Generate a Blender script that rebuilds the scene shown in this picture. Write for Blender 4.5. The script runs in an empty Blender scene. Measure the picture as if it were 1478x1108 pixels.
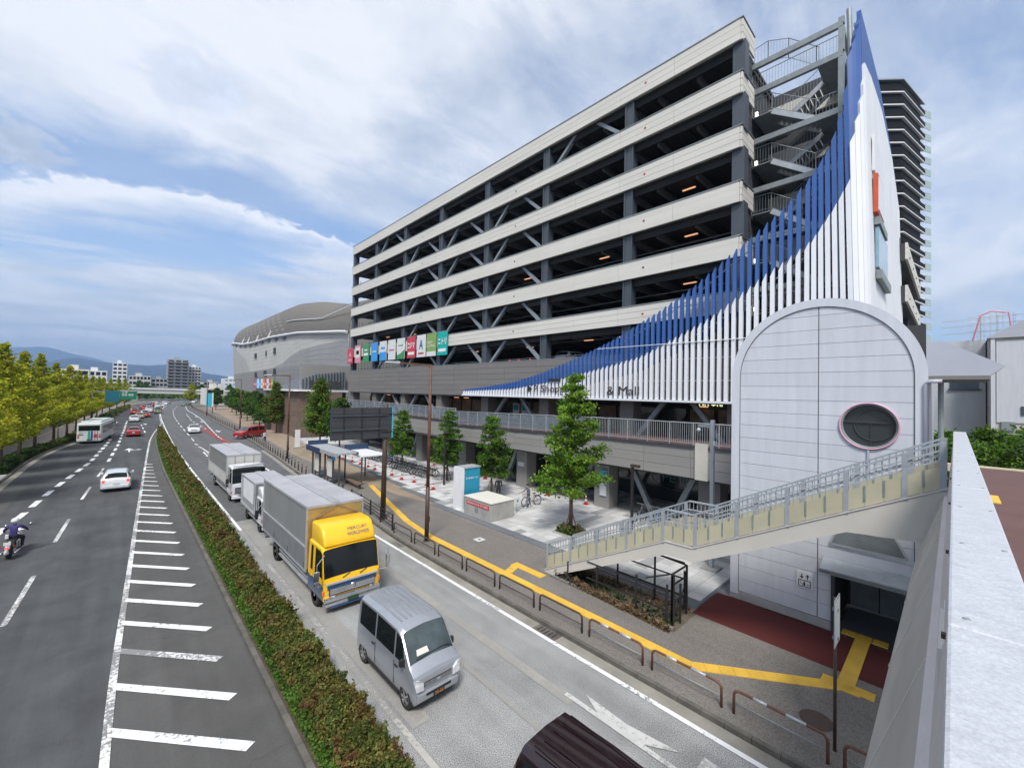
import bpy, math, random
import numpy as np
from mathutils import Vector, Matrix
random.seed(7)
S = bpy.context.scene
C = S.collection
R = math.radians
# ---------------------------------------------------------------- camera
cd = bpy.data.cameras.new('camera')
cam = bpy.data.objects.new('camera', cd)
C.objects.link(cam)
cd.sensor_width = 36.0
cd.lens = 14.614
cd.clip_start = 0.05
cd.clip_end = 30000
EYE = 8.2
cam.matrix_world = Matrix(((0.72833199, -0.02964969, -0.68458265, 0.0),
                           (-0.6849095, -0.00121438, -0.72862713, 0.0),
                           (0.02077223, 0.99955961, -0.02119183, EYE),
                           (0, 0, 0, 1)))
S.camera = cam
S.render.resolution_x = 1024
S.render.resolution_y = 767
S.view_settings.view_transform = 'Standard'
S.view_settings.look = 'None'
S.view_settings.gamma = 1
S.view_settings.use_curve_mapping = False
S.view_settings.exposure = 1.05
# ---------------------------------------------------------------- sky and clouds
SUN_EL, SUN_AZ = 54.0, 228.0      # azimuth clockwise from +Y
w = bpy.data.worlds.new('World')
S.world = w
w.use_nodes = True
nt = w.node_tree
N, LK = nt.nodes, nt.links
N.clear()
def nd(tree, t, **kw):
    n = tree.nodes.new(t)
    for k, v in kw.items():
        setattr(n, k, v)
    return n
def mth(tree, op, a, b=None, c=None, clamp=False):
    n = tree.nodes.new('ShaderNodeMath'); n.operation = op; n.use_clamp = clamp
    for i, v in enumerate((a, b, c)):
        if v is None: continue
        if isinstance(v, (int, float)): n.inputs[i].default_value = v
        else: tree.links.new(v, n.inputs[i])
    return n.outputs[0]
def ramp(tree, fac, stops):
    n = tree.nodes.new('ShaderNodeValToRGB')
    e = n.color_ramp.elements
    while len(e) < len(stops): e.new(0.5)
    for i, (p, c) in enumerate(stops):
        e[i].position = p
        e[i].color = (c, c, c, 1) if isinstance(c, (int, float)) else (*c, 1)
    tree.links.new(fac, n.inputs[0])
    return n.outputs[0]
def mixc(tree, f, a, b, mode='MIX'):
    n = tree.nodes.new('ShaderNodeMix'); n.data_type = 'RGBA'; n.blend_type = mode
    if isinstance(f, (int, float)): n.inputs[0].default_value = f
    else: tree.links.new(f, n.inputs[0])
    for i, v in ((6, a), (7, b)):
        if isinstance(v, tuple): n.inputs[i].default_value = (*v, 1) if len(v) == 3 else v
        else: tree.links.new(v, n.inputs[i])
    return n.outputs[2]
sky = nd(nt, 'ShaderNodeTexSky', sky_type='NISHITA', sun_disc=False)
sky.sun_elevation = R(SUN_EL)
sky.sun_rotation = R(SUN_AZ)
sky.air_density = 1.0; sky.dust_density = 1.2; sky.ozone_density = 1.5
tc = nd(nt, 'ShaderNodeTexCoord')
sx = nd(nt, 'ShaderNodeSeparateXYZ'); LK.new(tc.outputs['Generated'], sx.inputs[0])
dx, dy, dz = sx.outputs
zz = mth(nt, 'MAXIMUM', dz, 0.0)
den = mth(nt, 'ADD', zz, 0.16)
px_ = mth(nt, 'DIVIDE', dx, den)
py_ = mth(nt, 'DIVIDE', dy, den)
cb = nd(nt, 'ShaderNodeCombineXYZ'); LK.new(px_, cb.inputs[0]); LK.new(py_, cb.inputs[1])
def noise(tree, vec, scale, detail=6, rough=0.55, dist=0.0, loc=(0, 0, 0), scl=(1, 1, 1), rot=0.0):
    mp = tree.nodes.new('ShaderNodeMapping')
    mp.inputs['Location'].default_value = loc
    mp.inputs['Scale'].default_value = scl
    mp.inputs['Rotation'].default_value = (0, 0, rot)
    tree.links.new(vec, mp.inputs[0])
    n = tree.nodes.new('ShaderNodeTexNoise')
    n.inputs['Scale'].default_value = scale
    n.inputs['Detail'].default_value = detail
    n.inputs['Roughness'].default_value = rough
    n.inputs['Distortion'].default_value = dist
    tree.links.new(mp.outputs[0], n.inputs['Vector'])
    return n.outputs['Fac']
P2 = cb.outputs[0]
# broad cloud field, a drifting streak field and small ragged structure
n1 = noise(nt, P2, 0.55, 8, 0.55, 0.5, loc=(2.3, 0.7, 0), scl=(1.0, 0.55, 1), rot=0.5)
n2 = noise(nt, P2, 1.6, 8, 0.6, 0.6, loc=(7.1, 3.2, 0), scl=(0.5, 1.7, 1), rot=-0.25)
n3 = noise(nt, P2, 3.2, 9, 0.62, 0.3, loc=(1.1, 9.4, 0), scl=(0.8, 1.3, 1))
# clear band that runs across the sky to the left of the road
band = mth(nt, 'ADD', mth(nt, 'MULTIPLY', px_, 0.50), mth(nt, 'MULTIPLY', py_, 0.87))
band = mth(nt, 'ADD', band, mth(nt, 'MULTIPLY', mth(nt, 'SUBTRACT', n2, 0.5), 0.9))
gap = ramp(nt, mth(nt, 'MULTIPLY', band, 0.25), [(0.0, 0.0), (0.44, 0.0), (0.49, 1.0), (0.55, 0.9), (0.63, 0.0)])
cov = mth(nt, 'ADD', mth(nt, 'MULTIPLY', n1, 0.75), mth(nt, 'MULTIPLY', n2, 0.45))
cov = mth(nt, 'ADD', cov, mth(nt, 'MULTIPLY', n3, 0.22))
cov = mth(nt, 'SUBTRACT', cov, mth(nt, 'MULTIPLY', gap, 0.24))
# low streaky layer over the horizon and two dark ragged cumulus banks to the far left
low = ramp(nt, dz, [(0.0, 1.0), (0.20, 1.0), (0.34, 0.0)])
cov = mth(nt, 'ADD', cov, mth(nt, 'MULTIPLY', low, mth(nt, 'MULTIPLY', mth(nt, 'SUBTRACT', n2, 0.30), 0.42)))
# thinner veil to the right (towards +X)
cov = mth(nt, 'SUBTRACT', cov, mth(nt, 'MULTIPLY', ramp(nt, dx, [(0.45, 0.0), (0.75, 1.0)]), 0.10))
mask = ramp(nt, cov, [(0.44, 0.10), (0.56, 0.60), (0.68, 0.96), (0.85, 1.0)])
shade = mth(nt, 'ADD', mth(nt, 'MULTIPLY', n3, 0.55), mth(nt, 'MULTIPLY', n1, 0.45))
ccol = ramp(nt, shade, [(0.28, (5.0, 5.5, 6.5)), (0.44, (6.6, 7.2, 8.2)), (0.56, (8.6, 9.0, 9.7)), (0.66, (8.2, 8.7, 9.5)), (0.78, (5.4, 5.9, 6.8))])
# clear wedge of blue with a bright ragged cloud edge beneath it, over the street; azimuth and elevation of the real gap
azm = mth(nt, 'ARCTAN2', dx, dy); elv = mth(nt, 'ARCSINE', dz)
w1 = mth(nt, 'MULTIPLY', mth(nt, 'SUBTRACT', noise(nt, tc.outputs['Generated'], 9.0, 9, .62, .4, scl=(1, 1, 2.2)), 0.5), 0.11)
w2 = mth(nt, 'MULTIPLY', mth(nt, 'SUBTRACT', noise(nt, tc.outputs['Generated'], 5.0, 8, .6, .6, loc=(3, 1, 2), scl=(1, 1, 2.5)), 0.5), 0.16)
azn = mth(nt, 'MULTIPLY', mth(nt, 'ADD', azm, 1.0), 0.5)            # az -1..1 -> 0..1
low_e = ramp(nt, azn, [(0.0, 0.24), (0.43, 0.287), (0.465, 0.322), (0.50, 0.346), (0.556, 0.352), (0.628, 0.340), (0.69, 0.310), (0.80, 0.27)])
up_e = ramp(nt, azn, [(0.0, 0.36), (0.43, 0.405), (0.50, 0.425), (0.60, 0.425), (0.68, 0.372), (0.72, 0.315), (0.80, 0.24)])
tl = mth(nt, 'SUBTRACT', mth(nt, 'ADD', elv, w1), low_e); tu = mth(nt, 'SUBTRACT', up_e, mth(nt, 'ADD', elv, w2))
g1 = ramp(nt, mth(nt, 'ADD', mth(nt, 'MULTIPLY', tl, 10.0), 0.5), [(0.44, 0.0), (0.62, 1.0)])
g2 = ramp(nt, mth(nt, 'ADD', mth(nt, 'MULTIPLY', tu, 5.0), 0.5), [(0.36, 0.0), (0.68, 1.0)])
gapm = mth(nt, 'MULTIPLY', g1, g2)
mask = mth(nt, 'MULTIPLY', mask, mth(nt, 'SUBTRACT', 1.0, mth(nt, 'MULTIPLY', gapm, 0.82)))
rim = ramp(nt, mth(nt, 'ADD', mth(nt, 'MULTIPLY', tl, 6.0), 0.5), [(0.18, 0.0), (0.40, 0.7), (0.50, 1.0), (0.56, 0.0)])
rim = mth(nt, 'MULTIPLY', rim, ramp(nt, azn, [(0.30, 0.3), (0.45, 1.0), (0.66, 1.0), (0.78, 0.0)]))
mask = mth(nt, 'MAXIMUM', mask, mth(nt, 'MULTIPLY', rim, 0.95))
ccol = mixc(nt, mth(nt, 'MULTIPLY', rim, 0.65), ccol, (10.6, 10.9, 11.5))
w3 = mth(nt, 'SUBTRACT', noise(nt, tc.outputs['Generated'], 26.0, 8, .6, .3, loc=(5, 2, 1), scl=(1, 1, 1.6)), 0.5)
ccol = mixc(nt, 1.0, ccol, (1.03, 1.0, .955), 'MULTIPLY')
def blob(mask, ccol, ca, ce, ra, re, col, k=1.0):
    a = mth(nt, 'DIVIDE', mth(nt, 'SUBTRACT', azm, ca), ra); e_ = mth(nt, 'DIVIDE', mth(nt, 'SUBTRACT', elv, ce), re)
    r_ = mth(nt, 'SQRT', mth(nt, 'ADD', mth(nt, 'MULTIPLY', a, a), mth(nt, 'MULTIPLY', e_, e_)))
    r_ = mth(nt, 'SUBTRACT', r_, mth(nt, 'MULTIPLY', w1, 15.0)); r_ = mth(nt, 'SUBTRACT', r_, mth(nt, 'MULTIPLY', w3, 2.2))
    m_ = mth(nt, 'MULTIPLY', ramp(nt, mth(nt, 'MULTIPLY', r_, 0.5), [(0.30, 1.0), (0.52, 0.0)]), k)
    mask = mth(nt, 'MAXIMUM', mask, m_); ccol = mixc(nt, m_, ccol, mixc(nt, 1.0, col, ramp(nt, mth(nt, 'ADD', w3, 0.5), [(0.30, 0.86), (0.5, 1.0), (0.68, 1.22)]), 'MULTIPLY')); return mask, ccol
mask, ccol = blob(mask, ccol, -.135, .345, .085, .042, (4.6, 5.1, 6.1), .97)
mask, ccol = blob(mask, ccol, .08, .52, .09, .05, (6.2, 6.8, 8.0), .6)
mask, ccol = blob(mask, ccol, .02, .075, .20, .014, (9.8, 9.6, 9.5), .6)
skyc = mixc(nt, mth(nt, 'MULTIPLY', mask, 0.93), mixc(nt, 1.0, sky.outputs[0], (1.75, 1.72, 1.75), 'MULTIPLY'), ccol)
bg = nd(nt, 'ShaderNodeBackground'); bg.inputs[1].default_value = 0.058
LK.new(skyc, bg.inputs[0])
wo = nd(nt, 'ShaderNodeOutputWorld'); LK.new(bg.outputs[0], wo.inputs[0])
# ---------------------------------------------------------------- sun (behind thin cloud)
sl = bpy.data.lights.new('sun', 'SUN'); sl.energy = 2.2; sl.angle = R(15); sl.color = (1, 0.955, 0.89)
so = bpy.data.objects.new('sun', sl); C.objects.link(so)
az = R(SUN_AZ)
sd = Vector((math.sin(az) * math.cos(R(SUN_EL)), math.cos(az) * math.cos(R(SUN_EL)), math.sin(R(SUN_EL))))
so.rotation_euler = sd.to_track_quat('Z', 'Y').to_euler()
so.location = sd * 200
# ---------------------------------------------------------------- materials
MT = {}
def M(name, col, rough=.6, metal=0.0, var=.12, scale=1.5, bump=0.0, bscale=30, spec=.5, rnd=0.0, coat=0.0, alpha=1.0, trans=0.0, stretch=(1, 1, 1), fine=.0, fscale=60):
    m = bpy.data.materials.new(name); m.use_nodes = True
    t = m.node_tree; b = t.nodes['Principled BSDF']
    g = t.nodes.new('ShaderNodeNewGeometry')
    f = noise(t, g.outputs['Position'], scale, 5, .6, scl=stretch)
    lo = tuple(c * (1 - var) for c in col); hi = tuple(min(1, c * (1 + var)) for c in col)
    c = ramp(t, f, [(0.3, lo), (0.7, hi)])
    if fine > 0:
        ff = noise(t, g.outputs['Position'], fscale, 2, .7)
        c = mixc(t, 1.0, c, ramp(t, ff, [(0.3, 1 - fine), (0.7, 1 + fine)]), 'MULTIPLY')
    if rnd > 0:
        oi = t.nodes.new('ShaderNodeObjectInfo')
        r = ramp(t, oi.outputs['Random'], [(0, 1 - rnd), (1, 1 + rnd)])
        c = mixc(t, 1.0, c, r, 'MULTIPLY')
    t.links.new(c, b.inputs['Base Color'])
    b.inputs['Roughness'].default_value = rough
    b.inputs['Metallic'].default_value = metal
    b.inputs['Specular IOR Level'].default_value = spec
    if coat: b.inputs['Coat Weight'].default_value = coat; b.inputs['Coat Roughness'].default_value = .06
    if trans: b.inputs['Transmission Weight'].default_value = trans
    if alpha < 1: b.inputs['Alpha'].default_value = alpha
    if bump > 0:
        bn = noise(t, g.outputs['Position'], bscale, 4, .6)
        bp = t.nodes.new('ShaderNodeBump'); bp.inputs['Strength'].default_value = bump; bp.inputs['Distance'].default_value = .02
        t.links.new(bn, bp.inputs['Height']); t.links.new(bp.outputs[0], b.inputs['Normal'])
    MT[name] = m
    return m
def EM(name, col, st):
    m = bpy.data.materials.new(name); m.use_nodes = True
    b = m.node_tree.nodes['Principled BSDF']
    b.inputs['Base Color'].default_value = (*col, 1)
    b.inputs['Emission Color'].default_value = (*col, 1)
    b.inputs['Emission Strength'].default_value = st
    MT[name] = m
    return m
# ---------------------------------------------------------------- mesh builder
ORG = {}
class MB:
    def __init__(s): s.v = []; s.f = []; s.mi = []; s.cur = 0
    def add(s, vs, fs):
        o = len(s.v); s.v += [tuple(v) for v in vs]
        s.f += [tuple(i + o for i in f) for f in fs]; s.mi += [s.cur] * len(fs)
        return s
    def box(s, x0, x1, y0, y1, z0, z1):
        return s.add([(x0, y0, z0), (x1, y0, z0), (x1, y1, z0), (x0, y1, z0), (x0, y0, z1), (x1, y0, z1), (x1, y1, z1), (x0, y1, z1)],
                     [(0, 3, 2, 1), (4, 5, 6, 7), (0, 1, 5, 4), (1, 2, 6, 5), (2, 3, 7, 6), (3, 0, 4, 7)])
    def bar(s, p, q, w=.05, h=None, up=(0, 0, 1)):
        h = h or w
        p = Vector(p); q = Vector(q); d = (q - p)
        if d.length < 1e-6: return s
        d.normalize(); u = Vector(up)
        if abs(d.dot(u)) > .98: u = Vector((1, 0, 0))
        a = d.cross(u).normalized() * (w / 2); b = a.cross(d).normalized() * (h / 2)
        vs = [p - a - b, p + a - b, p + a + b, p - a + b, q - a - b, q + a - b, q + a + b, q - a + b]
        return s.add(vs, [(0, 1, 2, 3), (7, 6, 5, 4), (0, 4, 5, 1), (1, 5, 6, 2), (2, 6, 7, 3), (3, 7, 4, 0)])
    def tube(s, pts, r=.03, n=8, r2=None):
        pts = [Vector(p) for p in pts]; rings = []; m = len(pts)
        for i, p in enumerate(pts):
            d = (pts[min(i + 1, m - 1)] - pts[max(i - 1, 0)]).normalized()
            u = Vector((0, 0, 1)) if abs(d.z) < .95 else Vector((1, 0, 0))
            a = d.cross(u).normalized(); b = a.cross(d)
            rr = r if r2 is None else r + (r2 - r) * i / (m - 1)
            rings.append([p + (a * math.cos(6.28318 * k / n) + b * math.sin(6.28318 * k / n)) * rr for k in range(n)])
        vs = [v for g in rings for v in g]; fs = []
        for i in range(m - 1):
            for k in range(n):
                fs.append((i * n + k, i * n + (k + 1) % n, (i + 1) * n + (k + 1) % n, (i + 1) * n + k))
        fs.append(tuple(range(n - 1, -1, -1))); fs.append(tuple((m - 1) * n + k for k in range(n)))
        return s.add(vs, fs)
    def lathe(s, prof, n=16, c=(0, 0, 0), axis='z'):
        vs = []; fs = []
        for r, z in prof:
            for k in range(n):
                a = 6.283185 * k / n; x, y = r * math.cos(a), r * math.sin(a)
                v = (x, y, z) if axis == 'z' else ((z, x, y) if axis == 'x' else (x, z, y))
                vs.append((v[0] + c[0], v[1] + c[1], v[2] + c[2]))
        m = len(prof)
        for i in range(m - 1):
            for k in range(n):
                fs.append((i * n + k, i * n + (k + 1) % n, (i + 1) * n + (k + 1) % n, (i + 1) * n + k))
        fs.append(tuple(range(n - 1, -1, -1))); fs.append(tuple((m - 1) * n + k for k in range(n)))
        return s.add(vs, fs)
    def prism(s, poly, a, b, axis='z'):
        """poly: 2D outline; extruded along axis between a and b"""
        n = len(poly)
        def P(u, v, w): return {'z': (u, v, w), 'x': (w, u, v), 'y': (u, w, v)}[axis]
        vs = [P(u, v, a) for u, v in poly] + [P(u, v, b) for u, v in poly]
        fs = [tuple(range(n - 1, -1, -1)), tuple(range(n, 2 * n))] + [(i, (i + 1) % n, n + (i + 1) % n, n + i) for i in range(n)]
        return s.add(vs, fs)
    def quad(s, *v): return s.add(v, [tuple(range(len(v)))])
    def mesh(s, name, mats, smooth=False, off=(0, 0, 0)):
        me = bpy.data.meshes.new(name)
        me.from_pydata([(v[0] - off[0], v[1] - off[1], v[2] - off[2]) for v in s.v], [], s.f)
        if not isinstance(mats, (list, tuple)): mats = [mats]
        for m in mats: me.materials.append(MT[m] if isinstance(m, str) else m)
        if len(mats) > 1: me.polygons.foreach_set('material_index', s.mi)
        if smooth: me.polygons.foreach_set('use_smooth', [True] * len(s.f))
        me.update()
        return me
    def build(s, name, mats, parent=None, smooth=False, bev=0, label=None, fix=True):
        off = ORG.get(parent.name, (0, 0, 0)) if parent else (0, 0, 0)
        me = s.mesh(name, mats, smooth, off)
        if fix:
            import bmesh
            bm = bmesh.new(); bm.from_mesh(me); bmesh.ops.recalc_face_normals(bm, faces=bm.faces); bm.to_mesh(me); bm.free()
        o = bpy.data.objects.new(name, me); C.objects.link(o)
        if parent: o.parent = parent; ORG[o.name] = off
        if bev:
            b = o.modifiers.new('bevel', 'BEVEL'); b.width = bev; b.segments = 2; b.limit_method = 'ANGLE'; b.angle_limit = R(35)
        if label: o['label'] = label
        return o
def tag(o, label=None, cat=None, group=None, kind=None):
    if label: o['label'] = label
    if cat: o['category'] = cat
    if group: o['group'] = group
    if kind: o['kind'] = kind
    return o
def thing(name, label, cat, loc=(0, 0, 0), group=None, rz=0):
    o = bpy.data.objects.new(name, None); C.objects.link(o); o.location = loc; o.rotation_euler = (0, 0, rz)
    o.empty_display_size = .2
    ORG[o.name] = tuple(loc)
    return tag(o, label, cat, group)
def struct(name, mb, mat, parent=None, smooth=False):
    o = mb.build(name, mat, parent, smooth)
    if not parent: o['kind'] = 'structure'
    return o
def sroot(name, loc=(0, 0, 0)):
    o = bpy.data.objects.new(name, None); C.objects.link(o); o.location = loc; ORG[o.name] = tuple(loc); o['kind'] = 'structure'
    return o
def inst(name, me, parent, loc=(0, 0, 0), rz=0, scale=None):
    """another object that shares a mesh; loc in world coordinates of an unrotated parent"""
    o = bpy.data.objects.new(name, me); C.objects.link(o)
    off = ORG.get(parent.name, (0, 0, 0)) if parent else (0, 0, 0)
    o.location = (loc[0] - off[0], loc[1] - off[1], loc[2] - off[2])
    o.rotation_euler = (0, 0, rz)
    if scale: o.scale = scale
    if parent: o.parent = parent
    return o
KIDS = {}
def copy_tree(o, loc=None, rz=None, label=None, group=None, parent=None, scale=None):
    c = o.copy(); C.objects.link(c); c.parent = parent
    if loc is not None: c.location = loc
    if rz is not None: c.rotation_euler = (0, 0, rz)
    if scale: c.scale = (scale,) * 3 if isinstance(scale, (int, float)) else scale
    for ch in list(o.children): copy_tree(ch, parent=c)
    if label: c['label'] = label
    if group: c['group'] = group
    return c
def text(name, s, mat, parent, origin, right, up, size, depth=.02, width=None, bold=0.0):
    """flat lettering as real mesh; origin = lower left corner, right/up = unit vectors"""
    cu = bpy.data.curves.new(name, 'FONT'); cu.body = s; cu.size = 1; cu.extrude = 0.0; cu.offset = bold; cu.resolution_u = 2
    to = bpy.data.objects.new(name, cu); C.objects.link(to)
    dg = bpy.context.evaluated_depsgraph_get()
    me = bpy.data.meshes.new_from_object(to.evaluated_get(dg)); bpy.data.objects.remove(to)
    n = len(me.vertices)
    if n == 0: return None
    co = np.empty(n * 3); me.vertices.foreach_get('co', co); co = co.reshape(-1, 3)
    mn, mx = co.min(0), co.max(0)
    sy = size / max(1e-6, mx[1] - mn[1]); sx = sy if width is None else width / max(1e-6, mx[0] - mn[0])
    r = np.array(right, float); u = np.array(up, float); nrm = np.cross(r, u)
    off = np.array(ORG.get(parent.name, (0, 0, 0))) if parent else np.zeros(3)
    out = np.array(origin, float) + (co[:, :1] - mn[0]) * sx * r + (co[:, 1:2] - mn[1]) * sy * u + nrm * depth - off
    me.vertices.foreach_set('co', out.ravel()); me.update()
    me.materials.clear(); me.materials.append(MT[mat])
    o = bpy.data.objects.new(name, me); C.objects.link(o)
    if parent: o.parent = parent; ORG[o.name] = tuple(off)
    return o
def smooth_fn(pts, win=6.0):
    ys = [p[0] for p in pts]; xs = [p[1] for p in pts]
    g = np.arange(-60, 700, 1.0); v = np.interp(g, ys, xs)
    # linear ends
    k = int(win); ker = np.hanning(2 * k + 3); ker /= ker.sum()
    v2 = np.convolve(np.pad(v, k + 1, mode='edge'), ker, mode='valid')
    return lambda y: float(np.interp(y, g, v2))
def strip(fl, fr, y0, y1, z, step=2.0, thick=0):
    b = MB(); n = max(1, int((y1 - y0) / step)); ys = [y0 + (y1 - y0) * i / n for i in range(n + 1)]
    vs = []
    for y in ys:
        vs += [(fl(y), y, z), (fr(y), y, z)]
    fs = [(2 * i, 2 * i + 1, 2 * i + 3, 2 * i + 2) for i in range(n)]
    if thick:
        m = len(vs); vs += [(a, c, d - thick) for a, c, d in vs]
        fs += [(2 * i, 2 * i + 2, m + 2 * i + 2, m + 2 * i) for i in range(n)]
        fs += [(2 * i + 1, m + 2 * i + 1, m + 2 * i + 3, 2 * i + 3) for i in range(n)]
        fs += [(0, m, m + 1, 1), (2 * n, 2 * n + 1, m + 2 * n + 1, m + 2 * n)]
    b.add(vs, fs)
    return b

def ordi(n): return '%d%s' % (n, 'th' if 10 <= n % 100 <= 20 else {1: 'st', 2: 'nd', 3: 'rd'}.get(n % 10, 'th'))
# ================================================================ materials used throughout
def LEAF(name, col, var=.35, scale=1.2, tr=.3):
    m = M(name, col, .6, var=var, scale=scale, spec=.25, fine=.25, fscale=9)
    t = m.node_tree; b = t.nodes['Principled BSDF']; out = t.nodes['Material Output']
    src = b.inputs['Base Color'].links[0].from_socket
    tl = t.nodes.new('ShaderNodeBsdfTranslucent')
    t.links.new(mixc(t, 1.0, src, (1.3, 1.35, .7), 'MULTIPLY'), tl.inputs[0])
    mx = t.nodes.new('ShaderNodeMixShader'); mx.inputs[0].default_value = tr
    t.links.new(b.outputs[0], mx.inputs[1]); t.links.new(tl.outputs[0], mx.inputs[2]); t.links.new(mx.outputs[0], out.inputs[0])
def ASPH(name, col, grain=.3, patch=.18, seam=.0, gs=55, tracks=None):
    """asphalt: aggregate grain, broad wear, darker oil and brighter polished wheel bands running along +Y"""
    m = bpy.data.materials.new(name); m.use_nodes = True; t = m.node_tree; b = t.nodes['Principled BSDF']
    g = t.nodes.new('ShaderNodeNewGeometry'); p = g.outputs['Position']
    c = mixc(t, 1.0, (*col,), ramp(t, noise(t, p, gs, 3, .75), [(0.33, 1 - grain), (0.67, 1 + grain)]), 'MULTIPLY')
    c = mixc(t, 1.0, c, ramp(t, noise(t, p, .55, 6, .62, .4), [(0.3, 1 - patch), (0.7, 1 + patch)]), 'MULTIPLY')
    c = mixc(t, 1.0, c, ramp(t, noise(t, p, 1.0, 5, .6, scl=(1.1, .05, 1)), [(0.32, 1 - patch), (0.68, 1 + patch)]), 'MULTIPLY')
    # small dark spots and drips
    sp = ramp(t, noise(t, p, 5.5, 3, .7), [(0.72, 0.0), (0.80, 1.0)])
    c = mixc(t, mth(t, 'MULTIPLY', sp, .35), c, tuple(k * .5 for k in col))
    # cracks
    if seam:
        v = t.nodes.new('ShaderNodeTexVoronoi'); v.feature = 'DISTANCE_TO_EDGE'; v.inputs['Scale'].default_value = .16
        mp = t.nodes.new('ShaderNodeMapping'); t.links.new(p, mp.inputs[0]); t.links.new(mp.outputs[0], v.inputs['Vector'])
        nn = t.nodes.new('ShaderNodeTexNoise'); nn.inputs['Scale'].default_value = 1.3; t.links.new(p, nn.inputs['Vector'])
        vm = t.nodes.new('ShaderNodeVectorMath'); vm.operation = 'ADD'; t.links.new(p, vm.inputs[0]); t.links.new(nn.outputs['Color'], vm.inputs[1]); t.links.new(vm.outputs[0], mp.inputs[0])
        cr = ramp(t, v.outputs['Distance'], [(0.0, 1.0), (0.006, 0.0)])
        c = mixc(t, mth(t, 'MULTIPLY', cr, seam), c, tuple(k * .45 for k in col))
    t.links.new(c, b.inputs['Base Color'])
    b.inputs['Roughness'].default_value = .85; b.inputs['Specular IOR Level'].default_value = .3
    bp = t.nodes.new('ShaderNodeBump'); bp.inputs['Strength'].default_value = .35; bp.inputs['Distance'].default_value = .006
    t.links.new(noise(t, p, gs, 2, .7), bp.inputs['Height']); t.links.new(bp.outputs[0], b.inputs['Normal'])
    MT[name] = m
def PAINT(name, col, under, wear=.5, cut=.5):
    """road paint with chipped, worn-through areas"""
    m = bpy.data.materials.new(name); m.use_nodes = True; t = m.node_tree; b = t.nodes['Principled BSDF']
    g = t.nodes.new('ShaderNodeNewGeometry'); p = g.outputs['Position']
    a = noise(t, p, 9, 6, .75); a2 = noise(t, p, .45, 3, .5)
    s_ = mth(t, 'ADD', mth(t, 'MULTIPLY', a, .7), mth(t, 'MULTIPLY', a2, .5))
    msk = ramp(t, s_, [(cut, 1.0), (cut + .04, 0.0)])
    base = mixc(t, 1.0, (*col,), ramp(t, noise(t, p, 3, 4, .6), [(0.3, .86), (0.7, 1.04)]), 'MULTIPLY')
    c = mixc(t, mth(t, 'SUBTRACT', 1.0, mth(t, 'MULTIPLY', mth(t, 'SUBTRACT', 1.0, msk), wear)), (*under,), base)
    t.links.new(c, b.inputs['Base Color']); b.inputs['Roughness'].default_value = .7
    MT[name] = m
ASPH('asphalt_dark', (.066, .069, .073), .34, .22, .2)
ASPH('asphalt_light', (.25, .253, .253), .95, .17, .15, gs=46)
ASPH('asphalt_mid', (.105, .108, .112), .25, .12, .2)
ASPH('asphalt_hatch', (.082, .081, .079), .22, .14, .3)
ASPH('asphalt_walk', (.165, .152, .138), .45, .08, .1, gs=34)
ASPH('asphalt_beige', (.27, .215, .160), .2, .1, .0)
ASPH('red_surface', (.085, .016, .015), .2, .12, .0)
ASPH('ground_far', (.12, .12, .105), .2, .3, .0)
ASPH('dirt', (.10, .085, .065), .35, .35, .0, gs=14)
PAINT('paint_white', (.74, .75, .76), (.10, .10, .10), .8, .66)
PAINT('paint_worn', (.66, .66, .66), (.13, .13, .13), .85, .58)
PAINT('paint_worn_light', (.62, .60, .56), (.24, .24, .235), .9, .545)
PAINT('paint_ghost', (.31, .30, .275), (.245, .243, .235), .8, .56)
PAINT('paint_faint2', (.50, .50, .49), (.27, .27, .265), .85, .60)
PAINT('paint_faint', (.42, .41, .385), (.235, .233, .225), .9, .56)
PAINT('paint_yellow', (.70, .42, .05), (.3, .22, .1), .5, .70)
PAINT('paint_red', (.22, .055, .05), (.14, .12, .12), .6, .64)
M('concrete', (.34, .335, .32), .8, var=.16, scale=1.3, bump=.3, fine=.08)
M('concrete_dark', (.20, .195, .18), .85, var=.22, scale=1.5, bump=.3, fine=.1)
M('kerb', (.105, .098, .085), .85, var=.35, scale=1.7, bump=.4, fine=.12)
M('gutter', (.235, .225, .195), .85, var=.22, scale=.9, bump=.3, fine=.12)
M('slab_a', (.50, .50, .495), .75, var=.10, scale=.7, rnd=.08, fine=.08)
M('slab_b', (.44, .44, .44), .75, var=.10, scale=.7, rnd=.08, fine=.08)
M('slab_c', (.29, .295, .30), .75, var=.10, scale=.7, rnd=.08, fine=.08)
M('slab_d', (.135, .145, .16), .75, var=.10, scale=.7, rnd=.06, fine=.08)
M('tactile', (.64, .40, .055), .7, var=.12, scale=1.2, rnd=.05, fine=.08)
M('tower_joint', (.27, .28, .33), .7)
M('cream_joint', (.36, .35, .32), .8)
M('cream_panel', (.60, .585, .535), .65, var=.06, scale=.6, rnd=.018, fine=.035, stretch=(1, .3, 3))
M('grey_panel', (.175, .168, .160), .65, var=.06, scale=.8, rnd=.05, fine=.04, stretch=(1, .3, 3))
M('grey_panel_light', (.255, .248, .238), .65, var=.05, scale=.8, rnd=.03, fine=.04, stretch=(1, .3, 3))
M('dark_steel', (.058, .070, .086), .5, var=.08, rnd=.03)
M('brace_steel', (.20, .23, .26), .5, var=.08, rnd=.03)
M('galv', (.235, .265, .275), .5, .2, var=.15, scale=3)
M('galv_light', (.42, .45, .47), .45, .3, var=.12, scale=3)
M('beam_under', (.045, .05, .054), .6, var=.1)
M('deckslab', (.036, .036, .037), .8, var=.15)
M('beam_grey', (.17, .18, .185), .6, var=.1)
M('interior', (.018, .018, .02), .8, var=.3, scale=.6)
M('interior_warm', (.16, .11, .07), .7, var=.5, scale=1.1)
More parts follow.
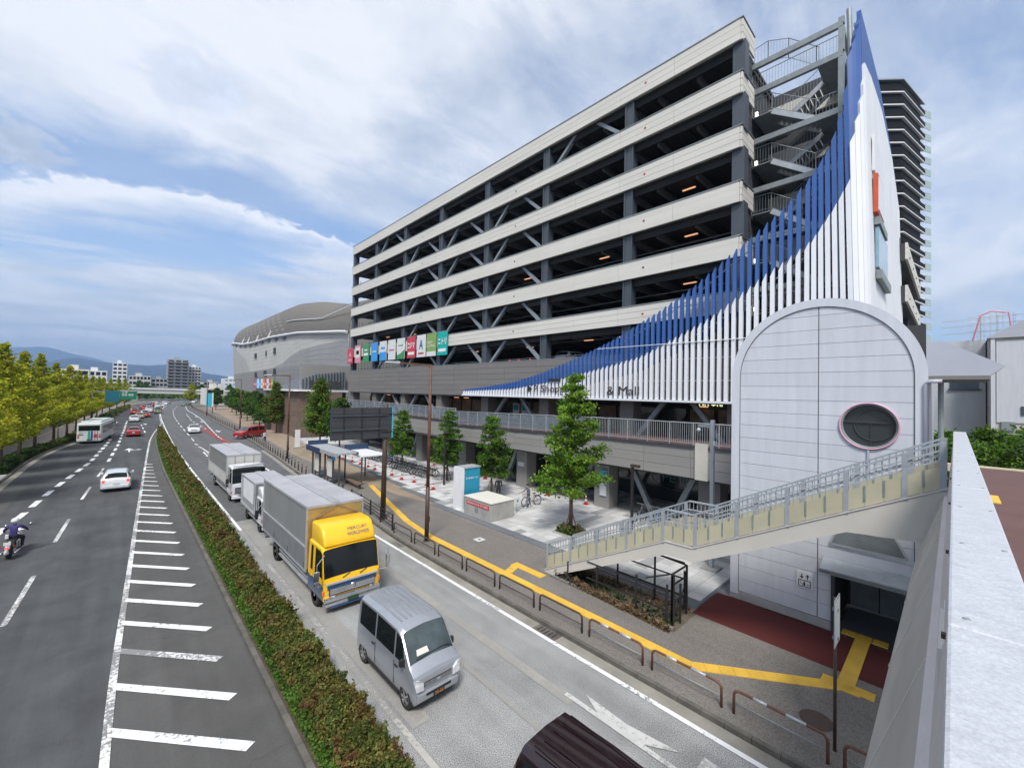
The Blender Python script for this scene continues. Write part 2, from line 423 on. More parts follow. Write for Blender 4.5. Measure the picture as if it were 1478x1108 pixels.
M('charcoal', (.042, .044, .050), .7, var=.08)
M('brown_steel', (.060, .038, .028), .55, var=.2, scale=4)
M('rust_steel', (.125, .055, .033), .6, var=.35, scale=3)
M('black_steel', (.022, .021, .022), .5, var=.2, scale=4)
M('blue_fin', (.035, .105, .33), .45, var=.06, scale=.5, rnd=.06)
M('white_fin', (.72, .74, .78), .5, var=.04, scale=.5, rnd=.03)
M('tower_panel', (.54, .565, .61), .42, .0, var=.055, scale=2.4, rnd=.03, fine=.03, stretch=(1, 1.5, .18))
M('tower_trim', (.40, .42, .48), .5, .0, var=.05)
M('joint', (.16, .17, .19), .8, var=.1)
M('glass_dark', (.035, .045, .05), .06, var=.25, scale=.4, spec=.8)
M('glass_green', (.16, .30, .28), .12, var=.12, spec=.7)
M('glass_grey', (.20, .225, .25), .15, var=.1, spec=.7)
M('glass_blue', (.22, .36, .44), .1, var=.15, spec=.8)
M('pink_ring', (.60, .36, .44), .5, var=.04)
M('stringer', (.52, .50, .45), .55, var=.07, scale=.8, fine=.03)
M('rail_grey', (.36, .40, .43), .4, .25, var=.08, scale=3)
M('rail_post', (.33, .36, .39), .45, .2, var=.08, scale=3)
M('yellow_panel', (.43, .41, .29), .5, var=.08, scale=1.2, rnd=.05)
M('coping', (.47, .49, .53), .45, .15, var=.10, scale=17, bump=.2, bscale=40, fine=.12, fscale=70, stretch=(1, .5, 1))
M('parapet', (.52, .49, .49), .6, var=.08, scale=1.2, fine=.04)
M('girder', (.37, .35, .325), .65, var=.16, scale=1.1, fine=.05, stretch=(.35, 1, 1))
M('deck_red', (.115, .062, .058), .85, var=.12, fine=.2)
M('cream_line', (.60, .53, .38), .7, var=.08)
M('white_paint', (.74, .75, .76), .35, var=.03)
M('white_dull', (.62, .63, .64), .6, var=.08)
M('roof_shingle', (.145, .134, .118), .7, var=.08, rnd=.05, fine=.05)
M('roof_shingle_light', (.225, .212, .185), .7, var=.10, rnd=.05, fine=.05)
M('dome_light', (.47, .465, .44), .65, var=.06, rnd=.03, scale=.2)
M('dome_mid', (.37, .37, .355), .65, var=.06, rnd=.03, scale=.2)
M('dome_grey', (.30, .305, .305), .65, var=.06, rnd=.03, scale=.2)
M('dome_dark', (.255, .255, .25), .65, var=.06, rnd=.03, scale=.2)
M('brown_brick', (.155, .112, .088), .8, var=.10, rnd=.12, fine=.06)
M('soil', (.07, .05, .035), .95, var=.35, scale=3, bump=.5)
M('navy_trim', (.02, .045, .10), .5)
M('teal', (.02, .27, .42), .4, var=.04)
M('cyan', (.05, .45, .62), .4, var=.04)
M('cone_red', (.42, .03, .028), .5, var=.08)
M('rubber', (.02, .02, .021), .8, var=.15)
M('bark', (.075, .055, .040), .9, var=.3, scale=5, bump=.6)
M('wood_stake', (.15, .09, .05), .9, var=.2)
M('hill_near', (.010, .026, .045), .95, var=.25, scale=.004)  # blue of the distant haze is mixed into the base colour
M('hill_far', (.020, .045, .075), .95, var=.2, scale=.003)  # far ridge: haze blue in the base colour as well
M('ink', (.02, .02, .022), .6, var=.1)
M('red_ink', (.45, .03, .03), .6, var=.1)
M('lime', (.25, .42, .08), .5, var=.06); M('flag_green', (.05, .26, .09), .5, var=.06); M('flag_blue', (.04, .28, .65), .5, var=.06)
M('flag_red', (.50, .045, .07), .5, var=.06); M('flag_pink', (.62, .25, .30), .5, var=.06); M('flag_teal', (.0, .36, .33), .5, var=.06); M('sign_orange', (.52, .085, .03), .5)
M('flag_orange', (.65, .25, .04), .5, var=.06)
M('flag_olive', (.20, .33, .08), .5, var=.06)
M('highway_green', (.01, .17, .10), .5, var=.05); M('sign_blue', (.015, .10, .22), .5, var=.05)
M('fence_mesh', (.20, .235, .27), .5, var=.1, alpha=.5)
EM('lamp_warm', (1.0, .50, .27), .42)
EM('lamp_white', (1.0, .93, .8), 2.2)
EM('shop_glow', (.9, .55, .28), .28)
EM('sign_glow', (.85, .95, .55), .5)
LEAF('leaf_ginkgo', (.30, .345, .030), .30, .5, .4)
LEAF('leaf_ginkgo_y', (.42, .41, .035), .28, .5, .4)
LEAF('leaf_green', (.080, .170, .020), .35, .6, .4)
LEAF('leaf_green_l', (.175, .29, .035), .3, .6, .4)
LEAF('leaf_rust', (.12, .085, .024), .35, .6)
LEAF('leaf_dark', (.030, .058, .017), .35, .6)
LEAF('hedge_green', (.075, .105, .022), .4, 1.6)
LEAF('hedge_olive', (.150, .140, .036), .4, 1.6)
LEAF('hedge_red', (.125, .066, .030), .4, 1.6)
LEAF('grass_green', (.075, .150, .020), .35, 1.6)
LEAF('dry_grass', (.15, .10, .055), .35, 2.5, .15)
# ================================================================ ground, roads
LKf = smooth_fn([(-60, -6.9), (52, -6.9), (66, -6.73), (74, -6.1), (84, -4.6), (95, -3.4), (120, -2.2), (141, -1.0), (157, 0), (192, 2.2), (210, 4), (240, 8), (280, 16), (340, 34), (500, 100), (700, 200)])
HLf = smooth_fn([(-60, -.3), (0, -.2), (13.9, -.02), (17.2, .12), (22.8, .40), (37.9, 1.1), (66, 2.5), (82, 3.34), (94, 4.3), (107, 5.6), (119, 6.7), (129, 7.0), (147, 7.75), (175, 9.2), (190, 10.5), (231, 14.5), (265, 19), (282, 22), (340, 36), (500, 100), (700, 200)], 5)
BLf = smooth_fn([(-60, 3.1), (52, 3.14), (70, 3.5), (84, 4.0), (94, 4.75), (99, 5.0)], 3)
BRf = smooth_fn([(-60, 4.5), (33, 4.55), (52, 4.75), (74, 5.15), (84, 5.35), (94, 5.4), (99, 5.1)], 3)
LRf = smooth_fn([(-60, 5.1), (50, 5.14), (70, 5.35), (84, 5.7), (107, 6.4), (129, 7.15), (147, 7.9), (175, 9.35), (190, 10.65), (231, 14.65), (265, 19.15), (282, 22.15), (340, 36.15), (500, 100), (700, 200)], 5)
OUf = smooth_fn([(-60, 10.7), (10, 10.62), (32, 10.7), (42, 10.8), (71, 11.45), (84, 11.9), (101, 13.0), (120, 14.3), (131, 14.95), (150, 15.7), (172, 16.3), (188, 17.2), (222, 20), (260, 25), (300, 33), (340, 45), (500, 108), (700, 208)], 5)
KRf = smooth_fn([(-60, 11.08), (15, 11.12), (22, 11.2), (27, 11.8), (31, 12.0), (41, 12.35), (54, 13.4), (70, 14.4), (88, 15.2), (95, 15.5), (120, 16.1), (143, 17.2), (188, 18.4), (222, 21), (260, 26), (300, 34), (340, 46), (500, 109), (700, 209)], 4)
g = MB(); g.quad((-14000, -9000, -.06), (14000, -9000, -.06), (14000, 14000, -.06), (-14000, 14000, -.06))
struct('ground', g, 'ground_far')
struct('road', strip(LKf, lambda y: min(BLf(y) if y < 99 else HLf(y) + .05, 99), -40, 560, 0.0), 'asphalt_dark')
struct('road', strip(lambda y: BRf(y) if y < 99 else HLf(y), KRf, 30, 560, 0.0), 'asphalt_mid')
struct('road', strip(BRf, KRf, -40, 30, 0.0), 'asphalt_light')
struct('road_shoulder', strip(lambda y: HLf(y) + .1, BLf, -30, 98, 0.004), 'asphalt_hatch')
WZ = .10                                # sidewalk level
def W(x, y): return (x * .988, y * .988)
struct('sidewalk', strip(lambda y: KRf(y) + .14, lambda y: 16.35 if y < 25 else np.interp(y, [25, 40, 66, 100, 200], [16.8, 18.1, 20.1, 24, 34]), -20, 200, WZ), 'asphalt_walk')
struct('sidewalk_band', strip(lambda y: np.interp(y, [25.5, 30, 35, 53, 70, 100, 200], [16.5, 15.9, 15.6, 15.5, 16.6, 18.6, 24]) , lambda y: np.interp(y, [25.5, 31, 36, 40, 66, 100, 200], [16.6, 17.3, 17.8, 18.0, 20.0, 23.8, 33]), 25.5, 200, WZ + .004), 'asphalt_beige')
# pavement patches and joints in the carriageways
for x0, x1, y0, y1 in ((8.6, 10.4, 33, 60), (-6.6, -5.2, 30, 50)):
    b = MB(); b.quad((x0, y0, .005), (x1, y0, .005), (x1, y1, .005), (x0, y1, .005)); struct('road_patch', b, 'asphalt_hatch')
# kerbs: blocks one by one near the camera
kr = sroot('kerb', (0, 0, 0))
kb = MB().box(-.07, .07, -.295, .295, 0, .14).mesh('kerb_stone', 'kerb')
for i in range(70):
    y = 1.2 + i * .6; a = math.atan2(KRf(y + .3) - KRf(y - .3), .6)
    inst('kerb_stone', kb, kr, (KRf(y) + .07, y, 0), -a)
for i in range(48):
    y = 7.5 + i * .6
    inst('kerb_stone', kb, kr, (BLf(y) + .07, y, .0))
o = strip(KRf, lambda y: KRf(y) + .14, 43.5, 240, .14, thick=.2); k2 = struct('kerb_run', o, 'kerb', kr)
k2 = struct('kerb_run', strip(LKf, lambda y: LKf(y) - .15, 20, 240, .14, thick=.2), 'kerb', kr)
k2 = struct('kerb_run', strip(BLf, lambda y: BLf(y) + .14, 36.1, 98, .14, thick=.2), 'kerb', kr)
k2 = struct('kerb_run', strip(lambda y: BRf(y) - .12, BRf, 5, 98, .13, thick=.2), 'kerb', kr)
struct('gutter', strip(lambda y: KRf(y) - .42, KRf, 0, 62, .008), 'gutter')
struct('gutter', strip(lambda y: LKf(y), lambda y: LKf(y) + .5, 25, 110, .008), 'gutter')
# drain covers in the gutter
for y in (9.6, 20.3, 31.0):
    t = thing('drain_cover', {9.6: 'concrete drain cover in the gutter beside the silver van lane', 20.3: 'dark drain cover in the gutter near the rusty lamp post', 31.0: 'drain cover in the gutter before the bus bay'}[y], 'drain cover', (KRf(y) - .22, y, .01), 'drain covers in the gutter')
    MB().box(KRf(y) - .42, KRf(y) - .02, y - .5, y + .5, .01, .022).build('cover', 'concrete_dark' if y > 15 else 'kerb', t)
    b = MB()
    for k in range(5): b.box(KRf(y) - .36, KRf(y) - .08, y - .35 + k * .16, y - .31 + k * .16, .022, .03)
    b.build('slot', 'black_steel', t)
# ---- lane markings
mk = sroot('road_marking', (0, 0, 0))
def band(name, f, w_, y0, y1, mat, z=.014, step=1.5):
    return struct(name, strip(lambda y: f(y) - w_ / 2, lambda y: f(y) + w_ / 2, y0, y1, z, step), mat, mk)
band('edge_line', HLf, .17, -5, 240, 'paint_worn')
band('edge_line', lambda y: LRf(y) + .1, .15, 28, 300, 'paint_white')
band('edge_line', lambda y: LRf(y) + .1, .15, -5, 28, 'paint_faint')
band('edge_line', OUf, .15, -5, 240, 'paint_white')
band('faded_line', lambda y: 7.55 + .02 * y, .14, 2, 16, 'paint_ghost')
band('faded_line', lambda y: 8.9 + .012 * y, .32, 7, 24, 'paint_ghost', .010)
band('faded_line', lambda y: 5.65, .5, 9, 29, 'paint_ghost', .010)
for i in range(34):
    yl = 13.87 - 2.0 + i * 1.99
    if yl > 76: break
    xl = HLf(yl); bl = BLf(yl) - .62
    if bl - xl < .5: continue
    xr = min(bl, xl + 2.5); k = (xr - xl) / 2.5
    yr = yl - 2.76 * k
    b = MB(); b.quad((xl, yl, .018), (xr, yr, .018), (xr - .2 * k, yr + .1 - .28 * k, .018) if 0 else (xr - .22 * k, yr - .16, .018), (xl, yl - .36, .018))
    struct('hatch_stripe', b, 'paint_worn' if i == 3 else 'paint_white', mk)
def dash(cx, y0, y1, w_, mat='paint_white'):
    b = MB(); b.quad((cx(y0) - w_ / 2, y0, .014), (cx(y0) + w_ / 2, y0, .014), (cx(y1) + w_ / 2, y1, .014), (cx(y1) - w_ / 2, y1, .014)); struct('lane_dash', b, mat, mk)
DLf = smooth_fn([(0, -7), (30, -5.05), (36, -4.6), (39.4, -4.22), (45, -3.85), (52.3, -3.15), (62.5, -2.1), (80, -1.2), (95, -.6)], 3)
for i in range(15):
    y = 34.6 + i * 3.55; dash(DLf, y, y + 2.05, .33)
DMf = smooth_fn([(0, -3.3), (21.9, -2.66), (31.6, -2.27), (42.7, -1.8), (57, -1.0), (62, -.74), (69.5, -.45), (77, -.1), (92, .3), (102, .6), (118, .95), (130, 1.25), (180, 5)], 3)
for y in (11.5, 21.9, 31.8, 42.4, 52): dash(DMf, y, y + 4.9, .16, 'paint_worn')
for i in range(14):
    y = 61.5 + i * 4.9; dash(DMf, y, y + 2.7, .28)
for y in (96, 104, 112): dash(lambda y: 3.25, y, y + 3.6, .2)
DOf = smooth_fn([(0, 8), (53, 7.4), (82, 8.3), (97, 8.75), (114, 9.3), (131, 10.0), (146, 10.7), (174, 12.5), (195, 14.6), (240, 20)], 3)
for i in range(17):
    y = 60 + i * 9.0; dash(DOf, y, y + 4.4, .15)
band('merge_line', lambda y: np.interp(y, [46, 74], [8.6, 7.9]), .14, 47, 74, 'paint_white')
for i in range(9):
    y = 98 + i * 6.5; dash(lambda y: np.interp(y, [98, 124, 155], [12.1, 12.4, 14.2]), y, y + 3, .18)
# arrows
def arrow(cx, cy, dirn, mat='paint_white', s=1.0, turn=0):
    b = MB(); d = dirn
    def q(*p): b.quad(*[(cx + x * s, cy + y * s * d, .02) for x, y in p])
    q((-.08, -2.0), (.08, -2.0), (.08, .2), (-.08, .2)); q((-.45, .2), (.45, .2), (0, 2.0))
    if turn: q((0, -.6), (0, -.3), (turn * .8, .1), (turn * .8, -.2)); q((turn * .75, .5), (turn * 1.3, -.05), (turn * .75, -.5))
    struct('arrow_marking', b, mat, mk)
b = MB(); b.quad((9.04, 7.3, .02), (9.18, 7.3, .02), (9.18, 3.7, .02), (9.04, 3.7, .02)); b.quad((9.18, 6.3, .02), (9.5, 6.9, .02), (9.42, 5.6, .02), (9.18, 5.5, .02)); b.quad((9.18, 5.5, .02), (9.42, 5.6, .02), (9.62, 4.3, .02), (9.18, 5.0, .02)); struct('arrow_marking', b, 'paint_faint2', mk)
arrow(.95, 71, 1, 'paint_white', 1, 1); arrow(3.9, 116, 1); arrow(4.4, 138, 1); arrow(-2.6, 100, 1); arrow(-.5, 125, 1); arrow(8.0, 62, -1, 'paint_ghost'); arrow(13.2, 93, -1); arrow(13.9, 120, -1); arrow(15, 140, -1)
b = MB(); b.box(9.0, 9.9, 3.4, 3.9, .012, .02); b.box(9.4, 9.95, 2.9, 3.3, .012, .02); struct('arrow_marking', b, 'paint_faint2', mk)
# red zone separator of the bus bay with low posts
rs = thing('lane_separator', 'row of red rubber lane posts on red painted strip before the bus bay', 'lane separator', (11.3, 70, 0))
b = MB(); b.add([(11.55, 101, .02), (12.0, 101, .02), (11.7, 84, .02), (11.15, 84, .02), (11.25, 64, .02), (11.7, 64, .02)], [(0, 1, 2, 3), (3, 2, 5, 4)]); b.build('painted_strip', 'paint_red', rs)
for i in range(16):
    y = 64.5 + i * 2.3; x = float(np.interp(y, [64, 84, 101], [11.5, 11.4, 11.8]))
    MB().lathe([(.14, 0), (.14, .04), (.045, .06), (.04, .62), (.02, .66)], 8, (x, y, .02)).build('rubber_post', 'cone_red', rs, True)
for i in range(2):
    MB().box(9.6 + i * 1.6, 10.9 + i * 1.6, 61.2, 61.35, .05, .45).build('barrier_board', 'white_dull' if i else 'cone_red', rs)
# joint lines across the left carriageway
for y in (58.5,):
    b = MB(); b.quad((-6, y, .006), (2, y + .4, .006), (2, y + .55, .006), (-6, y + .15, .006)); struct('road_joint', b, 'asphalt_hatch')
# ================================================================ leaves, hedges, trees
def leafmesh(name, P, size, mats, mi, flat=.0, seed=0):
    rng = np.random.default_rng(seed); n = len(P)
    a = rng.normal(size=(n, 3)); a[:, 2] *= (1 - flat); a /= np.linalg.norm(a, axis=1)[:, None]
    c = rng.normal(size=(n, 3)); c[:, 2] *= (1 - flat); c -= (c * a).sum(1)[:, None] * a; c /= np.linalg.norm(c, axis=1)[:, None]
    s = (np.asarray(size) * rng.uniform(.6, 1.3, n))[:, None]
    v = np.stack([P - a * s * .55, P + c * s * .42, P + a * s * .75, P - c * s * .42], 1).reshape(-1, 3)
    me = bpy.data.meshes.new(name)
    me.vertices.add(4 * n); me.vertices.foreach_set('co', v.astype(np.float32).ravel())
    me.loops.add(4 * n); me.loops.foreach_set('vertex_index', np.arange(4 * n, dtype=np.int32))
    me.polygons.add(n); me.polygons.foreach_set('loop_start', np.arange(0, 4 * n, 4, dtype=np.int32)); me.polygons.foreach_set('loop_total', np.full(n, 4, dtype=np.int32))
    for m in mats: me.materials.append(MT[m])
    me.polygons.foreach_set('material_index', np.asarray(mi, dtype=np.int32))
    me.update(calc_edges=True); me.validate()
    return me
def mobj(name, me, parent=None):
    o = bpy.data.objects.new(name, me); C.objects.link(o)
    if parent: o.parent = parent
    return o
def vnoise(P, s, seed=0):
    """cheap smooth noise from a few random sine waves, 0..1"""
    r = np.random.default_rng(seed); t = np.zeros(len(P))
    for k in range(6):
        d = r.normal(size=3) * s * (1 + k * .4); t += np.sin(P @ d + r.uniform(0, 6.28))
    return .5 + t / 7.0
b = MB(); b.add(*(lambda s_: (s_.v, s_.f))(strip(lambda y: BLf(y) + .12, lambda y: BRf(y) - .1, 2, 98, .12, 1.5)))
struct('median_soil', b, 'soil')
rng = np.random.default_rng(3)
def hedge(y0, y1, n, size, seed, hh=.60):
    r = np.random.default_rng(seed)
    y = y0 + (y1 - y0) * r.uniform(0, 1, n) ** 1.25
    xl = np.array([BLf(v) for v in y]); xr = np.array([BRf(v) for v in y])
    wl = xl + (xr - xl) * .40; c = (wl + xr) / 2 - .04; hw = np.maximum((xr - wl) / 2 + .02, .1)
    bump_ = vnoise(np.stack([c * 0, y, c * 0], 1), 1.5, 5)
    ang = r.uniform(-.25, math.pi + .25, n); rad = r.uniform(.78, 1.16, n) * (.84 + .36 * bump_) * (.82 + .36 * vnoise(np.stack([np.cos(ang) * 1.2, y, np.sin(ang) * 1.2], 1), 4.5, 6))
    H = hh * (.72 + .5 * bump_)
    P = np.stack([c + np.cos(ang) * hw * rad, y, .12 + np.abs(np.sin(ang)) ** .8 * H * rad * r.uniform(.9, 1.08, n)], 1)
    P[:, 2] = np.maximum(P[:, 2], .08)
    q = vnoise(P, 2.2, 8) + r.normal(size=n) * .12
    mi = np.where(q < .47, 0, np.where(q < .74, 1, 2)); mi = np.where(r.uniform(size=n) < .22, 1, mi)
    s = size * (1 + (y - y0) / (y1 - y0) * .8)
    return leafmesh('hedge', P, s, ['hedge_green', 'hedge_olive', 'hedge_red'], mi, .1, seed)
for y0, y1, n, sz in ((5, 16, 62000, .045), (16, 36, 52000, .060), (36, 97, 42000, .12)):
    o = mobj('hedge', hedge(y0, y1, n, sz, int(y0) + 11)); tag(o, {5: 'dense low hedge with reddish tips in the median nearest the camera', 16: 'low reddish green hedge in the median beside the yellow truck', 36: 'far stretch of the median hedge narrowing to a point'}[y0], 'hedge', kind='stuff')
r = np.random.default_rng(9); n = 46000
y = 5 + 90 * r.uniform(0, 1, n) ** 2.0
xl = np.array([BLf(v) for v in y]); xr = np.array([BRf(v) for v in y])
P = np.stack([xl + .2 + (xr - xl) * .38 * r.uniform(0, 1, n), y, .10 + .22 * r.uniform(0, 1, n) ** 1.3 * (.5 + vnoise(np.stack([xl * 0, y, y * 0], 1), 2, 3))], 1)
o = mobj('ground_cover', leafmesh('ground_cover', P, .05 + y * .0012, ['grass_green', 'hedge_green'], (r.uniform(size=n) < .22).astype(int), .0, 4)); tag(o, 'bright green weeds and grass along the left foot of the median hedge', 'ground cover', kind='stuff')
def fill(name, P, size, mats, pr, label, cat, seed=1, flat=0):
    rr = np.random.default_rng(seed); o = mobj(name, leafmesh(name, P, size, mats, rr.choice(len(mats), len(P), p=pr), flat, seed)); tag(o, label, cat, kind='stuff'); return o
# ---- trees
def make_tree(name, label, cat, H, prof, trunk_h, nbr, nleaf, lsize, mats, probs, up=.35, spread=.16, seed=1, tr=.1, bark='bark', layers=0, group=None, droop=0, stakes=False):
    """H height, prof(t) crown radius at t=0 bottom..1 top of the crown"""
    root = thing(name, label, cat, (0, 0, 0), group)
    r = np.random.default_rng(seed); tb = MB()
    lean = r.normal(size=2) * .012 * H
    def tp(z): return np.array([lean[0] * (z / H) ** 2, lean[1] * (z / H) ** 2, z])
    tb.tube([tp(z) for z in np.linspace(0, H * .97, 9)], tr, 8, tr * .12)
    lim = MB(); pts = []; wts = []
    for k in range(nbr):
        t = (k + r.uniform(0, .8)) / nbr
        if up > .45: rj = r.uniform(.55, 1.3)
        else: rj = 1.0
        if layers: t = (math.floor(t * layers) + r.uniform(.15, .6)) / layers
        z = trunk_h + (H * .97 - trunk_h) * t
        L_ = max(.12, prof(t)) * r.uniform(.72, 1.18) * rj; a = k * 2.399 + r.uniform(-.4, .4)
        e = up * (1 - .3 * t) + r.normal() * .09
        p0 = tp(z); d = np.array([math.cos(a) * math.cos(e), math.sin(a) * math.cos(e), math.sin(e)])
        p1 = p0 + d * L_ * .55; p2 = p0 + d * L_ + np.array([0, 0, (up * .35 - droop) * L_ * .5])
        lim.tube([p0, p1, p2], max(.012, tr * .32 * (1 - t * .6)), 5, .006)
        nsub = max(2, int(L_ * 3.2))
        for j in range(nsub):
            s = (j + .6) / nsub
            c = p0 + (p1 - p0) * min(1, s / .55) if s < .55 else p1 + (p2 - p1) * ((s - .55) / .45)
            pts.append((c, L_, s)); wts.append(.35 + s)
    wts = np.array(wts); wts /= wts.sum()
    cnt = r.multinomial(nleaf, wts); P = []; MI = []
    for (c, L_, s), m in zip(pts, cnt):
        sp = spread * (.7 + .5 * L_ / 2) * r.uniform(.8, 1.3)
        q = r.normal(size=(m, 3)) * np.array([sp, sp, sp * .62]) + c; P.append(q)
        MI.append(np.full(m, r.uniform()))
    P = np.concatenate(P); u = np.concatenate(MI) * .6 + r.uniform(size=len(P)) * .4
    cum = np.cumsum(probs); mi = np.searchsorted(cum, np.clip(u, 0, .999))
    tb.build('trunk', bark, root, True); lim.build('limb', bark, root, True)
    me = leafmesh('crown', P, lsize, mats, np.minimum(mi, len(mats) - 1), .15, seed)
    c = mobj('crown', me, root)
    if stakes:
        s = MB()
        for k in range(3):
            a = k * 2.09 + .4; s.bar((math.cos(a) * .5, math.sin(a) * .5, 0), (math.cos(a) * .09, math.sin(a) * .09, 1.15), .055)
        s.build('support_stake', 'wood_stake', root)
    return root
cone_p = lambda R_: (lambda t: R_ * (1 - t) ** .8 * min(1, (t + .06) * 7))
oval = lambda R_: (lambda t: R_ * max(0, math.sin(math.pi * min(1, (t * .86 + .12)))) ** .7)
colm = lambda R_: (lambda t: R_ * (.55 + .45 * math.sin(min(1, t * 1.6) * math.pi * .62)) * (1 - t ** 2.2) * (1 - .25 * math.sin(t * 19) ** 2) + .15)
def place(root, x, y, z=.1, rz=0, sc=1, label=None, group=None, first=[]):
    if root.name in first:
        o = copy_tree(root, (x, y, z), rz, label, group, scale=sc)
    else:
        first.append(root.name); o = root; o.location = (x, y, z); o.rotation_euler = (0, 0, rz); o.scale = (sc, sc, sc) if isinstance(sc, (int, float)) else sc
        if label: o['label'] = label
        if group: o['group'] = group
    return o
main = make_tree('sweetgum_tree', 'x', 'tree', 9.6, lambda t: np.interp(t, [0, .10, .25, .33, .45, .62, .8, .93, 1], [1.9, 2.0, 1.45, 1.95, 1.35, 1.2, .75, .5, .2]), 2.3, 66, 13500, .14, ['leaf_green', 'leaf_green_l', 'leaf_dark'], [.48, .44, .08], .24, .17, 5, .13, layers=13, stakes=True)
place(main, 19.35, 15.35, .12, .4, 1, 'tall green tree held by three wooden stakes beside the footbridge stairs', 'plaza trees')
dawn = make_tree('layered_tree', 'x', 'tree', 6.5, lambda t: np.interp(t, [0, .12, .35, .55, .8, 1], [1.4, 1.55, 1.35, 1.1, .75, .2]), 1.5, 48, 9500, .125, ['leaf_green', 'leaf_dark', 'leaf_green_l'], [.55, .15, .30], .10, .15, 8, .09, layers=9, stakes=True)
place(dawn, 21.4, 24.9, .12, 0, 1.0, 'dark green layered tree behind the concrete box with the man in black', 'plaza trees')
place(dawn, 21.8, 31.6, .12, 1.9, 1.02, 'layered green tree between the rusty lamp post and the parked bicycles', 'plaza trees')
place(dawn, 21.6, 39.5, .12, 3.4, .96, 'layered tree right of the big brown sign board', 'plaza trees')
rust = make_tree('sweetgum_tree', 'x', 'tree', 9.6, lambda t: np.interp(t, [0, .15, .4, .7, .9, 1], [1.7, 2.0, 1.75, 1.2, .55, .15]), 2.0, 62, 9500, .22, ['leaf_rust', 'leaf_green', 'leaf_green_l'], [.40, .38, .22], .35, .25, 12, .12)
grn = make_tree('sweetgum_tree', 'x', 'tree', 7.0, lambda t: np.interp(t, [0, .2, .5, .8, 1], [1.5, 1.9, 1.6, .9, .2]), 1.6, 40, 5500, .26, ['leaf_green', 'leaf_dark', 'leaf_green_l'], [.5, .35, .15], .35, .27, 15, .11)
place(rust, 19.2, 57.0, .1, 0, 1, 'reddish green sweetgum standing behind the bus shelter', 'trees along the far sidewalk')
place(grn, 20.6, 54.0, .1, 2, 1.0, 'small green tree next to the reddish sweetgum near the bus shelter', 'trees along the far sidewalk')
place(rust, 20.4, 83, .1, 2.4, .96, 'rust tinged tree in front of the brown tiled wall', 'trees along the far sidewalk')
for i, (x, y, s) in enumerate(((20.4, 91, .9), (21.0, 98, 1.0), (21.6, 106, 1.05), (22.4, 117, 1.0), (23.2, 128, 1.05), (24.5, 142, 1.1), (26, 158, 1.1), (24.5, 178, 1.1))):
    place(grn, x, y, .1, i * 1.3, s, ('green tree on the far sidewalk, %s in the row beyond the rust tinged tree' % ['first', 'second', 'third', 'fourth', 'fifth', 'sixth', 'seventh', 'eighth'][i]), 'trees along the far sidewalk')
gk = []
for k, sd_ in enumerate((21, 22, 23)):
    gk.append(make_tree('ginkgo_tree', 'x', 'tree', 10.6, lambda t: np.interp(t, [0, .1, .3, .55, .8, 1], [2.1, 3.0, 2.7, 1.7, .8, .12]), 1.9, 88, 16000, .15, ['leaf_ginkgo', 'leaf_ginkgo_y', 'leaf_green_l'], [.50, .38, .12], .52, .115, sd_, .15))
gpos = [(-8.3, 43.5, 1.08), (-7.9, 51.0, 1.0), (-7.7, 58.5, 1.12), (-7.5, 66.5, 1.1), (-7.3, 75, 1.12), (-6.5, 84, 1.05), (-5.8, 92, 1.05), (-5.4, 102, 1.0), (-4.9, 113, .95), (-4.4, 124, .95), (-3.9, 135, .95), (-3.3, 147, .95), (-2.2, 160, .95), (-.8, 176, 1.0), (1, 195, 1.0)]
ordn = ['first', 'second', 'third', 'fourth', 'fifth', 'sixth', 'seventh', 'eighth', 'ninth', 'tenth', 'eleventh', 'twelfth', 'thirteenth', 'fourteenth', 'fifteenth']
for i, (x, y, s) in enumerate(gpos):
    place(gk[i % 3], x, y, .1, i * 2.1, s, 'yellow green ginkgo on the left verge, %s from the camera' % ordn[i], 'ginkgo trees along the left kerb')
place(gk[1], 21.0, 214, .1, 1, .95, 'yellow ginkgo at the right of the far road bridge', 'ginkgo trees along the left kerb')
# left verge: sidewalk, grass, shrubs
struct('verge', strip(lambda y: LKf(y) - 2.6, lambda y: LKf(y) - .15, 20, 240, .10), 'soil')
struct('sidewalk', strip(lambda y: LKf(y) - 8.5, lambda y: LKf(y) - 2.6, 20, 240, .10), 'asphalt_walk')
struct('sidewalk_line', strip(lambda y: LKf(y) - 5.6, lambda y: LKf(y) - 5.2, 40, 240, .108), 'asphalt_beige')
b = MB(); b.quad((-9.4, 50, .115), (-7.05, 50, .115), (-7.05, 57, .115), (-9.4, 57, .115)); struct('verge_paving', b, 'concrete')
r = np.random.default_rng(31)
def verge(n, y0, y1, off0, off1, h, mats, pr, size, label, cat, seed):
    r = np.random.default_rng(seed); y = r.uniform(y0, y1, n); x = np.array([LKf(v) for v in y]) - r.uniform(off0, off1, n)
    P = np.stack([x, y, .1 + r.uniform(0, 1, n) ** .7 * h * (.5 + .8 * vnoise(np.stack([x, y, x * 0], 1), .9, seed))], 1)
    fill(cat.replace(' ', '_'), P, size, mats, pr, label, cat, seed)
verge(16000, 57, 100, .3, 1.2, .75, ['leaf_dark', 'hedge_green', 'hedge_olive'], [.4, .35, .25], .15, 'dark clipped shrubs along the left kerb behind the bus', 'low shrubs', 41)
verge(9000, 57, 80, 1.1, 2.5, .28, ['grass_green', 'leaf_green'], [.7, .3], .13, 'green grass strip between the left sidewalk and the shrubs', 'grass', 42)
verge(9000, 100, 200, .3, 2.2, .9, ['leaf_dark', 'hedge_green', 'hedge_olive'], [.4, .35, .25], .3, 'far shrubs along the left kerb under the ginkgo row', 'low shrubs', 43)
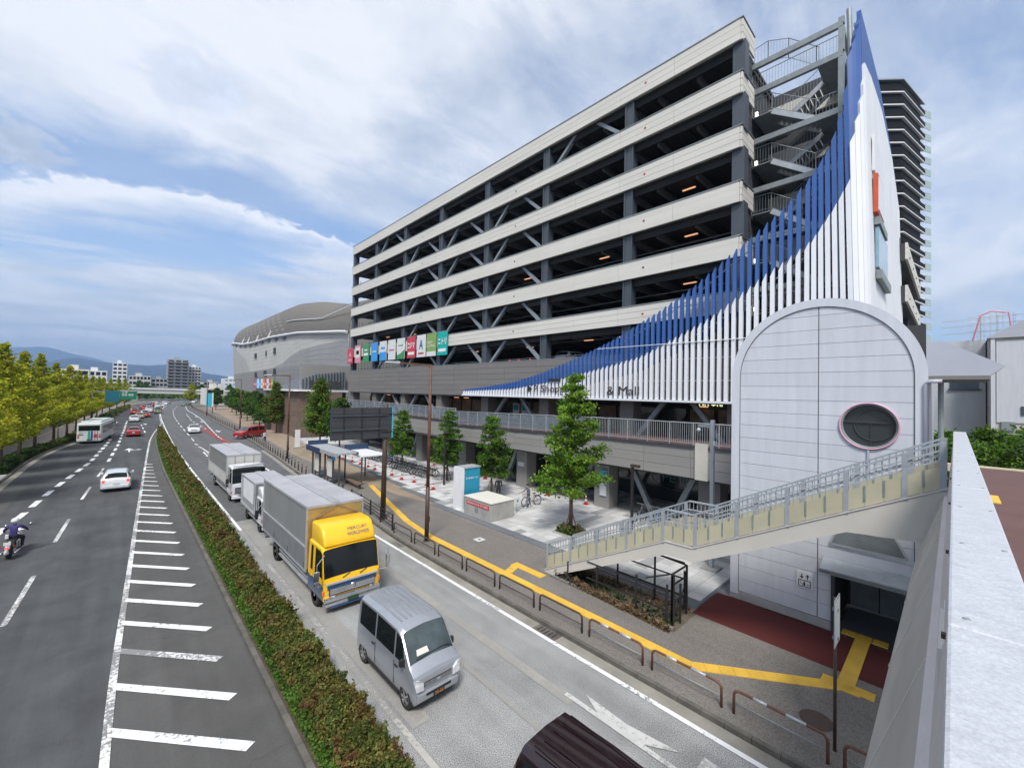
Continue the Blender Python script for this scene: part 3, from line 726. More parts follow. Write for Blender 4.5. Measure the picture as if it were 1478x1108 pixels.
verge(2600, 45, 50, .4, 1.6, .9, ['leaf_dark', 'hedge_green'], [.6, .4], .13, 'dark shrub at the left edge of the picture by the kerb', 'low shrubs', 44)
# dry weeds along the stair foundation, planted pit of the main tree
def scatter(n, quadf, h, size, mats, pr, name, label, cat, seed, z0=.1):
    r = np.random.default_rng(seed); u, v = r.uniform(size=n), r.uniform(size=n)
    x, y = quadf(u, v); P = np.stack([x, y, z0 + h * r.uniform(0, 1, n) ** 1.6 * (.3 + vnoise(np.stack([x, y, x * 0], 1), 2.5, seed))], 1)
    return fill(name, P, size, mats, pr, label, cat, seed)
scatter(1500, lambda u, v: (14.20 - .34 * (1 - u) + v * .22, 6.7 + u * 5.4), .34, .10, ['dry_grass', 'soil'], [.8, .2], 'dry_weeds', 'dry brown weeds along the edge of the pit under the stairs', 'weeds', 51)
scatter(1800, lambda u, v: (19.35 + (u - .5) * 1.3, 15.35 + (v - .5) * 1.3), .38, .11, ['hedge_green', 'dry_grass', 'leaf_green'], [.5, .3, .2], 'ground_cover', 'grassy planting in the square pit at the foot of the tall green tree', 'ground cover', 52, .12)
scatter(900, lambda u, v: (14.3 + u * 1.6, 6.8 + v * 5.4), .22, .12, ['leaf_dark', 'dry_grass'], [.5, .5], 'weeds', 'sparse dark weeds on the dirt floor beneath the stairs', 'weeds', 53, .09)
b = MB()
for x0, x1, y0, y1 in ((18.6, 20.1, 14.55, 14.67), (18.6, 20.1, 16.03, 16.15), (18.6, 18.72, 14.67, 16.03), (19.98, 20.1, 14.67, 16.03)): b.box(x0, x1, y0, y1, .08, .2)
tag(b.build('tree_pit_edge', 'concrete'), 'low concrete frame around the pit of the tall green tree', 'planter edge')
# ---- plaza paving: slabs one by one in view near the stairs, joined beyond
pav = sroot('plaza_paving', (0, 0, 0))
b = MB(); b.add(*(lambda s_: (s_.v, s_.f))(strip(lambda y: np.interp(y, [0, 24, 40, 66, 100, 200], [16.3, 16.4, 18.0, 20.0, 23.8, 33]), lambda y: 60, 5.0, 200, .075, 8))); struct('slab_bed', b, 'joint', pav)
tone = lambda x, y, q: ('slab_d' if (x < 16.95 and y < 60) else ('slab_c' if (abs((y - 9.4 - (x - 17) * .25) % 5.2) < .55 or q < .04) else ('slab_b' if q < .45 else 'slab_a')))
slabs = {k: MB().box(-.293, .293, -.293, .293, -.04, 0).mesh('paving_slab', k) for k in ('slab_a', 'slab_b', 'slab_c', 'slab_d')}
joined = {k: MB() for k in slabs}; rr = random.Random(5); cells = []
for i in range(46):
    for j in range(110):
        x = 16.66 + i * .6; y = 7.2 + j * .6
        left = float(np.interp(y, [0, 24, 40, 66, 100], [16.4, 16.5, 18.1, 20.1, 23.9]))
        if x < left: continue
        if 18.65 < x < 20.05 and 14.6 < y < 16.1: continue
        cells.append((x, y, tone(x - left + 16.4, y, rr.random())))
cells.sort(key=lambda c: c[0] ** 2 + c[1] ** 2)
for n_, (x, y, k) in enumerate(cells):
    if n_ < 290: inst('paving_slab', slabs[k], pav, (x, y, .12 + rr.uniform(-.003, .003)))
    else: joined[k].box(x - .293, x + .293, y - .293, y + .293, .08, .12)
for k, m in joined.items():
    if m.v:
        o = m.build('paving_slabs', k, pav, fix=False); o['kind'] = 'stuff'
# red surface in front of the elevator tower and its grey ramp
b = MB(); b.quad((15.85, 6.75, WZ + .006), (18.3, 6.75, WZ + .006), (18.3, -.6, WZ + .006), (15.85, -.6, WZ + .006)); struct('red_pavement', b, 'red_surface')
b = MB(); b.quad((16.25, 6.8, WZ + .012), (22, 6.8, WZ + .012), (22, 7.5, WZ + .012), (16.25, 7.5, WZ + .012)); struct('grey_pavement', b, 'slab_d')
b = MB(); b.quad((14.1, 6.6, WZ + .004), (15.9, 6.6, WZ + .004), (15.9, 12.4, WZ + .004), (14.1, 12.4, WZ + .004)); struct('dirt_patch', b, 'dirt')
# tactile paving tiles
tac = sroot('tactile_paving', (0, 0, 0))
tt = MB().box(-.195, .195, -.195, .195, -.02, .012); 
for a_ in (-.12, -.04, .04, .12): tt.box(a_ - .018, a_ + .018, -.17, .17, .012, .018)
tme = tt.mesh('tactile_tile', 'tactile')
def tpath(pts):
    n = 0
    for (x0, y0), (x1, y1) in zip(pts[:-1], pts[1:]):
        L_ = math.hypot(x1 - x0, y1 - y0); k = max(1, round(L_ / .395)); a = math.atan2(-(x1 - x0), (y1 - y0))
        for i in range(k):
            t = (i + .5) / k; inst('tactile_tile', tme, tac, (x0 + (x1 - x0) * t, y0 + (y1 - y0) * t, WZ + .012), a)
tpath([W(15.9, 34.4), W(14.5, 28.5), W(13.35, 23.6), W(12.95, 20.3), W(12.9, 5.5), W(15.25, 2.25), W(15.28, 1.75)])
tpath([W(13.1, 13.95), W(13.95, 14.3)]); tpath([W(14.0, 14.5), W(14.0, 12.6)]); tpath([W(15.5, 2.15), W(18.9, 2.15)]); tpath([W(18.9, 1.5), W(18.9, 2.75)])
tpath([W(15.35, 1.5), W(15.35, 2.7)])
# manhole and utility cover
o = MB().lathe([(.36, 0), (.36, .012), (.33, .02), (0.02, .02)], 28, (13.05, 2.4, WZ)).build('manhole_cover', 'brown_steel'); tag(o, 'round rusty brown manhole cover in the sidewalk by the guard rail', 'manhole cover')
t = thing('ground_plate', 'small square cream plate marking set in the sidewalk asphalt', 'ground plate', (14.6, 17.9, WZ))
MB().box(14.35, 14.85, 17.65, 18.15, WZ, WZ + .012).build('plate', 'slab_a', t); MB().lathe([(.09, 0), (.08, .01)], 12, (14.6, 17.9, WZ + .012)).build('boss', 'brown_steel', t)
# ================================================================ parking building
BX = 27.0
COLY = [9.05, 16.6, 24.9, 33.1, 41.6, 50.2, 58.8, 67.0]
BZ = [(30.05, 31.35), (26.75, 28.05), (23.4, 24.7), (20.05, 21.3), (16.7, 17.95), (13.35, 14.65)]
pk = thing('parking_building', 'large cream and grey multi-storey car park with open decks and dark columns', 'building', (BX, 8.9, 0))
Y0, Y1 = 8.9, 67.2
hb = (Y1 - Y0) / 14
pan = MB().box(-.06, .06, -hb / 2 + .008, hb / 2 - .008, -.207, .207).mesh('band_panel', 'cream_panel')
for z0, z1 in BZ:
    for r_ in range(3):
        for c_ in range(14):
            inst('band_panel', pan, pk, (BX - .06, Y0 + hb * (c_ + .5), z0 + .215 + r_ * (z1 - z0) / 3))
    MB().box(BX - .16, BX + .3, Y0 - .05, Y1, z1 + .005, z1 + .06).build('coping', 'galv', pk)
    MB().box(BX + .02, BX + .22, Y0 + .02, Y1 - .02, z0 + .06, z1).build('band_backing', 'cream_joint', pk)
    # return of the band on the short end facing the footbridge
    for r_ in range(3):
        MB().box(BX - .06, BX + 2.1, Y0 - .12, Y0 - .01, z0 + .015 + r_ * (z1 - z0) / 3, z0 + .40 + r_ * (z1 - z0) / 3).build('band_panel', 'cream_panel', pk)
    MB().box(BX - .1, BX + 2.15, Y0 - .16, Y0 + .2, z1 + .065, z1 + .1).build('coping', 'galv', pk)
    # far-end return
    MB().box(BX, BX + 14, Y1 - .1, Y1 + .02, z0, z1 - .01).build('band_panel', 'cream_panel', pk)
# grey band above the shops: eight rows of siding
gz0, gz1 = 7.85, 11.15; ghb = (Y1 - Y0) / 14
pan2 = MB().box(-.05, .05, -ghb / 2 + .01, ghb / 2 - .01, -.265, .265).mesh('cladding_panel', 'grey_panel')
for r_ in range(6):
    for c_ in range(14):
        inst('cladding_panel', pan2, pk, (BX - .05, Y0 + ghb * (c_ + .5), gz0 + .275 + r_ * .55))
MB().box(BX - .12, BX + .3, Y0, Y1, gz1 + .005, gz1 + .07).build('coping', 'galv', pk)
MB().box(BX + .01, BX + .3, Y0, Y1, gz0 - .12, gz1).build('band_backing', 'joint', pk)
# bevelled soffit
MB().box(BX + .3, 46, Y0, Y1, gz0 + .02, gz0 + .12).build('soffit', 'deckslab', pk)
# columns
for z0, z1 in [(gz1, BZ[5][0])] + [(BZ[k + 1][1], BZ[k][0]) for k in range(5)]:
    for i, y in enumerate(COLY):
        wd = .62 if 0 < i < 7 else .72
        MB().box(BX + .12, BX + .12 + .7, y - wd / 2, y + wd / 2, z0 - .1, z1 + .1).build('column', 'dark_steel', pk)
        if 0 < i < 7:
            MB().box(BX + .06, BX + .12, y - wd / 2 - .06, y - wd / 2 + .06, z0, z1).box(BX + .06, BX + .12, y + wd / 2 - .06, y + wd / 2 + .06, z0, z1).build('flange', 'dark_steel', pk)
    # charcoal end wall next to the stair tower
    MB().box(BX + .84, BX + 2.1, Y0 + .03, Y0 + .2, z0 - .05, z1 + .05).build('end_wall', 'charcoal', pk)
    b = MB()
    for k in range(5): b.box(BX + .84, BX + 2.1, Y0 + .015, Y0 + .03, z0 + k * (z1 - z0) / 5 + .02, z0 + (k + 1) * (z1 - z0) / 5 - .02)
    b.build('end_wall_board', 'charcoal', pk)
# floor slabs and the beams under them
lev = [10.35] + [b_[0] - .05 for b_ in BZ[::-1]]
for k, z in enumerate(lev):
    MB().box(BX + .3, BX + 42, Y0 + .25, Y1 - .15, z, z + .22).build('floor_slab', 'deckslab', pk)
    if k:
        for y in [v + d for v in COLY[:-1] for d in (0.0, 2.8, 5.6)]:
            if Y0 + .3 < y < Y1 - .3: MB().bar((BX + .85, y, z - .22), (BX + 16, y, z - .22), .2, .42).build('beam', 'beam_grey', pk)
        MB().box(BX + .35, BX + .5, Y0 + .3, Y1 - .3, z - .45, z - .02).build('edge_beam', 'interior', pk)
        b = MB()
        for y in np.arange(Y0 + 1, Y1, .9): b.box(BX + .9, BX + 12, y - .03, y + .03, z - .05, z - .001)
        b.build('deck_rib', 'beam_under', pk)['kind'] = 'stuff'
# V braces in some bays on each storey
braces = {0: [2, 3, 4, 5], 1: [2, 3, 4, 5], 2: [2, 3, 4, 5], 3: [1, 2, 3, 4, 5], 4: [2, 3, 4], 5: [1, 2, 5]}
brc = [(11.2, 13.35, [2, 3, 4, 5]), (14.65, 16.7, [2, 3, 4]), (17.95, 20.05, [2, 3, 4]), (21.3, 23.4, [2, 3, 4]), (24.7, 26.75, [2, 3, 4]), (28.05, 30.05, [1, 5])]
for z0, z1, bays in brc:
    for i in bays:
        ya, yb = COLY[i] + .3, COLY[i + 1] - .3; ym = (ya + yb) / 2
        for s_, ye in ((-1, ya), (1, yb)):
            MB().bar((BX + .45, ye - s_ * .2, z0 - .15), (BX + .45, ym + s_ * 1.0, z1 + .1), .3, .26).build('brace', 'brace_steel', pk)
        MB().box(BX + .4, BX + .5, ym - 1.1, ym + 1.1, z1 - .18, z1 + .05).build('gusset', 'brace_steel', pk)
# rear wall and core inside the decks
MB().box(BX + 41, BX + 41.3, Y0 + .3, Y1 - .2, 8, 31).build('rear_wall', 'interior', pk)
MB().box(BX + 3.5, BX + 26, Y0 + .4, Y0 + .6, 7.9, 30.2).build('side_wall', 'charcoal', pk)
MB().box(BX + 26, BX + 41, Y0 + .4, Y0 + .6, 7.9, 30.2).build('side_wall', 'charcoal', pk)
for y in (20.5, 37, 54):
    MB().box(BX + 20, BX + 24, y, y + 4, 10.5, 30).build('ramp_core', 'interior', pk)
b = MB()
for z in lev[:-1]:
    for k in range(16): b.box(BX + 1.2 + k * .55, BX + 1.25 + k * .55, Y1 - .22, Y1 - .17, z + .25, z + 2.6)
b.build('end_louver', 'galv', pk)
# pipes and rails glimpsed behind the openings
b = MB()
for k, z in enumerate(lev[:-1]):
    b.tube([(BX + 1.1, Y0 + .6, z + 1.15), (BX + 1.1, Y1 - .5, z + 1.15)], .035, 5); b.tube([(BX + 2.4, Y0 + 1, z + 2.55), (BX + 2.4, Y1 - 1, z + 2.55)], .05, 5)
    for y in COLY[2:-1]: b.tube([(BX + .9, y + .55, z + .2), (BX + .9, y + .55, z + 3)], .045, 5)
b.build('guard_pipe', 'galv', pk)
# strip lights
for (y, k, x) in ((12.4, 4, 1.8), (12.2, 3, 1.8), (12.3, 2, 1.9), (19.4, 3, 1.8), (21.0, 1, 2), (28.5, 3, 2), (29, 1, 3.0), (37.2, 1, 2.5), (52, 2, 3), (58, 2, 2), (17.6, 1, 1.9)):
    MB().box(BX + x, BX + x + .14, y, y + .9, lev[k] - .50, lev[k] - .44).build('strip_light', 'lamp_warm', pk)
# red and dark round vent caps on the bands
for i, y in enumerate((15.2, 28.6, 45.4)):
    for z0, z1 in BZ:
        if i == 0 or z0 < 30: MB().lathe([(.09, 0), (.09, .06), (.05, .08)], 10, (BX - .12, y, (z0 + z1) / 2), 'x').build('vent_cap', 'red_ink' if i == 0 else 'ink', pk)
# parapets hide the roof; roof slab
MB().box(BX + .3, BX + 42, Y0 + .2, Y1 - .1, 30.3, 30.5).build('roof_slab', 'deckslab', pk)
# -------- shop floors below: deck level and ground level
for i, y in enumerate(COLY):
    MB().box(BX + .3, BX + 1.4, y - .55, y + .55, 5.1, 7.85).build('clad_column', 'grey_panel', pk)
    b = MB()
    for k in range(5): b.box(BX + .28, BX + .3, y - .55, y + .55, 5.2 + k * .53, 5.69 + k * .53)
    b.build('column_board', 'grey_panel', pk)
for i in (1, 2, 4, 6 - 1, 0):
    if i in (2, 4, 0, 5):
        ya, yb = COLY[i] + .7, COLY[i + 1] - .7; ym = (ya + yb) / 2
        for s_, ye in ((-1, ya), (1, yb)): MB().bar((BX + .55, ye, 5.15), (BX + .55, ym + s_ * .9, 7.9), .3, .3).build('brace', 'galv', pk)
MB().box(BX + 3.6, BX + 3.9, 9, Y1, 5.1, 7.8).build('shop_wall', 'interior', pk)
rr = random.Random(2)
for y in np.arange(9.6, Y1 - 1, 2.0):
    k = rr.random()
    MB().box(BX + 3.5, BX + 3.58, y, y + 1.7, 5.3, 7.3).build('shop_window', 'glass_dark' if k < .5 else 'interior_warm', pk)
    if k > .78: MB().box(BX + 3.2, BX + 3.5, y + .4, y + 1.0, 7.45, 7.52).build('downlight', 'lamp_warm', pk)
for y in (29.9, 31.2, 27.2):
    t_ = MB().box(BX + 3.38, BX + 3.46, y, y + .9, 5.5, 7.1).build('poster', 'white_dull' if y != 27.2 else 'cyan', pk)
    MB().box(BX + 3.36, BX + 3.38, y + .1, y + .8, 6.4, 6.95).build('poster_print', 'teal', pk)
text('shop_lettering', 'NITORI', 'sign_glow', pk, (BX + 3.0, 12.45, 7.55), (0, -1, 0), (0, 0, 1), .55, .0, 1.6, .03)
MB().box(BX + 3.0, BX + 3.05, 12.55, 13.1, 7.55, 8.1).build('shop_emblem', 'flag_green', pk)
# ground floor
for i, y in enumerate([9.9, 17.4, 25.6, 34.2, 42.6, 51, 59.4]):
    x0 = 25.4
    MB().box(x0, x0 + 1.15, y - .62, y + .62, .1, 3.65).build('clad_column', 'grey_panel_light' if i in (1, 2) else 'grey_panel', pk)
    MB().box(x0 + 1.16, x0 + 1.3, y - .6, y + .6, .1, 3.6).build('column_back', 'charcoal', pk)
    if i in (0, 1, 2, 4): MB().bar((x0 + .5, y + .8, 3.7), (x0 + .5, y + 2.6, .1), .32, .32).build('brace', 'galv', pk); MB().bar((x0 + .5, y + 5.6, 3.7), (x0 + .5, y + 3.6, .1), .32, .32).build('brace', 'galv', pk)
MB().box(31.0, 31.3, 5.5, 20.6, .1, 3.7).build('shop_wall', 'glass_dark', pk)
MB().box(29.4, 29.7, 20.6, Y1, .1, 3.7).build('shop_wall', 'interior', pk)
for y in (22.3, 23.6, 31.5, 33, 36.8, 45, 47.4):
    MB().box(29.28, 29.38, y, y + 1.0, .15, 2.5).build('glass_door', 'interior_warm', pk); MB().box(29.2, 29.28, y + .28, y + .6, 1.2, 1.75).build('door_notice', 'white_dull', pk)
MB().box(29.25, 29.35, 37.8, 39.4, 1.8, 2.8).build('wall_vent', 'galv_light', pk)
# black post with a hooded lamp, sign on the column
MB().box(25.3, 25.38, 16.95, 17.5, 1.0, 2.8).build('wall_sign', 'white_dull', pk); MB().box(25.27, 25.30, 16.95, 17.5, 2.4, 2.8).build('wall_sign_head', 'cyan', pk)
MB().box(25.33, 25.4, 25.3, 26.0, 1.9, 2.25).build('column_notice', 'white_dull', pk)
text('window_lettering', 'PETE', 'glass_green', pk, (30.96, 15.6, 1.6), (0, -1, 0), (0, 0, 1), .62, .0, 2.3, .0)
b = MB(); pts = [(30.95, 14.6 + 1.9 * math.cos(a), 1.9 + .85 * math.sin(a)) for a in np.linspace(0, 6.283, 33)]; b.tube(pts, .025, 5); b.build('window_emblem', 'glass_green', pk)
MB().box(27, 27.6, 5.6, 8.8, .1, 7.9).build('corner_wall', 'grey_panel', pk)
# ================================================================ pedestrian deck
dk = thing('pedestrian_deck', 'grey clad raised walkway running along the shops with railings', 'walkway', (24, 8, 0))
def dz_(y): return float(np.interp(y, [0, 8, 16, 34, 34.01, 62], [5.42, 5.42, 5.36, 4.98, 5.22, 5.45]))
def dx_(y): return 24.0 if y < 34 else 24.6
for a, b_ in ((4.5, 34), (34, 64)):
    n = int((b_ - a) / 2); vs = []; fs = []
    for i in range(n + 1):
        y = a + (b_ - a) * i / n; z = dz_(min(max(y, a + .02), b_)); vs += [(dx_(a + .5), y, z - .02), (29.5 + 1.0, y, z - .02), (dx_(a + .5), y, z - .14), (30.5, y, z - .14)]
    for i in range(n):
        k = 4 * i; fs += [(k, k + 1, k + 5, k + 4), (k + 2, k + 6, k + 7, k + 3), (k, k + 4, k + 6, k + 2)]
    MB().add(vs, fs).build('deck_floor', 'deck_red', dk)
# fascia panels in three rows
for j in range(3):
    for i in range(20):
        ya = 4.5 + i * 2.95; yb = ya + 2.93
        if ya > 62: break
        x = dx_((ya + yb) / 2); base = 3.52 + .0
        za, zb = dz_(ya) - .16, dz_(yb) - .16
        if ya < 34 < yb: za = zb = dz_(yb) - .16
        ha, hb_ = (za - base) / 3, (zb - base) / 3
        b = MB(); b.add([(x, ya, base + ha * j + .008), (x, yb, base + hb_ * j + .008), (x, yb, base + hb_ * (j + 1) - .008), (x, ya, base + ha * (j + 1) - .008),
                         (x + .08, ya, base + ha * j + .008), (x + .08, yb, base + hb_ * j + .008), (x + .08, yb, base + hb_ * (j + 1) - .008), (x + .08, ya, base + ha * (j + 1) - .008)],
                        [(0, 1, 2, 3), (4, 7, 6, 5), (0, 4, 5, 1), (3, 2, 6, 7), (0, 3, 7, 4), (1, 5, 6, 2)])
        b.build('fascia_panel', 'grey_panel_light', dk)
MB().box(24.09, 24.2, 4.5, 34, 3.52, 5.0).box(24.69, 24.8, 34, 63, 3.52, 4.9).build('fascia_backing', 'joint', dk)
MB().box(24.1, 31, 4.5, 63, 3.42, 3.55).build('soffit', 'deckslab', dk)
for i in range(30):
    ya = 4.5 + i * 2; z = dz_(ya + 1); 
    if ya < 63: MB().box(dx_(ya + 1) - .08, dx_(ya + 1) + .18, ya, ya + 1.995, z - .17, z - .02).build('edge_trim', 'charcoal', dk)
# railing: posts and rails as parts, balusters joined per bay
rl = MB(); 
for i in range(42):
    ya = 4.6 + i * 1.42; yb = ya + 1.42
    if yb > 63.5: break
    x = dx_(ya + .7) + .05; z = dz_(ya + .7)
    MB().box(x - .03, x + .03, ya - .03, ya + .03, z - .02, z + 1.28).build('railing_post', 'rail_post', dk)
    MB().bar((x, ya, z + 1.28), (x, yb, z + 1.28), .07, .05).build('handrail', 'galv_light', dk)
    b = MB(); b.bar((x, ya, z + .10), (x, yb, z + .10), .03, .03)
    if ya < 17:
        for k in range(1, 11): b.bar((x, ya + k * .129, z + .1), (x, ya + k * .129, z + 1.25), .022)
        b.build('baluster_set', 'rail_grey', dk)
    else:
        b.build('bottom_rail', 'rail_grey', dk)
        MB().box(x - .008, x + .008, ya + .05, yb - .05, z + .14, z + 1.2).build('mesh_screen', 'fence_mesh' if 'fence_mesh' in MT else 'rail_grey', dk)
MB().box(23.86, 23.98, 9.4, 10.1, 3.5, 5.55).build('downpipe_cover', 'stringer', dk)
# ================================================================ fin screen (sail shape)
fs_ = thing('fin_screen', 'sail shaped screen of blue over white vertical fins wrapping the building corner', 'facade screen', (26, 9, 7.8))
Ty, Tz = zip(*sorted([(34.9, 8.42), (31, 8.75), (27.6, 9.15), (24.2, 9.85), (20.5, 10.95), (17.3, 12.05), (13.55, 13.75), (11.25, 15.0), (9.2, 16.45), (7.8, 17.4), (6.4, 18.45), (5.14, 19.8), (4.27, 21.0), (3.8, 22.2), (3.45, 23.6), (3.2, 25.2), (3.0, 27.6)]))
By, Bz = zip(*sorted([(34.9, 8.25), (27.6, 8.5), (23.4, 9.05), (19.2, 9.85), (14.9, 10.75), (12.7, 11.7), (10.14, 12.9), (8.8, 13.8), (7.4, 14.8), (6.4, 15.4), (5.1, 16.3), (4.0, 17.9), (3.3, 19.1), (2.6, 21.1)]))
path = []                     # (x, y, tangent angle, top, boundary)
y = 34.9
while y > 3.25:
    path.append((26.0, y, 0, float(np.interp(y, Ty, Tz)), float(np.interp(y, By, Bz)))); y -= .395 if y > 5.4 else .31
YF = path[-1][1]; Rr = .62; n = 5
for k in range(1, n + 1):
    a = k / n * math.pi / 2
    path.append((26 + Rr * (1 - math.cos(a)), YF - Rr * math.sin(a), a, float(np.interp(k / n, [0, .5, 1], [path[-1][3] if k == 1 else 25.2, 26.6, 27.8])) if 0 else 25.0 + 2.8 * (k / n), 20.2 + 4.8 * (k / n)))
for k in range(1, 62):
    xs_ = 26 + Rr + k * .3
    path.append((xs_, YF - Rr, math.pi / 2, float(np.interp(xs_, [26.6, 30, 34, 38.4, 42, 44.2, 45.4], [27.8, 27.9, 28.0, 27.2, 26.2, 25.3, 23.6])), float(np.interp(xs_, [26.6, 29, 34, 40, 45], [25.0, 25.6, 26.2, 25.6, 23.4]))))
YS = YF - Rr
def leanf(x, y, z): return max(0.0, min(1.0, (5.2 - y) / 1.8)) * .022 * (z - 10.5)
cut = .10
for i, (x, y, a, T, B_) in enumerate(path):
    wd, dp = ((.100, .09) if a < .1 else (.105, .09))
    ca, sa = math.cos(a), math.sin(a)
    def fin(z0, z1a, z1b, out):
        pts = []
        for u, v, zz_ in ((-wd, -dp, 0), (wd, -dp, 0), (wd, dp, 0), (-wd, dp, 0)): pts.append((u, v))
        vs = []
        for zt in (0, 1):
            for u, v in pts:
                # u runs along the facade (towards the camera end), v is depth
                X = x + (v + out) * ca + u * sa; Y = y - u * ca + (v + out) * sa
                z = z0 if zt == 0 else (z1a if u < 0 else z1b)
                vs.append((X, Y + leanf(x, y, z), z))
        return MB().add(vs, [(0, 3, 2, 1), (4, 5, 6, 7), (0, 1, 5, 4), (1, 2, 6, 5), (2, 3, 7, 6), (3, 0, 4, 7)])
    sl_ = 0 if a > 1.5 else min(.22, max(.04, .05 + (T - 8.4) * .02))
    zb = 7.95
    fin(zb, B_ - sl_, B_ + sl_, 0.0).build('white_fin', 'white_fin', fs_)
    if T - B_ > .15: fin(B_ - .05 if a > 1.5 else max(zb, B_ - .9), T - sl_, T + sl_, .12 if a < 1.5 else .1).build('blue_fin', 'blue_fin', fs_)
# rails carrying the fins
def rail(zf, name='fin_rail', mat='white_fin', off=.30, r=.035, cond=None):
    b = MB(); seg = []
    for p in path:
        z = zf(p); 
        ok = z is not None and z < p[3] - .05
        if ok: seg.append((p[0] + off * math.cos(p[2]), p[1] + off * math.sin(p[2]) + leanf(p[0], p[1], z), z))
        if (not ok or p is path[-1]) and len(seg) > 1: b.tube(seg, r, 5); seg = []
        elif not ok: seg = []
    if b.v: b.build(name, mat, fs_)
rail(lambda p: p[4] - .35); rail(lambda p: p[3] - .45, mat='galv_light'); rail(lambda p: 10.6); rail(lambda p: 11.6, off=-.14, r=.022); rail(lambda p: 14.0, off=.3, mat='galv_light'); rail(lambda p: 17.3, mat='galv_light'); rail(lambda p: 20.5, mat='galv_light'); rail(lambda p: 9.2, off=.3)
MB().box(25.8, 26.2, 4.3, 35.1, 7.82, 7.94).build('bottom_rail', 'white_fin', fs_)
MB().box(26.35, 26.9, 6, 34.6, 7.86, 7.93).build('catwalk', 'galv', fs_)
MB().add([(x, y + (.022 * (z - 10.5)), z) for x in (27.0, 43.5) for y in (3.0, 3.15) for z in (7.9, 22.6)], [(0, 1, 5, 4), (2, 6, 7, 3), (1, 3, 7, 5), (0, 4, 6, 2), (0, 2, 3, 1), (4, 5, 7, 6)]).build('side_panel', 'white_fin', fs_)
MB().tube([(26.35, 3.05, 7.9), (26.45, 3.65, 28.1)], .11, 8).build('corner_mast', 'galv', fs_)
for x0, x1, z0, z1, m_, d in ((28.0, 30.6, 17.9, 19.9, 'sign_orange', .32), (28.0, 30.9, 20.1, 22.0, 'white_paint', .18), (28.3, 32.4, 15.1, 17.2, 'glass_blue', .25), (28.3, 32.8, 14.5, 14.95, 'galv', .4), (28.2, 31.6, 17.3, 17.7, 'galv', .4), (30.9, 33.5, 16.0, 18.8, 'white_paint', .12)):
    yy_ = YS - .12 + .022 * ((z0 + z1) / 2 - 10.5); d *= .6
    t_ = MB().box(x0, x1, yy_ - d, yy_, z0, z1).build('side_sign', m_, fs_)
    if m_ == 'sign_orange': MB().box(x0 + .2, x1 - .15, yy_ - d - .03, yy_ - d, z0 + .15, z1 - .15).build('sign_face', 'white_paint', t_)
for k in range(6): MB().box(28.2 + k * 1.2, 29.1 + k * 1.2, YS + .25, YS + .36, 24.6 - k * .28, 25.3 - k * .28).build('side_letter', 'white_paint', fs_)
# lettering on the fins
MB().prism([(25.0, 8.6), (25.55, 8.28), (25.55, 8.92)], 25.84, 25.88, 'x').build('arrow_sign', 'ink', fs_)
text('fin_lettering', 'P Shopping', 'ink', fs_, (25.86, 24.75, 8.15), (0, -1, 0), (0, 0, 1), .75, .0, 4.6, .0)
text('fin_lettering', '& Mall', 'ink', fs_, (25.86, 17.4, 8.2), (0, -1, 0), (0, 0, 1), .62, .0, 2.6, .0)
MB().box(25.82, 25.86, 21.8, 23.1, 9.2, 9.42).build('small_sign', 'ink', fs_)
# ================================================================ outside steel staircase
st = thing('steel_staircase', 'galvanised outdoor fire staircase with zigzag flights between car park and fins', 'staircase', (28.5, 6, 8))
ZL = [12.1, 15.4, 18.7, 21.95, 25.2, 28.5]
SX, YL, YR = 30.0, 9.2, 4.5
def rail_line(parent, pts, h=1.1, mat='galv', bal=.16, nm='railing'):
    b = MB()
    b.tube([(p[0], p[1], p[2] + h) for p in pts], .024, 5)
    b.tube([(p[0], p[1], p[2] + .12) for p in pts], .016, 4)
    for p, q in zip(pts[:-1], pts[1:]):
        L_ = math.dist(p[:2], q[:2]); k = max(1, int(L_ / bal))
        for i in range(k + 1):
            t = i / k; x, y, z = [p[j] + (q[j] - p[j]) * t for j in range(3)]
            b.bar((x, y, z), (x, y, z + h), .035 if i in (0, k) else .014)
    return b.build(nm, mat, parent)
for k, z in enumerate(ZL + [30.26]):
    MB().bar((SX, YL + .25, z - .17), (SX, YR - .1, z - .17), .22, .34).build('edge_beam', 'galv', st)
    MB().bar((SX + .1, YR, z - .17), (SX + 4, YR, z - .17), .2, .34).build('cross_beam', 'galv', st)
    if k < 6:
        MB().box(SX + .15, SX + 4, YR + .1, 5.7, z - .08, z - .02).build('landing', 'galv', st)
        rail_line(st, [(SX + .1, 5.7, z), (SX + .1, YR + .05, z), (SX + 3, YR + .05, z)])
        MB().box(SX + 4.0, SX + 4.15, 4.35, 9.3, z - .6, z + .75).build('back_panel', 'cream_panel', st)
        z2 = ([8.9] + ZL)[k]; zm = (z + z2) / 2 if k else z - 1.62
        MB().box(SX + .15, SX + 4, 8.05, YL, zm - .08, zm - .02).build('half_landing', 'galv', st)
        rail_line(st, [(SX + .12, 8.05, zm), (SX + .12, YL, zm)])
        # front flight falls to the right from the half landing, rear flight climbs to the right
        for x0, x1, ya, za, yb, zb in ((SX + .15, SX + 1.7, 8.05, zm, 5.7, z - 3.27), (SX + 2.1, SX + 3.6, 8.05, zm, 5.7, z)):
            for x in (x0, x1): MB().bar((x, ya, za - .1), (x, yb, zb - .1), .07, .30).build('flight_stringer', 'galv_light', st)
            b = MB()
            for i in range(9):
                t = (i + .5) / 9; b.box(x0, x1, ya + (yb - ya) * t - .13, ya + (yb - ya) * t + .13, za + (zb - za) * t, za + (zb - za) * t + .03)
            b.build('tread', 'galv', st)
            rail_line(st, [(x0, ya, za), (x0, yb, zb)])
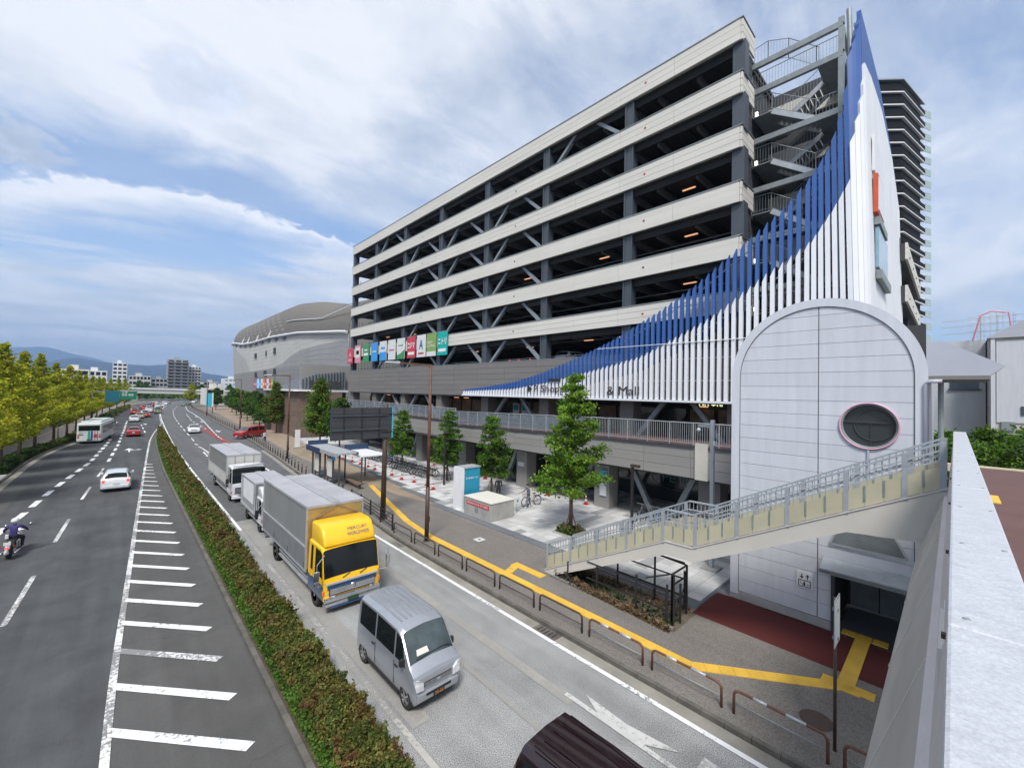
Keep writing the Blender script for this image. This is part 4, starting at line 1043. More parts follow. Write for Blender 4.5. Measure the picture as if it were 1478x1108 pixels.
rail_line(st, [(SX + .1, YL, 28.5), (SX + .1, 5.7, 28.5)]); rail_line(st, [(SX + .5, YL, 30.3), (SX + .5, 8.4, 30.4), (SX + 1.2, 7.4, 30.4), (SX + 3.4, 6.2, 30.4)], 1.4)
for z0, z1 in zip([8.0] + ZL, ZL + [30.26]): MB().box(SX - .1, SX + .16, YR - .16, YR + .12, z0, z1 - .35).build('post', 'galv', st)
MB().box(SX - .1, SX + .16, YR - .16, YR + .12, 30.1, 30.5).build('post', 'galv', st)
MB().box(SX + 4.2, SX + 4.4, 4.3, 9.4, 7.9, 30.2).build('rear_wall', 'charcoal', st)
for z in (13.9, 17.1, 23.6, 26.9): MB().box(SX + .2, SX + .3, 8.9, 9.05, z, z + .25).build('lamp', 'lamp_white', st)
# cream bands of the short end seen past the fins
se = thing('side_bands', 'cream parapet bands on the short side of the car park right of the fins', 'building end', (40, 2.7, 8))
for z in (9.3, 12.6, 15.9, 19.2):
    for k in range(3): MB().box(44.0, 62, 2.45, 2.6, z + k * .43, z + .41 + k * .43).build('band_panel', 'cream_panel', se)
    MB().box(44.0, 62, 2.62, 3.3, z - .1, z + 1.25).build('band_core', 'charcoal', se)
    for x in (46, 50, 54, 58): MB().lathe([(.08, 0), (.08, .05)], 8, (x, 2.4, z + .5), 'y').build('vent_cap', 'ink', se)
for x in (44.2, 53, 61.5): MB().box(x, x + .5, 2.9, 3.4, 7, 21).build('column', 'dark_steel', se)
MB().box(44, 62, 6, 6.3, 7, 22).build('rear_wall', 'interior', se)
# ================================================================ banners
bn = [('flag_red', '', 'small red banner at the far left end of the banner row'), ('flag_pink', '', 'pink and white banner second from the left end'), ('flag_green', '', 'dark green banner with white lettering'), ('flag_blue', '', 'plain bright blue banner'),
      ('white_dull', 'b', 'white banner with blue lower half'), ('white_dull', 'r', 'white banner with thin red script'), ('white_dull', 'g', 'white banner with a green hill at its foot'), ('flag_red', 'コジマ', 'red banner with white Japanese characters'),
      ('white_dull', 'A', 'white banner with dark blue letter emblem'), ('flag_olive', 'BOTANIC', 'olive green banner with white lettering and white foot'), ('flag_teal', 'ニトリ', 'teal banner with large white characters at the right end of the row')]
ysx = [505.5 + 0, 0]
yb_ = [66.9, 64.0, 61.0, 58.2, 55.4, 52.8, 50.3, 47.6, 45.2, 42.9, 40.6]
for i, (m_, tx, lb) in enumerate(bn):
    yc = yb_[i] - .4; hw = 1.02; z1 = 15.05 - .0 * i; z0 = 12.35; x = BX - .35
    if i == 0: z1 -= .3
    t = thing('banner', lb, 'banner', (x, yc, z0), 'tenant banners on the car park front')
    MB().box(x, x + .06, yc - hw, yc + hw, z0, z1).build('cloth', m_, t)
    MB().tube([(x + .03, yc - hw - .05, z1 + .02), (x + .03, yc + hw + .05, z1 + .02)], .03, 6).build('hanging_rod', 'galv', t)
    for s_ in (-1, 1): MB().box(x + .02, BX - .12, yc + s_ * (hw + .05) - .02, yc + s_ * (hw + .05) + .02, z1, z1 + .05).build('bracket', 'galv', t)
    f = lambda nm, y0, y1, za, zb, mm: MB().box(x - .012, x, yc + y0, yc + y1, z0 + za, z0 + zb).build(nm, mm, t)
    if tx == 'b': f('print', -hw, hw, 0, 1.2, 'flag_blue'); f('lettering', -.6, .6, 1.6, 1.9, 'flag_blue')
    elif tx == 'r': f('lettering', -.7, .7, 1.25, 1.4, 'red_ink')
    elif tx == 'g': MB().prism([(yc - hw, z0), (yc + hw, z0), (yc + hw, z0 + .5), (yc + .1, z0 + .7), (yc - hw, z0 + 1.2)], x - .012, x, 'x').build('print', 'flag_green', t); f('lettering', -.6, .6, 1.7, 1.85, 'flag_green')
    elif tx == 'A': text('lettering', 'A', 'sign_blue', t, (x - .012, yc + .45, z0 + .95), (0, -1, 0), (0, 0, 1), 1.2, .0, .9, .03); f('small_print', -.6, .6, .35, .55, 'red_ink')
    elif tx == 'BOTANIC': f('foot', -hw, hw, 0, .55, 'white_dull'); text('lettering', 'BEST\nLIVING', 'white_paint', t, (x - .014, yc + .75, z0 + 1.1), (0, -1, 0), (0, 0, 1), .7, .0, 1.5)
    elif tx: text('lettering', tx, 'white_paint', t, (x - .014, yc + .85, z0 + 1.2), (0, -1, 0), (0, 0, 1), .8, .0, 1.7, .03); f('small_print', -.75, .75, .4, .75, 'white_paint')
    elif i == 0: MB().prism([(yc + .6, z0 + 1.1), (yc - .6, z0 + 1.1), (yc, z0 + 1.9)], x - .012, x, 'x').build('emblem', 'flag_pink', t); f('lettering', -.7, .7, .3, .8, 'flag_pink')
    elif i == 1: f('print', -.8, .8, .8, 2.4, 'white_dull'); f('lettering', -.5, .5, 1.3, 1.9, 'flag_blue')
    elif i == 2: f('lettering', -.7, .7, 1.0, 1.35, 'white_paint'); f('small_print', -.5, .5, 1.7, 1.9, 'white_paint')
    elif i == 3: f('lettering', -.7, .7, 1.35, 1.5, 'white_dull')
# ================================================================ elevator tower
TX = 18.4; TYc, TR, TZc = 3.42, 2.86, 8.98
ev = thing('elevator_tower', 'pale lilac panelled lift tower with arched top and round pink ringed window', 'lift tower', (TX, TYc, 0))
def arch_half(z, R_=TR): return R_ if z <= TZc else math.sqrt(max(0, R_ * R_ - (z - TZc) ** 2))
WYc, WZc, WR = 1.98, 7.33, .76
def pieces(y0, y1, z0, z1, n=6):
    """sub-strips of the front face inside the arch and outside the openings -> list of pieces"""
    out = {}
    for i in range(n):
        za, zb = z0 + (z1 - z0) * i / n, z0 + (z1 - z0) * (i + 1) / n
        def iv(z, zm):
            h = arch_half(z, TR - .30); a, b = max(y0, TYc - h), min(y1, TYc + h)
            segs = [(a, b)]
            if abs(zm - WZc) < WR:
                hh = math.sqrt(max(0, WR * WR - (z - WZc) ** 2)); segs = [(a, min(b, WYc - hh)), (max(a, WYc + hh), b)]
            elif zm < 2.05 : segs = [(a, min(b, 1.05)), (max(a, 2.87), b)]
            return segs
        zm = (za + zb) / 2; sa, sb = iv(za, zm), iv(zb, zm)
        for k in range(len(sa)):
            if sa[k][1] - sa[k][0] > .02 or sb[k][1] - sb[k][0] > .02:
                out.setdefault((k, len(sa)), []).append((za, zb, sa[k], sb[k]))
    return out.values()
zs = [0.42]
while zs[-1] < 11.6: zs.append(zs[-1] + .515)
g_ = .012
for z0, z1 in zip(zs[:-1], zs[1:]):
    for y0, y1 in ((.5, 3.36), (3.38, 6.4)):
        for pc in pieces(y0 + g_ / 2, y1 - g_ / 2, z0 + g_ / 2, z1 - g_ / 2):
            b = MB()
            for za, zb, (a0, a1), (b0, b1) in pc:
                if a1 <= a0: a0 = a1 = (a0 + a1) / 2
                if b1 <= b0: b0 = b1 = (b0 + b1) / 2
                b.add([(TX, a0, za), (TX, a1, za), (TX, b1, zb), (TX, b0, zb), (TX + .05, a0, za), (TX + .05, a1, za), (TX + .05, b1, zb), (TX + .05, b0, zb)],
                      [(0, 3, 2, 1), (4, 5, 6, 7), (0, 1, 5, 4), (1, 2, 6, 5), (2, 3, 7, 6), (3, 0, 4, 7)])
            if b.v: b.build('wall_panel', 'tower_panel', ev)
# dark backing set behind the joints, with openings kept free: thin strips
b = MB()
for z0, z1 in zip(zs[:-1], zs[1:]):
    for pc in pieces(.52, 6.4, z0, z1 + .001, 6):
        for za, zb, (a0, a1), (b0, b1) in pc:
            if a1 > a0 and b1 > b0: b.quad((TX + .052, a0 - .0, za), (TX + .052, a1, za), (TX + .052, b1, zb), (TX + .052, b0, zb))
b.build('joint_backing', 'tower_joint', ev)
# arch trim ring and barrel roof
def ring(R0, R1, x0, x1, name, mat, zb=.3):
    prof = [(TYc - 1 * R_, zb) for R_ in ()]; out = [(TYc - R1, zb)] + [(TYc - R1 * math.cos(a), TZc + R1 * math.sin(a)) for a in np.linspace(0, math.pi, 49)] + [(TYc + R1, zb)]
    inn = [(TYc - R0, zb)] + [(TYc - R0 * math.cos(a), TZc + R0 * math.sin(a)) for a in np.linspace(0, math.pi, 49)] + [(TYc + R0, zb)]
    b = MB(); n = len(out); vs = []
    for x in (x0, x1):
        vs += [(x, u, v) for u, v in out] + [(x, u, v) for u, v in inn]
    fs = []
    for i in range(n - 1):
        fs += [(i, i + 1, n + i + 1, n + i), (2 * n + i, 3 * n + i, 3 * n + i + 1, 2 * n + i + 1), (i, 2 * n + i, 2 * n + i + 1, i + 1), (n + i, n + i + 1, 3 * n + i + 1, 3 * n + i)]
    b.add(vs, fs); o = b.build(name, mat, ev); return o
ring(TR - .29, TR, TX - .05, TX + .3, 'arch_trim', 'tower_panel')
ring(TR - .315, TR - .292, TX - .015, TX + .1, 'arch_seal', 'joint')
ring(TR - .16, TR - .03, TX + .3, TX + 6.2, 'barrel_shell', 'tower_trim')
MB().box(TX + .02, TX + 6, .62, 2.86 - .0, -.0, .02).build('floor', 'slab_d', ev)
MB().box(TX - .03, TX + .12, 2.9, 6.3, .1, .40).build('plinth', 'concrete', ev); MB().box(TX - .03, TX + .12, .5, 1.02, .1, .40).build('plinth', 'concrete', ev)
# interior
MB().box(TX + 2.9, TX + 3.0, .7, 6, .1, 11).build('lift_wall', 'deckslab', ev)
MB().box(TX + .4, TX + 2.9, .8, 6, 3.0, 3.1).build('ceiling', 'interior', ev)
MB().box(TX + .06, TX + 2.9, 2.92, 3.0, .1, 3.0).build('inner_wall', 'interior', ev)
MB().box(TX + .06, TX + 2.9, .9, .98, .1, 3.0).build('inner_wall', 'interior', ev)
for y0 in (1.1, 1.98): MB().box(TX + 2.84, TX + 2.89, y0, y0 + .84, .12, 2.15).build('lift_door', 'galv', ev)
# round window
def hoop(yc, zc, r0, r1, x0, x1, name, mat, n=40):
    b = MB(); vs = []
    for x in (x0, x1):
        for r_ in (r0, r1):
            vs += [(x, yc + r_ * math.cos(6.28319 * k / n), zc + r_ * math.sin(6.28319 * k / n)) for k in range(n)]
    fs = []
    for k in range(n):
        j = (k + 1) % n
        fs += [(k, j, n + j, n + k), (2 * n + k, 3 * n + k, 3 * n + j, 2 * n + j), (n + k, n + j, 3 * n + j, 3 * n + k), (k, 2 * n + k, 2 * n + j, j)]
    return b.add(vs, fs).build(name, mat, ev, True)
hoop(WYc, WZc, WR - .015, WR + .035, TX - .06, TX + .05, 'window_ring', 'pink_ring')
hoop(WYc, WZc, WR - .06, WR - .012, TX - .02, TX + .35, 'window_reveal', 'galv')
pane = MB().lathe([(.01, 0), (WR - .05, 0), (WR - .05, .01)], 36, (TX + .16, WYc, WZc), 'x').build('window_pane', 'glass_dark', ev)
MB().bar((TX + .12, WYc - WR + .03, WZc + .12), (TX + .12, WYc + WR - .03, WZc + .12), .04).build('window_bar', 'charcoal', ev)
hoop(WYc - .12, WZc + .02, .50, .525, TX + .12, TX + .15, 'ring_reflection', 'charcoal')  # dark hoop built in place of a ring reflection in the pane
MB().bar((TX + .12, WYc - .05, WZc - .66), (TX + .12, WYc - .05, WZc + .1), .02).build('inner_rail', 'charcoal', ev)
MB().box(TX - .06, TX - .005, WYc - .03, WYc + .03, 4.9, WZc - WR - .05).build('drip_pipe', 'tower_trim', ev)
# louver, trapezoid
lv = MB(); 
for k in range(11):
    t = k / 11; z = 3.20 + .55 * t; ya, yb = 1.05 + .28 * t, 2.98 - .22 * t
    lv.add([(TX - .07, ya, z), (TX - .07, yb, z), (TX - .01, yb, z + .045), (TX - .01, ya, z + .045), (TX - .07, ya, z - .012), (TX - .07, yb, z - .012)], [(0, 1, 2, 3), (0, 4, 5, 1)])
lv.build('louver_blade', 'galv', ev)
MB().prism([(1.02, 3.15), (3.0, 3.15), (2.76, 3.78), (1.33, 3.78)], TX - .012, TX - .004, 'x').build('louver_frame', 'grey_panel', ev)
b = MB(); 
for p, q in (((1.02, 3.15), (3.0, 3.15)), ((3.0, 3.15), (2.76, 3.78)), ((2.76, 3.78), (1.33, 3.78)), ((1.33, 3.78), (1.02, 3.15))): b.bar((TX - .05, *p), (TX - .05, *q), .05, .05)
b.build('louver_rim', 'galv_light', ev)
# door canopy and frame
MB().add([(TX - .02, .95, 2.62), (TX - .02, 3.2, 2.62), (TX - .72, 3.2, 2.42), (TX - .72, .95, 2.42), (TX - .02, .95, 2.45), (TX - .02, 3.2, 2.45), (TX - .72, 3.2, 2.30), (TX - .72, .95, 2.30)],
         [(0, 1, 2, 3), (4, 7, 6, 5), (0, 4, 5, 1), (1, 5, 6, 2), (2, 6, 7, 3), (3, 7, 4, 0)]).build('canopy', 'galv_light', ev)
for k in range(3): MB().box(TX - .76 - .012 * k, TX - .72, .95, 3.2, 2.28 + k * .05, 2.31 + k * .05).build('canopy_edge', 'galv', ev)
MB().box(TX - .09, TX + .2, 2.87, 2.97, .1, 2.2).box(TX - .09, TX + .2, .97, 1.05, .1, 2.2).box(TX - .09, TX + .2, .97, 2.97, 2.2, 2.32).build('door_frame', 'charcoal', ev)
MB().box(TX + .05, TX + .1, .5, 6.3, 2.3, 3.15).build('lintel_backing', 'joint', ev)
# lift pictogram
t = thing('lift_sign', 'small white lift pictogram plate with down and up arrows on the tower wall', 'sign', (TX - .03, 3.75, 1.6))
MB().box(TX - .035, TX - .005, 3.5, 4.0, 1.32, 1.88).build('plate', 'white_dull', t)
P_ = lambda pts, nm: MB().prism(pts, TX - .045, TX - .036, 'x').build(nm, 'ink', t)
P_([(3.83, 1.72), (3.78, 1.66), (3.88, 1.66)][::-1] if 0 else [(3.83, 1.64), (3.77, 1.72), (3.89, 1.72)], 'arrow'); P_([(3.815, 1.72), (3.845, 1.72), (3.845, 1.82), (3.815, 1.82)], 'arrow')
P_([(3.66, 1.82), (3.60, 1.74), (3.72, 1.74)], 'arrow'); P_([(3.645, 1.64), (3.675, 1.64), (3.675, 1.74), (3.645, 1.74)], 'arrow')
for y0, y1, z0, z1 in ((3.56, 3.94, 1.36, 1.38), (3.56, 3.94, 1.58, 1.60), (3.56, 3.58, 1.38, 1.58), (3.92, 3.94, 1.38, 1.58)): MB().box(TX - .045, TX - .036, y0, y1, z0, z1).build('frame_line', 'ink', t)
P_([(3.73, 1.40), (3.78, 1.40), (3.79, 1.50), (3.72, 1.50)], 'figure'); MB().lathe([(.025, 0), (.025, .009)], 10, (TX - .045, 3.755, 1.53), 'x').build('figure_head', 'ink', t)
MB().tube([(TX - .04, 3.88, 1.55), (TX - .04, 3.87, 1.47), (TX - .04, 3.82, 1.47), (TX - .04, 3.80, 1.41)], .008, 5).build('wheelchair_figure', 'ink', t)
MB().tube([(TX - .04, 3.68, 1.41), (TX - .04, 3.66, 1.47), (TX - .04, 3.62, 1.47), (TX - .04, 3.60, 1.41)], .008, 5).build('pram_figure', 'ink', t)
# downpipe at the right edge
MB().tube([(TX - .1, .60, 4.2), (TX - .1, .60, 8.75), (TX - .1, .52, 8.83), (TX - .1, .25, 8.83)], .06, 8).build('downpipe', 'tower_trim', ev, True)
# ---- canopy roof over the deck entrance
ca = thing('deck_canopy', 'wedge shaped pale grey canopy jutting from the right side of the lift tower', 'canopy', (TX + 1, 0, 9))
MB().prism([(.62, 9.02), (.62, 10.15), (.2, 10.1), (-1.05, 9.3), (-.75, 9.02)], TX + .6, TX + 3.4, 'x').build('roof_beam', 'tower_trim', ca)
MB().box(TX + .5, TX + 3.5, -.75, .6, 8.9, 9.01).build('soffit', 'grey_panel', ca)
MB().tube([(TX + 1.2, .3, 6.2), (TX + 1.2, .3, 8.95)], .07, 8).build('post', 'galv', ca)
# ================================================================ footbridge we stand on
fb = thing('footbridge', 'pedestrian bridge with pale metal coping and reddish deck under the viewer', 'footbridge', (0, 0, 6.2))
XE = 16.6
for i in range(6):
    x0 = -5 + i * 3.6; x1 = min(XE, x0 + 3.595)
    MB().box(x0, x1, -.215, .02, 7.36, 7.40).build('coping_sheet', 'coping', fb, bev=.012)
b = MB(); b.add([(x, y, z) for x in (-5, XE) for y, z in ((.0, 7.36), (.11, 6.0), (.17, 5.98), (-.14, 5.98), (-.14, 7.36))], [(0, 1, 6, 5), (1, 2, 7, 6), (2, 3, 8, 7), (3, 4, 9, 8), (0, 4, 3, 2, 1), (5, 6, 7, 8, 9)]); b.build('parapet_wall', 'parapet', fb)
for x in (1.6, 3.2, 5.0, 7.4, 9.8): MB().box(x, x + .035, .03, .05, 6.95, 6.975).build('bolt_cap', 'brown_steel', fb)
MB().box(3.55, 4.25, .02, .07, 6.3, 6.75).build('inspection_plate', 'cream_panel', fb); MB().box(3.5, 4.3, .015, .05, 6.25, 6.8).build('plate_rim', 'white_dull', fb)
b = MB(); b.add([(x, y, z) for x in (-5, 14.1) for y, z in ((.17, 5.96), (.62, 4.55), (.62, 4.45), (-.3, 4.45), (-.3, 5.96))], [(0, 1, 6, 5), (1, 2, 7, 6), (2, 3, 8, 7), (3, 4, 9, 8), (0, 4, 3, 2, 1), (5, 6, 7, 8, 9)]); b.build('box_girder', 'girder', fb)
b = MB(); b.add([(x, y, z) for x in (14.1, 19.3) for y, z in ((.02, 5.96), (.02, 5.1), (-.3, 5.1), (-.3, 5.96))], [(0, 1, 5, 4), (1, 2, 6, 5), (2, 3, 7, 6), (0, 3, 2, 1), (4, 5, 6, 7)]); b.build('box_girder', 'girder', fb)
for x in (2.6, 5.2, 7.8, 10.4, 13.0):
    MB().add([(x - .02, .178, 5.95), (x + .02, .178, 5.95), (x + .02, .628, 4.56), (x - .02, .628, 4.56), (x - .02, .10, 5.9), (x + .02, .10, 5.9), (x + .02, .56, 4.56), (x - .02, .56, 4.56)], [(0, 1, 2, 3), (4, 7, 6, 5), (0, 4, 5, 1), (1, 5, 6, 2), (2, 6, 7, 3), (3, 7, 4, 0)]).build('girder_seam', 'stringer', fb)
for x in (1.1, 2.3, 3.5, 4.7, 5.9, 7.1, 8.3, 9.5):
    MB().lathe([(.012, 0), (.010, .004)], 8, (x, -.03, 7.40)).build('coping_screw', 'galv', fb); MB().lathe([(.012, 0), (.010, .004)], 8, (x, -.185, 7.40)).build('coping_screw', 'galv', fb)
MB().box(-5, 19.3, -4.2, -.15, 6.0, 6.2).build('bridge_deck', 'deck_red', fb)
MB().box(19.3, 19.5, -6, .4, 6.0, 6.24).build('deck_kerb', 'cream_line', fb)
MB().box(-5, 19.3, -4.4, -4.2, 6.0, 7.4).build('parapet_wall', 'parapet', fb)
for k in range(2):
    MB().box(15.8 + k * .3, 16.08 + k * .3, -.42, -.24, 6.2, 6.215).build('tactile_tile', 'tactile', fb)
    for j in range(2):
        MB().box(12.75 + k * .5, 13.23 + k * .5, -.64 + j * .18, -.47 + j * .18, 6.2, 6.215).build('tactile_tile', 'tactile', fb)
MB().box(14.36, 16.1, .03, .2, 6.02, 6.15).build('stair_head', 'deck_red', fb)
# ================================================================ stairs down to the sidewalk
sp = thing('footbridge_stairs', 'pale grey stairs with yellow lower panels coming down from the footbridge', 'stairs', (14.3, 6, 0))
X0, X1 = 14.3, 16.15
prof = [(.1, 6.15), (6.08, 3.06), (7.02, 3.04), (12.75, .22)]
def zst(y): return float(np.interp(y, [p[0] for p in prof], [p[1] for p in prof]))
for X in (X0, X1):
    top = prof; bot = [(12.45, 0.02), (7.02, 2.58), (6.05, 2.60), (1.97, 4.67), (.1, 4.8)]
    poly = [(y, z) for y, z in top] + [(12.75, .02)] + bot
    MB().prism(poly, X - .05, X + .05, 'x').build('stringer', 'stringer', sp)
    b = MB()
    for p, q in zip(prof[:-1], prof[1:]): b.bar((X, p[0], p[1] + .015), (X, q[0], q[1] + .015), .16, .03)
    b.build('stringer_cap', 'parapet', sp)
MB().add([(x, y, z) for x in (X0, X1) for y, z in ((.1, 4.82), (1.97, 4.7), (6.05, 2.64), (7.02, 2.62), (12.45, .06))], [(0, 1, 6, 5), (1, 2, 7, 6), (2, 3, 8, 7), (3, 4, 9, 8)]).build('underside', 'stringer', sp)
nst = 19
for i in range(nst):
    y = 6.08 - (i + 1) * (5.9 / nst); z = 3.02 + (i + 1) * (3.08 / nst); MB().box(X0 + .06, X1 - .06, y, y + 5.9 / nst + .02, z - .16, z).build('step', 'concrete', sp)
for i in range(18):
    y = 7.02 + i * (5.7 / 18); z = 2.86 - i * (2.8 / 18); MB().box(X0 + .06, X1 - .06, y, y + 5.7 / 18 + .02, z - .14, z).build('step', 'concrete', sp)
MB().box(X0 + .06, X1 - .06, 6.06, 7.04, 2.88, 3.02).build('landing', 'deck_red', sp)
MB().box(X0 + .1, X1 - .1, 6.1, 6.45, 3.025, 3.04).build('tactile_strip', 'tactile', sp)
MB().box(X0 + .3, X1 - .3, .3, .6, 6.19, 6.205).build('tactile_strip', 'tactile', sp)
posts = [12.6, 11.3, 9.95, 8.6, 7.15, 6.0, 4.7, 3.35, 2.0, .85, .18]
for X in (X0, X1):
    for i, y in enumerate(posts):
        MB().box(X - .055, X + .055, y - .055, y + .055, zst(y) - .05, zst(y) + 1.12).build('railing_post', 'rail_post', sp)
        if i == len(posts) - 1: continue
        yb = posts[i + 1]; br = [y, yb]
        if y == 7.15: br = [7.15, 7.02, 6.08, 6.0]
        for (nm, hz, wd, hg, mt_) in (('top_rail', 1.12, .09, .05, 'rail_grey'), ('middle_rail', .72, .035, .035, 'galv_light')):
            b = MB()
            for p, q in zip(br[:-1], br[1:]): b.bar((X, p, zst(p) + hz), (X, q, zst(q) + hz), wd, hg)
            b.build(nm, mt_, sp)
        b = MB(); s_ = -1; xi = X + (.07 if X == X0 else -.07)
        for p, q in zip(br[:-1], br[1:]): b.bar((xi, p, zst(p) + .82), (xi, q, zst(q) + .82), .04, .04)
        b.build('inner_handrail', 'galv_light', sp)
        b = MB(); L_ = abs(y - yb); n = max(3, int(L_ / .14))
        for k in range(1, n):
            yy = y + (yb - y) * k / n; b.bar((X, yy, zst(yy) + .04), (X, yy, zst(yy) + 1.1), .02)
        b.build('baluster_set', 'rail_grey', sp)
        # yellow screens, a few per bay
        m_ = max(2, int(L_ / .34))
        for k in range(m_):
            ya, yc = y + (yb - y) * k / m_, y + (yb - y) * (k + 1) / m_; ya -= .004; yc += .004
            if (ya - 7.02) * (yc - 7.02) < 0 or (ya - 6.08) * (yc - 6.08) < 0: pass
            xo = X - .042
            MB().add([(xo, ya, zst(ya) + .05), (xo, yc, zst(yc) + .05), (xo, yc, zst(yc) + .58), (xo, ya, zst(ya) + .58), (xo + .012, ya, zst(ya) + .05), (xo + .012, yc, zst(yc) + .05), (xo + .012, yc, zst(yc) + .58), (xo + .012, ya, zst(ya) + .58)],
                     [(0, 1, 2, 3), (4, 7, 6, 5), (0, 4, 5, 1), (3, 2, 6, 7), (0, 3, 7, 4), (1, 5, 6, 2)]).build('screen_panel', 'yellow_panel', sp)
            if k: MB().box(X - .06, X - .043, ya - .02, ya + .02, zst(ya) + .18, zst(ya) + .60).build('screen_clip', 'galv', sp)
MB().box(X0 - .1, X1 + .1, 12.1, 12.95, .08, .14).build('foundation', 'concrete_dark', sp)
# ---- fenced bike cage frame under the stairs
cg = thing('steel_cage', 'rusty black steel frame cage standing under the stairs', 'cage', (15, 8, .1))
def cb_(p, q, r=.045): MB().bar(p, q, r).build('frame_bar', 'black_steel', cg)
for (x, y, h) in ((14.25, 6.95, 1.55), (14.25, 8.15, 1.5), (14.25, 9.9, 1.3), (14.45, 6.85, 1.9), (15.6, 6.85, 1.9), (15.75, 7.0, 1.6), (15.75, 8.2, 1.9), (15.75, 9.9, 1.2), (14.25, 11.4, 1.0), (14.8, 6.72, 1.5)):
    MB().box(x - .03, x + .03, y - .03, y + .03, .1, h).build('upright', 'black_steel', cg)
for z in (.65, 1.3):
    cb_((14.25, 6.95, z), (14.25, 10.4, z)); cb_((15.75, 7.0, z), (15.75, 9.9, z)); cb_((14.45, 6.85, z + .2), (15.6, 6.85, z + .2)); 
cb_((15.6, 6.85, 1.9), (15.75, 8.2, 1.9)); cb_((14.45, 6.85, 1.9), (15.6, 6.85, 1.9)); cb_((14.3, 7.8, 1.5), (14.45, 6.85, 1.9)); cb_((14.45, 6.85, .35), (15.6, 6.85, 1.3), .03); cb_((15.75, 7, 1.9), (15.75, 8.2, 1.9))
MB().box(14.42, 14.52, 6.8, 6.9, .1, 1.85).build('gate_post', 'black_steel', cg)
b = MB()
for k in range(13):
    b.bar((14.25, 7.0 + k * .25, .15), (14.25, 7.0 + k * .25, 1.3), .008); b.bar((14.45 + k * .09, 6.85, .15), (14.45 + k * .09, 6.85, 1.9), .006)
for k in range(8): b.bar((14.45, 6.85, .3 + k * .2), (15.6, 6.85, .3 + k * .2), .006)
b.build('wire_mesh', 'black_steel', cg)['kind'] = 'stuff'
MB().box(14.15, 14.25, 6.7, 12.2, .08, .17).build('foundation_edge', 'concrete_dark', cg)
# ================================================================ guard pipes along the kerb
def guard_pipe(n_legs=2, L_=1.95, rusty=False):
    m = 'rust_steel' if rusty else 'brown_steel'
    t = thing('guard_rail', 'x', 'guard rail', (0, 0, 0), 'hoop guard rails along the kerb')
    r = .14; pts = [(0, 0, 0), (0, 0, .47)] + [(0, r - r * math.cos(a), .47 + r * math.sin(a)) for a in np.linspace(.3, math.pi / 2, 4)]
    pts += [(0, L_ - r + r * math.sin(a), .47 + r * math.cos(a)) for a in np.linspace(0, math.pi / 2 - .3, 4)] + [(0, L_, .47), (0, L_, 0)]
    MB().tube(pts, .035, 8).build('hoop', m, t, True)
    MB().tube([(0, .03, .28), (0, L_ - .03, .28)], .018, 6).build('lower_rail', m if not rusty else 'galv', t, True)
    if rusty:
        MB().tube([(0, .4, .612), (0, .8, .612)], .0365, 8).build('worn_patch', 'galv_light', t, True); MB().tube([(0, 1.2, .612), (0, 1.5, .612)], .0365, 8).build('worn_patch', 'galv_light', t, True)
    return t
gp = [guard_pipe(), guard_pipe(rusty=True)]; used_ = []
gl = ['first from the brown sign post, behind the yellow truck', 'second from the sign post, at the foot of the rusty lamp', 'third, where the yellow tactile line comes close', 'fourth, beside the start of the side tactile path', 'fifth, opposite the lower end of the stairs', 'sixth, beside the dry weeds', 'seventh, in front of the steel cage', 'eighth, worn to bare metal near the road arrow', 'ninth, rusty and nearest the round manhole', 'last one at the bottom edge beside the footbridge']
for i in range(10):
    y1_ = 21.85 - i * 2.245; pr = gp[0 if i < 6 else 1]
    place(pr, 11.55 + .02 * i, y1_ - 1.95, WZ, 0, 1, 'brown hoop guard rail, ' + gl[i], 'hoop guard rails along the kerb', used_)
# darker four-bar fence by the sign post, with short bollards
fe = thing('kerb_fence', 'dark brown horizontal bar fence between the sign post and the bus stop', 'fence', (11.9, 25, WZ))
for y in np.arange(22.3, 31.6, 1.85):
    x = KRf(y) + .38; MB().box(x - .04, x + .04, y - .04, y + .04, .1, 1.05).build('post', 'black_steel', fe)
    if y < 29.7:
        x2 = KRf(y + 1.85) + .38
        for z in (.35, .55, .75, .98): MB().bar((x, y, z), (x2, y + 1.85, z), .035).build('rail', 'black_steel', fe)
bo = thing('bollard', 'x', 'bollard', (0, 0, 0), 'brown bollards along the bus bay kerb')
MB().lathe([(.055, 0), (.055, .8), (.045, .84), (.0, .86)], 10).build('post', 'brown_steel', bo, True)
MB().lathe([(.058, .62), (.058, .68)], 10).build('reflective_band', 'galv_light', bo, True)
ub = []
for i in range(34):
    y = 41.5 + i * 1.55; place(bo, KRf(y) + .4, y, WZ, 0, 1, 'slim brown bollard on the bus bay kerb, %s from the bus shelter end' % ordi(i + 1), 'brown bollards along the bus bay kerb', ub)
f2 = thing('kerb_fence', 'long low dark fence curving along the far right sidewalk', 'fence', (16, 110, WZ))
for y in np.arange(94, 200, 3.0):
    x, x2 = KRf(y) + .5, KRf(y + 3) + .5; MB().box(x - .05, x + .05, y - .05, y + .05, .1, 1.0).build('post', 'brown_steel', f2)
    for z in (.5, .95): MB().bar((x, y, z), (x2, y + 3, z), .05).build('rail', 'brown_steel', f2)
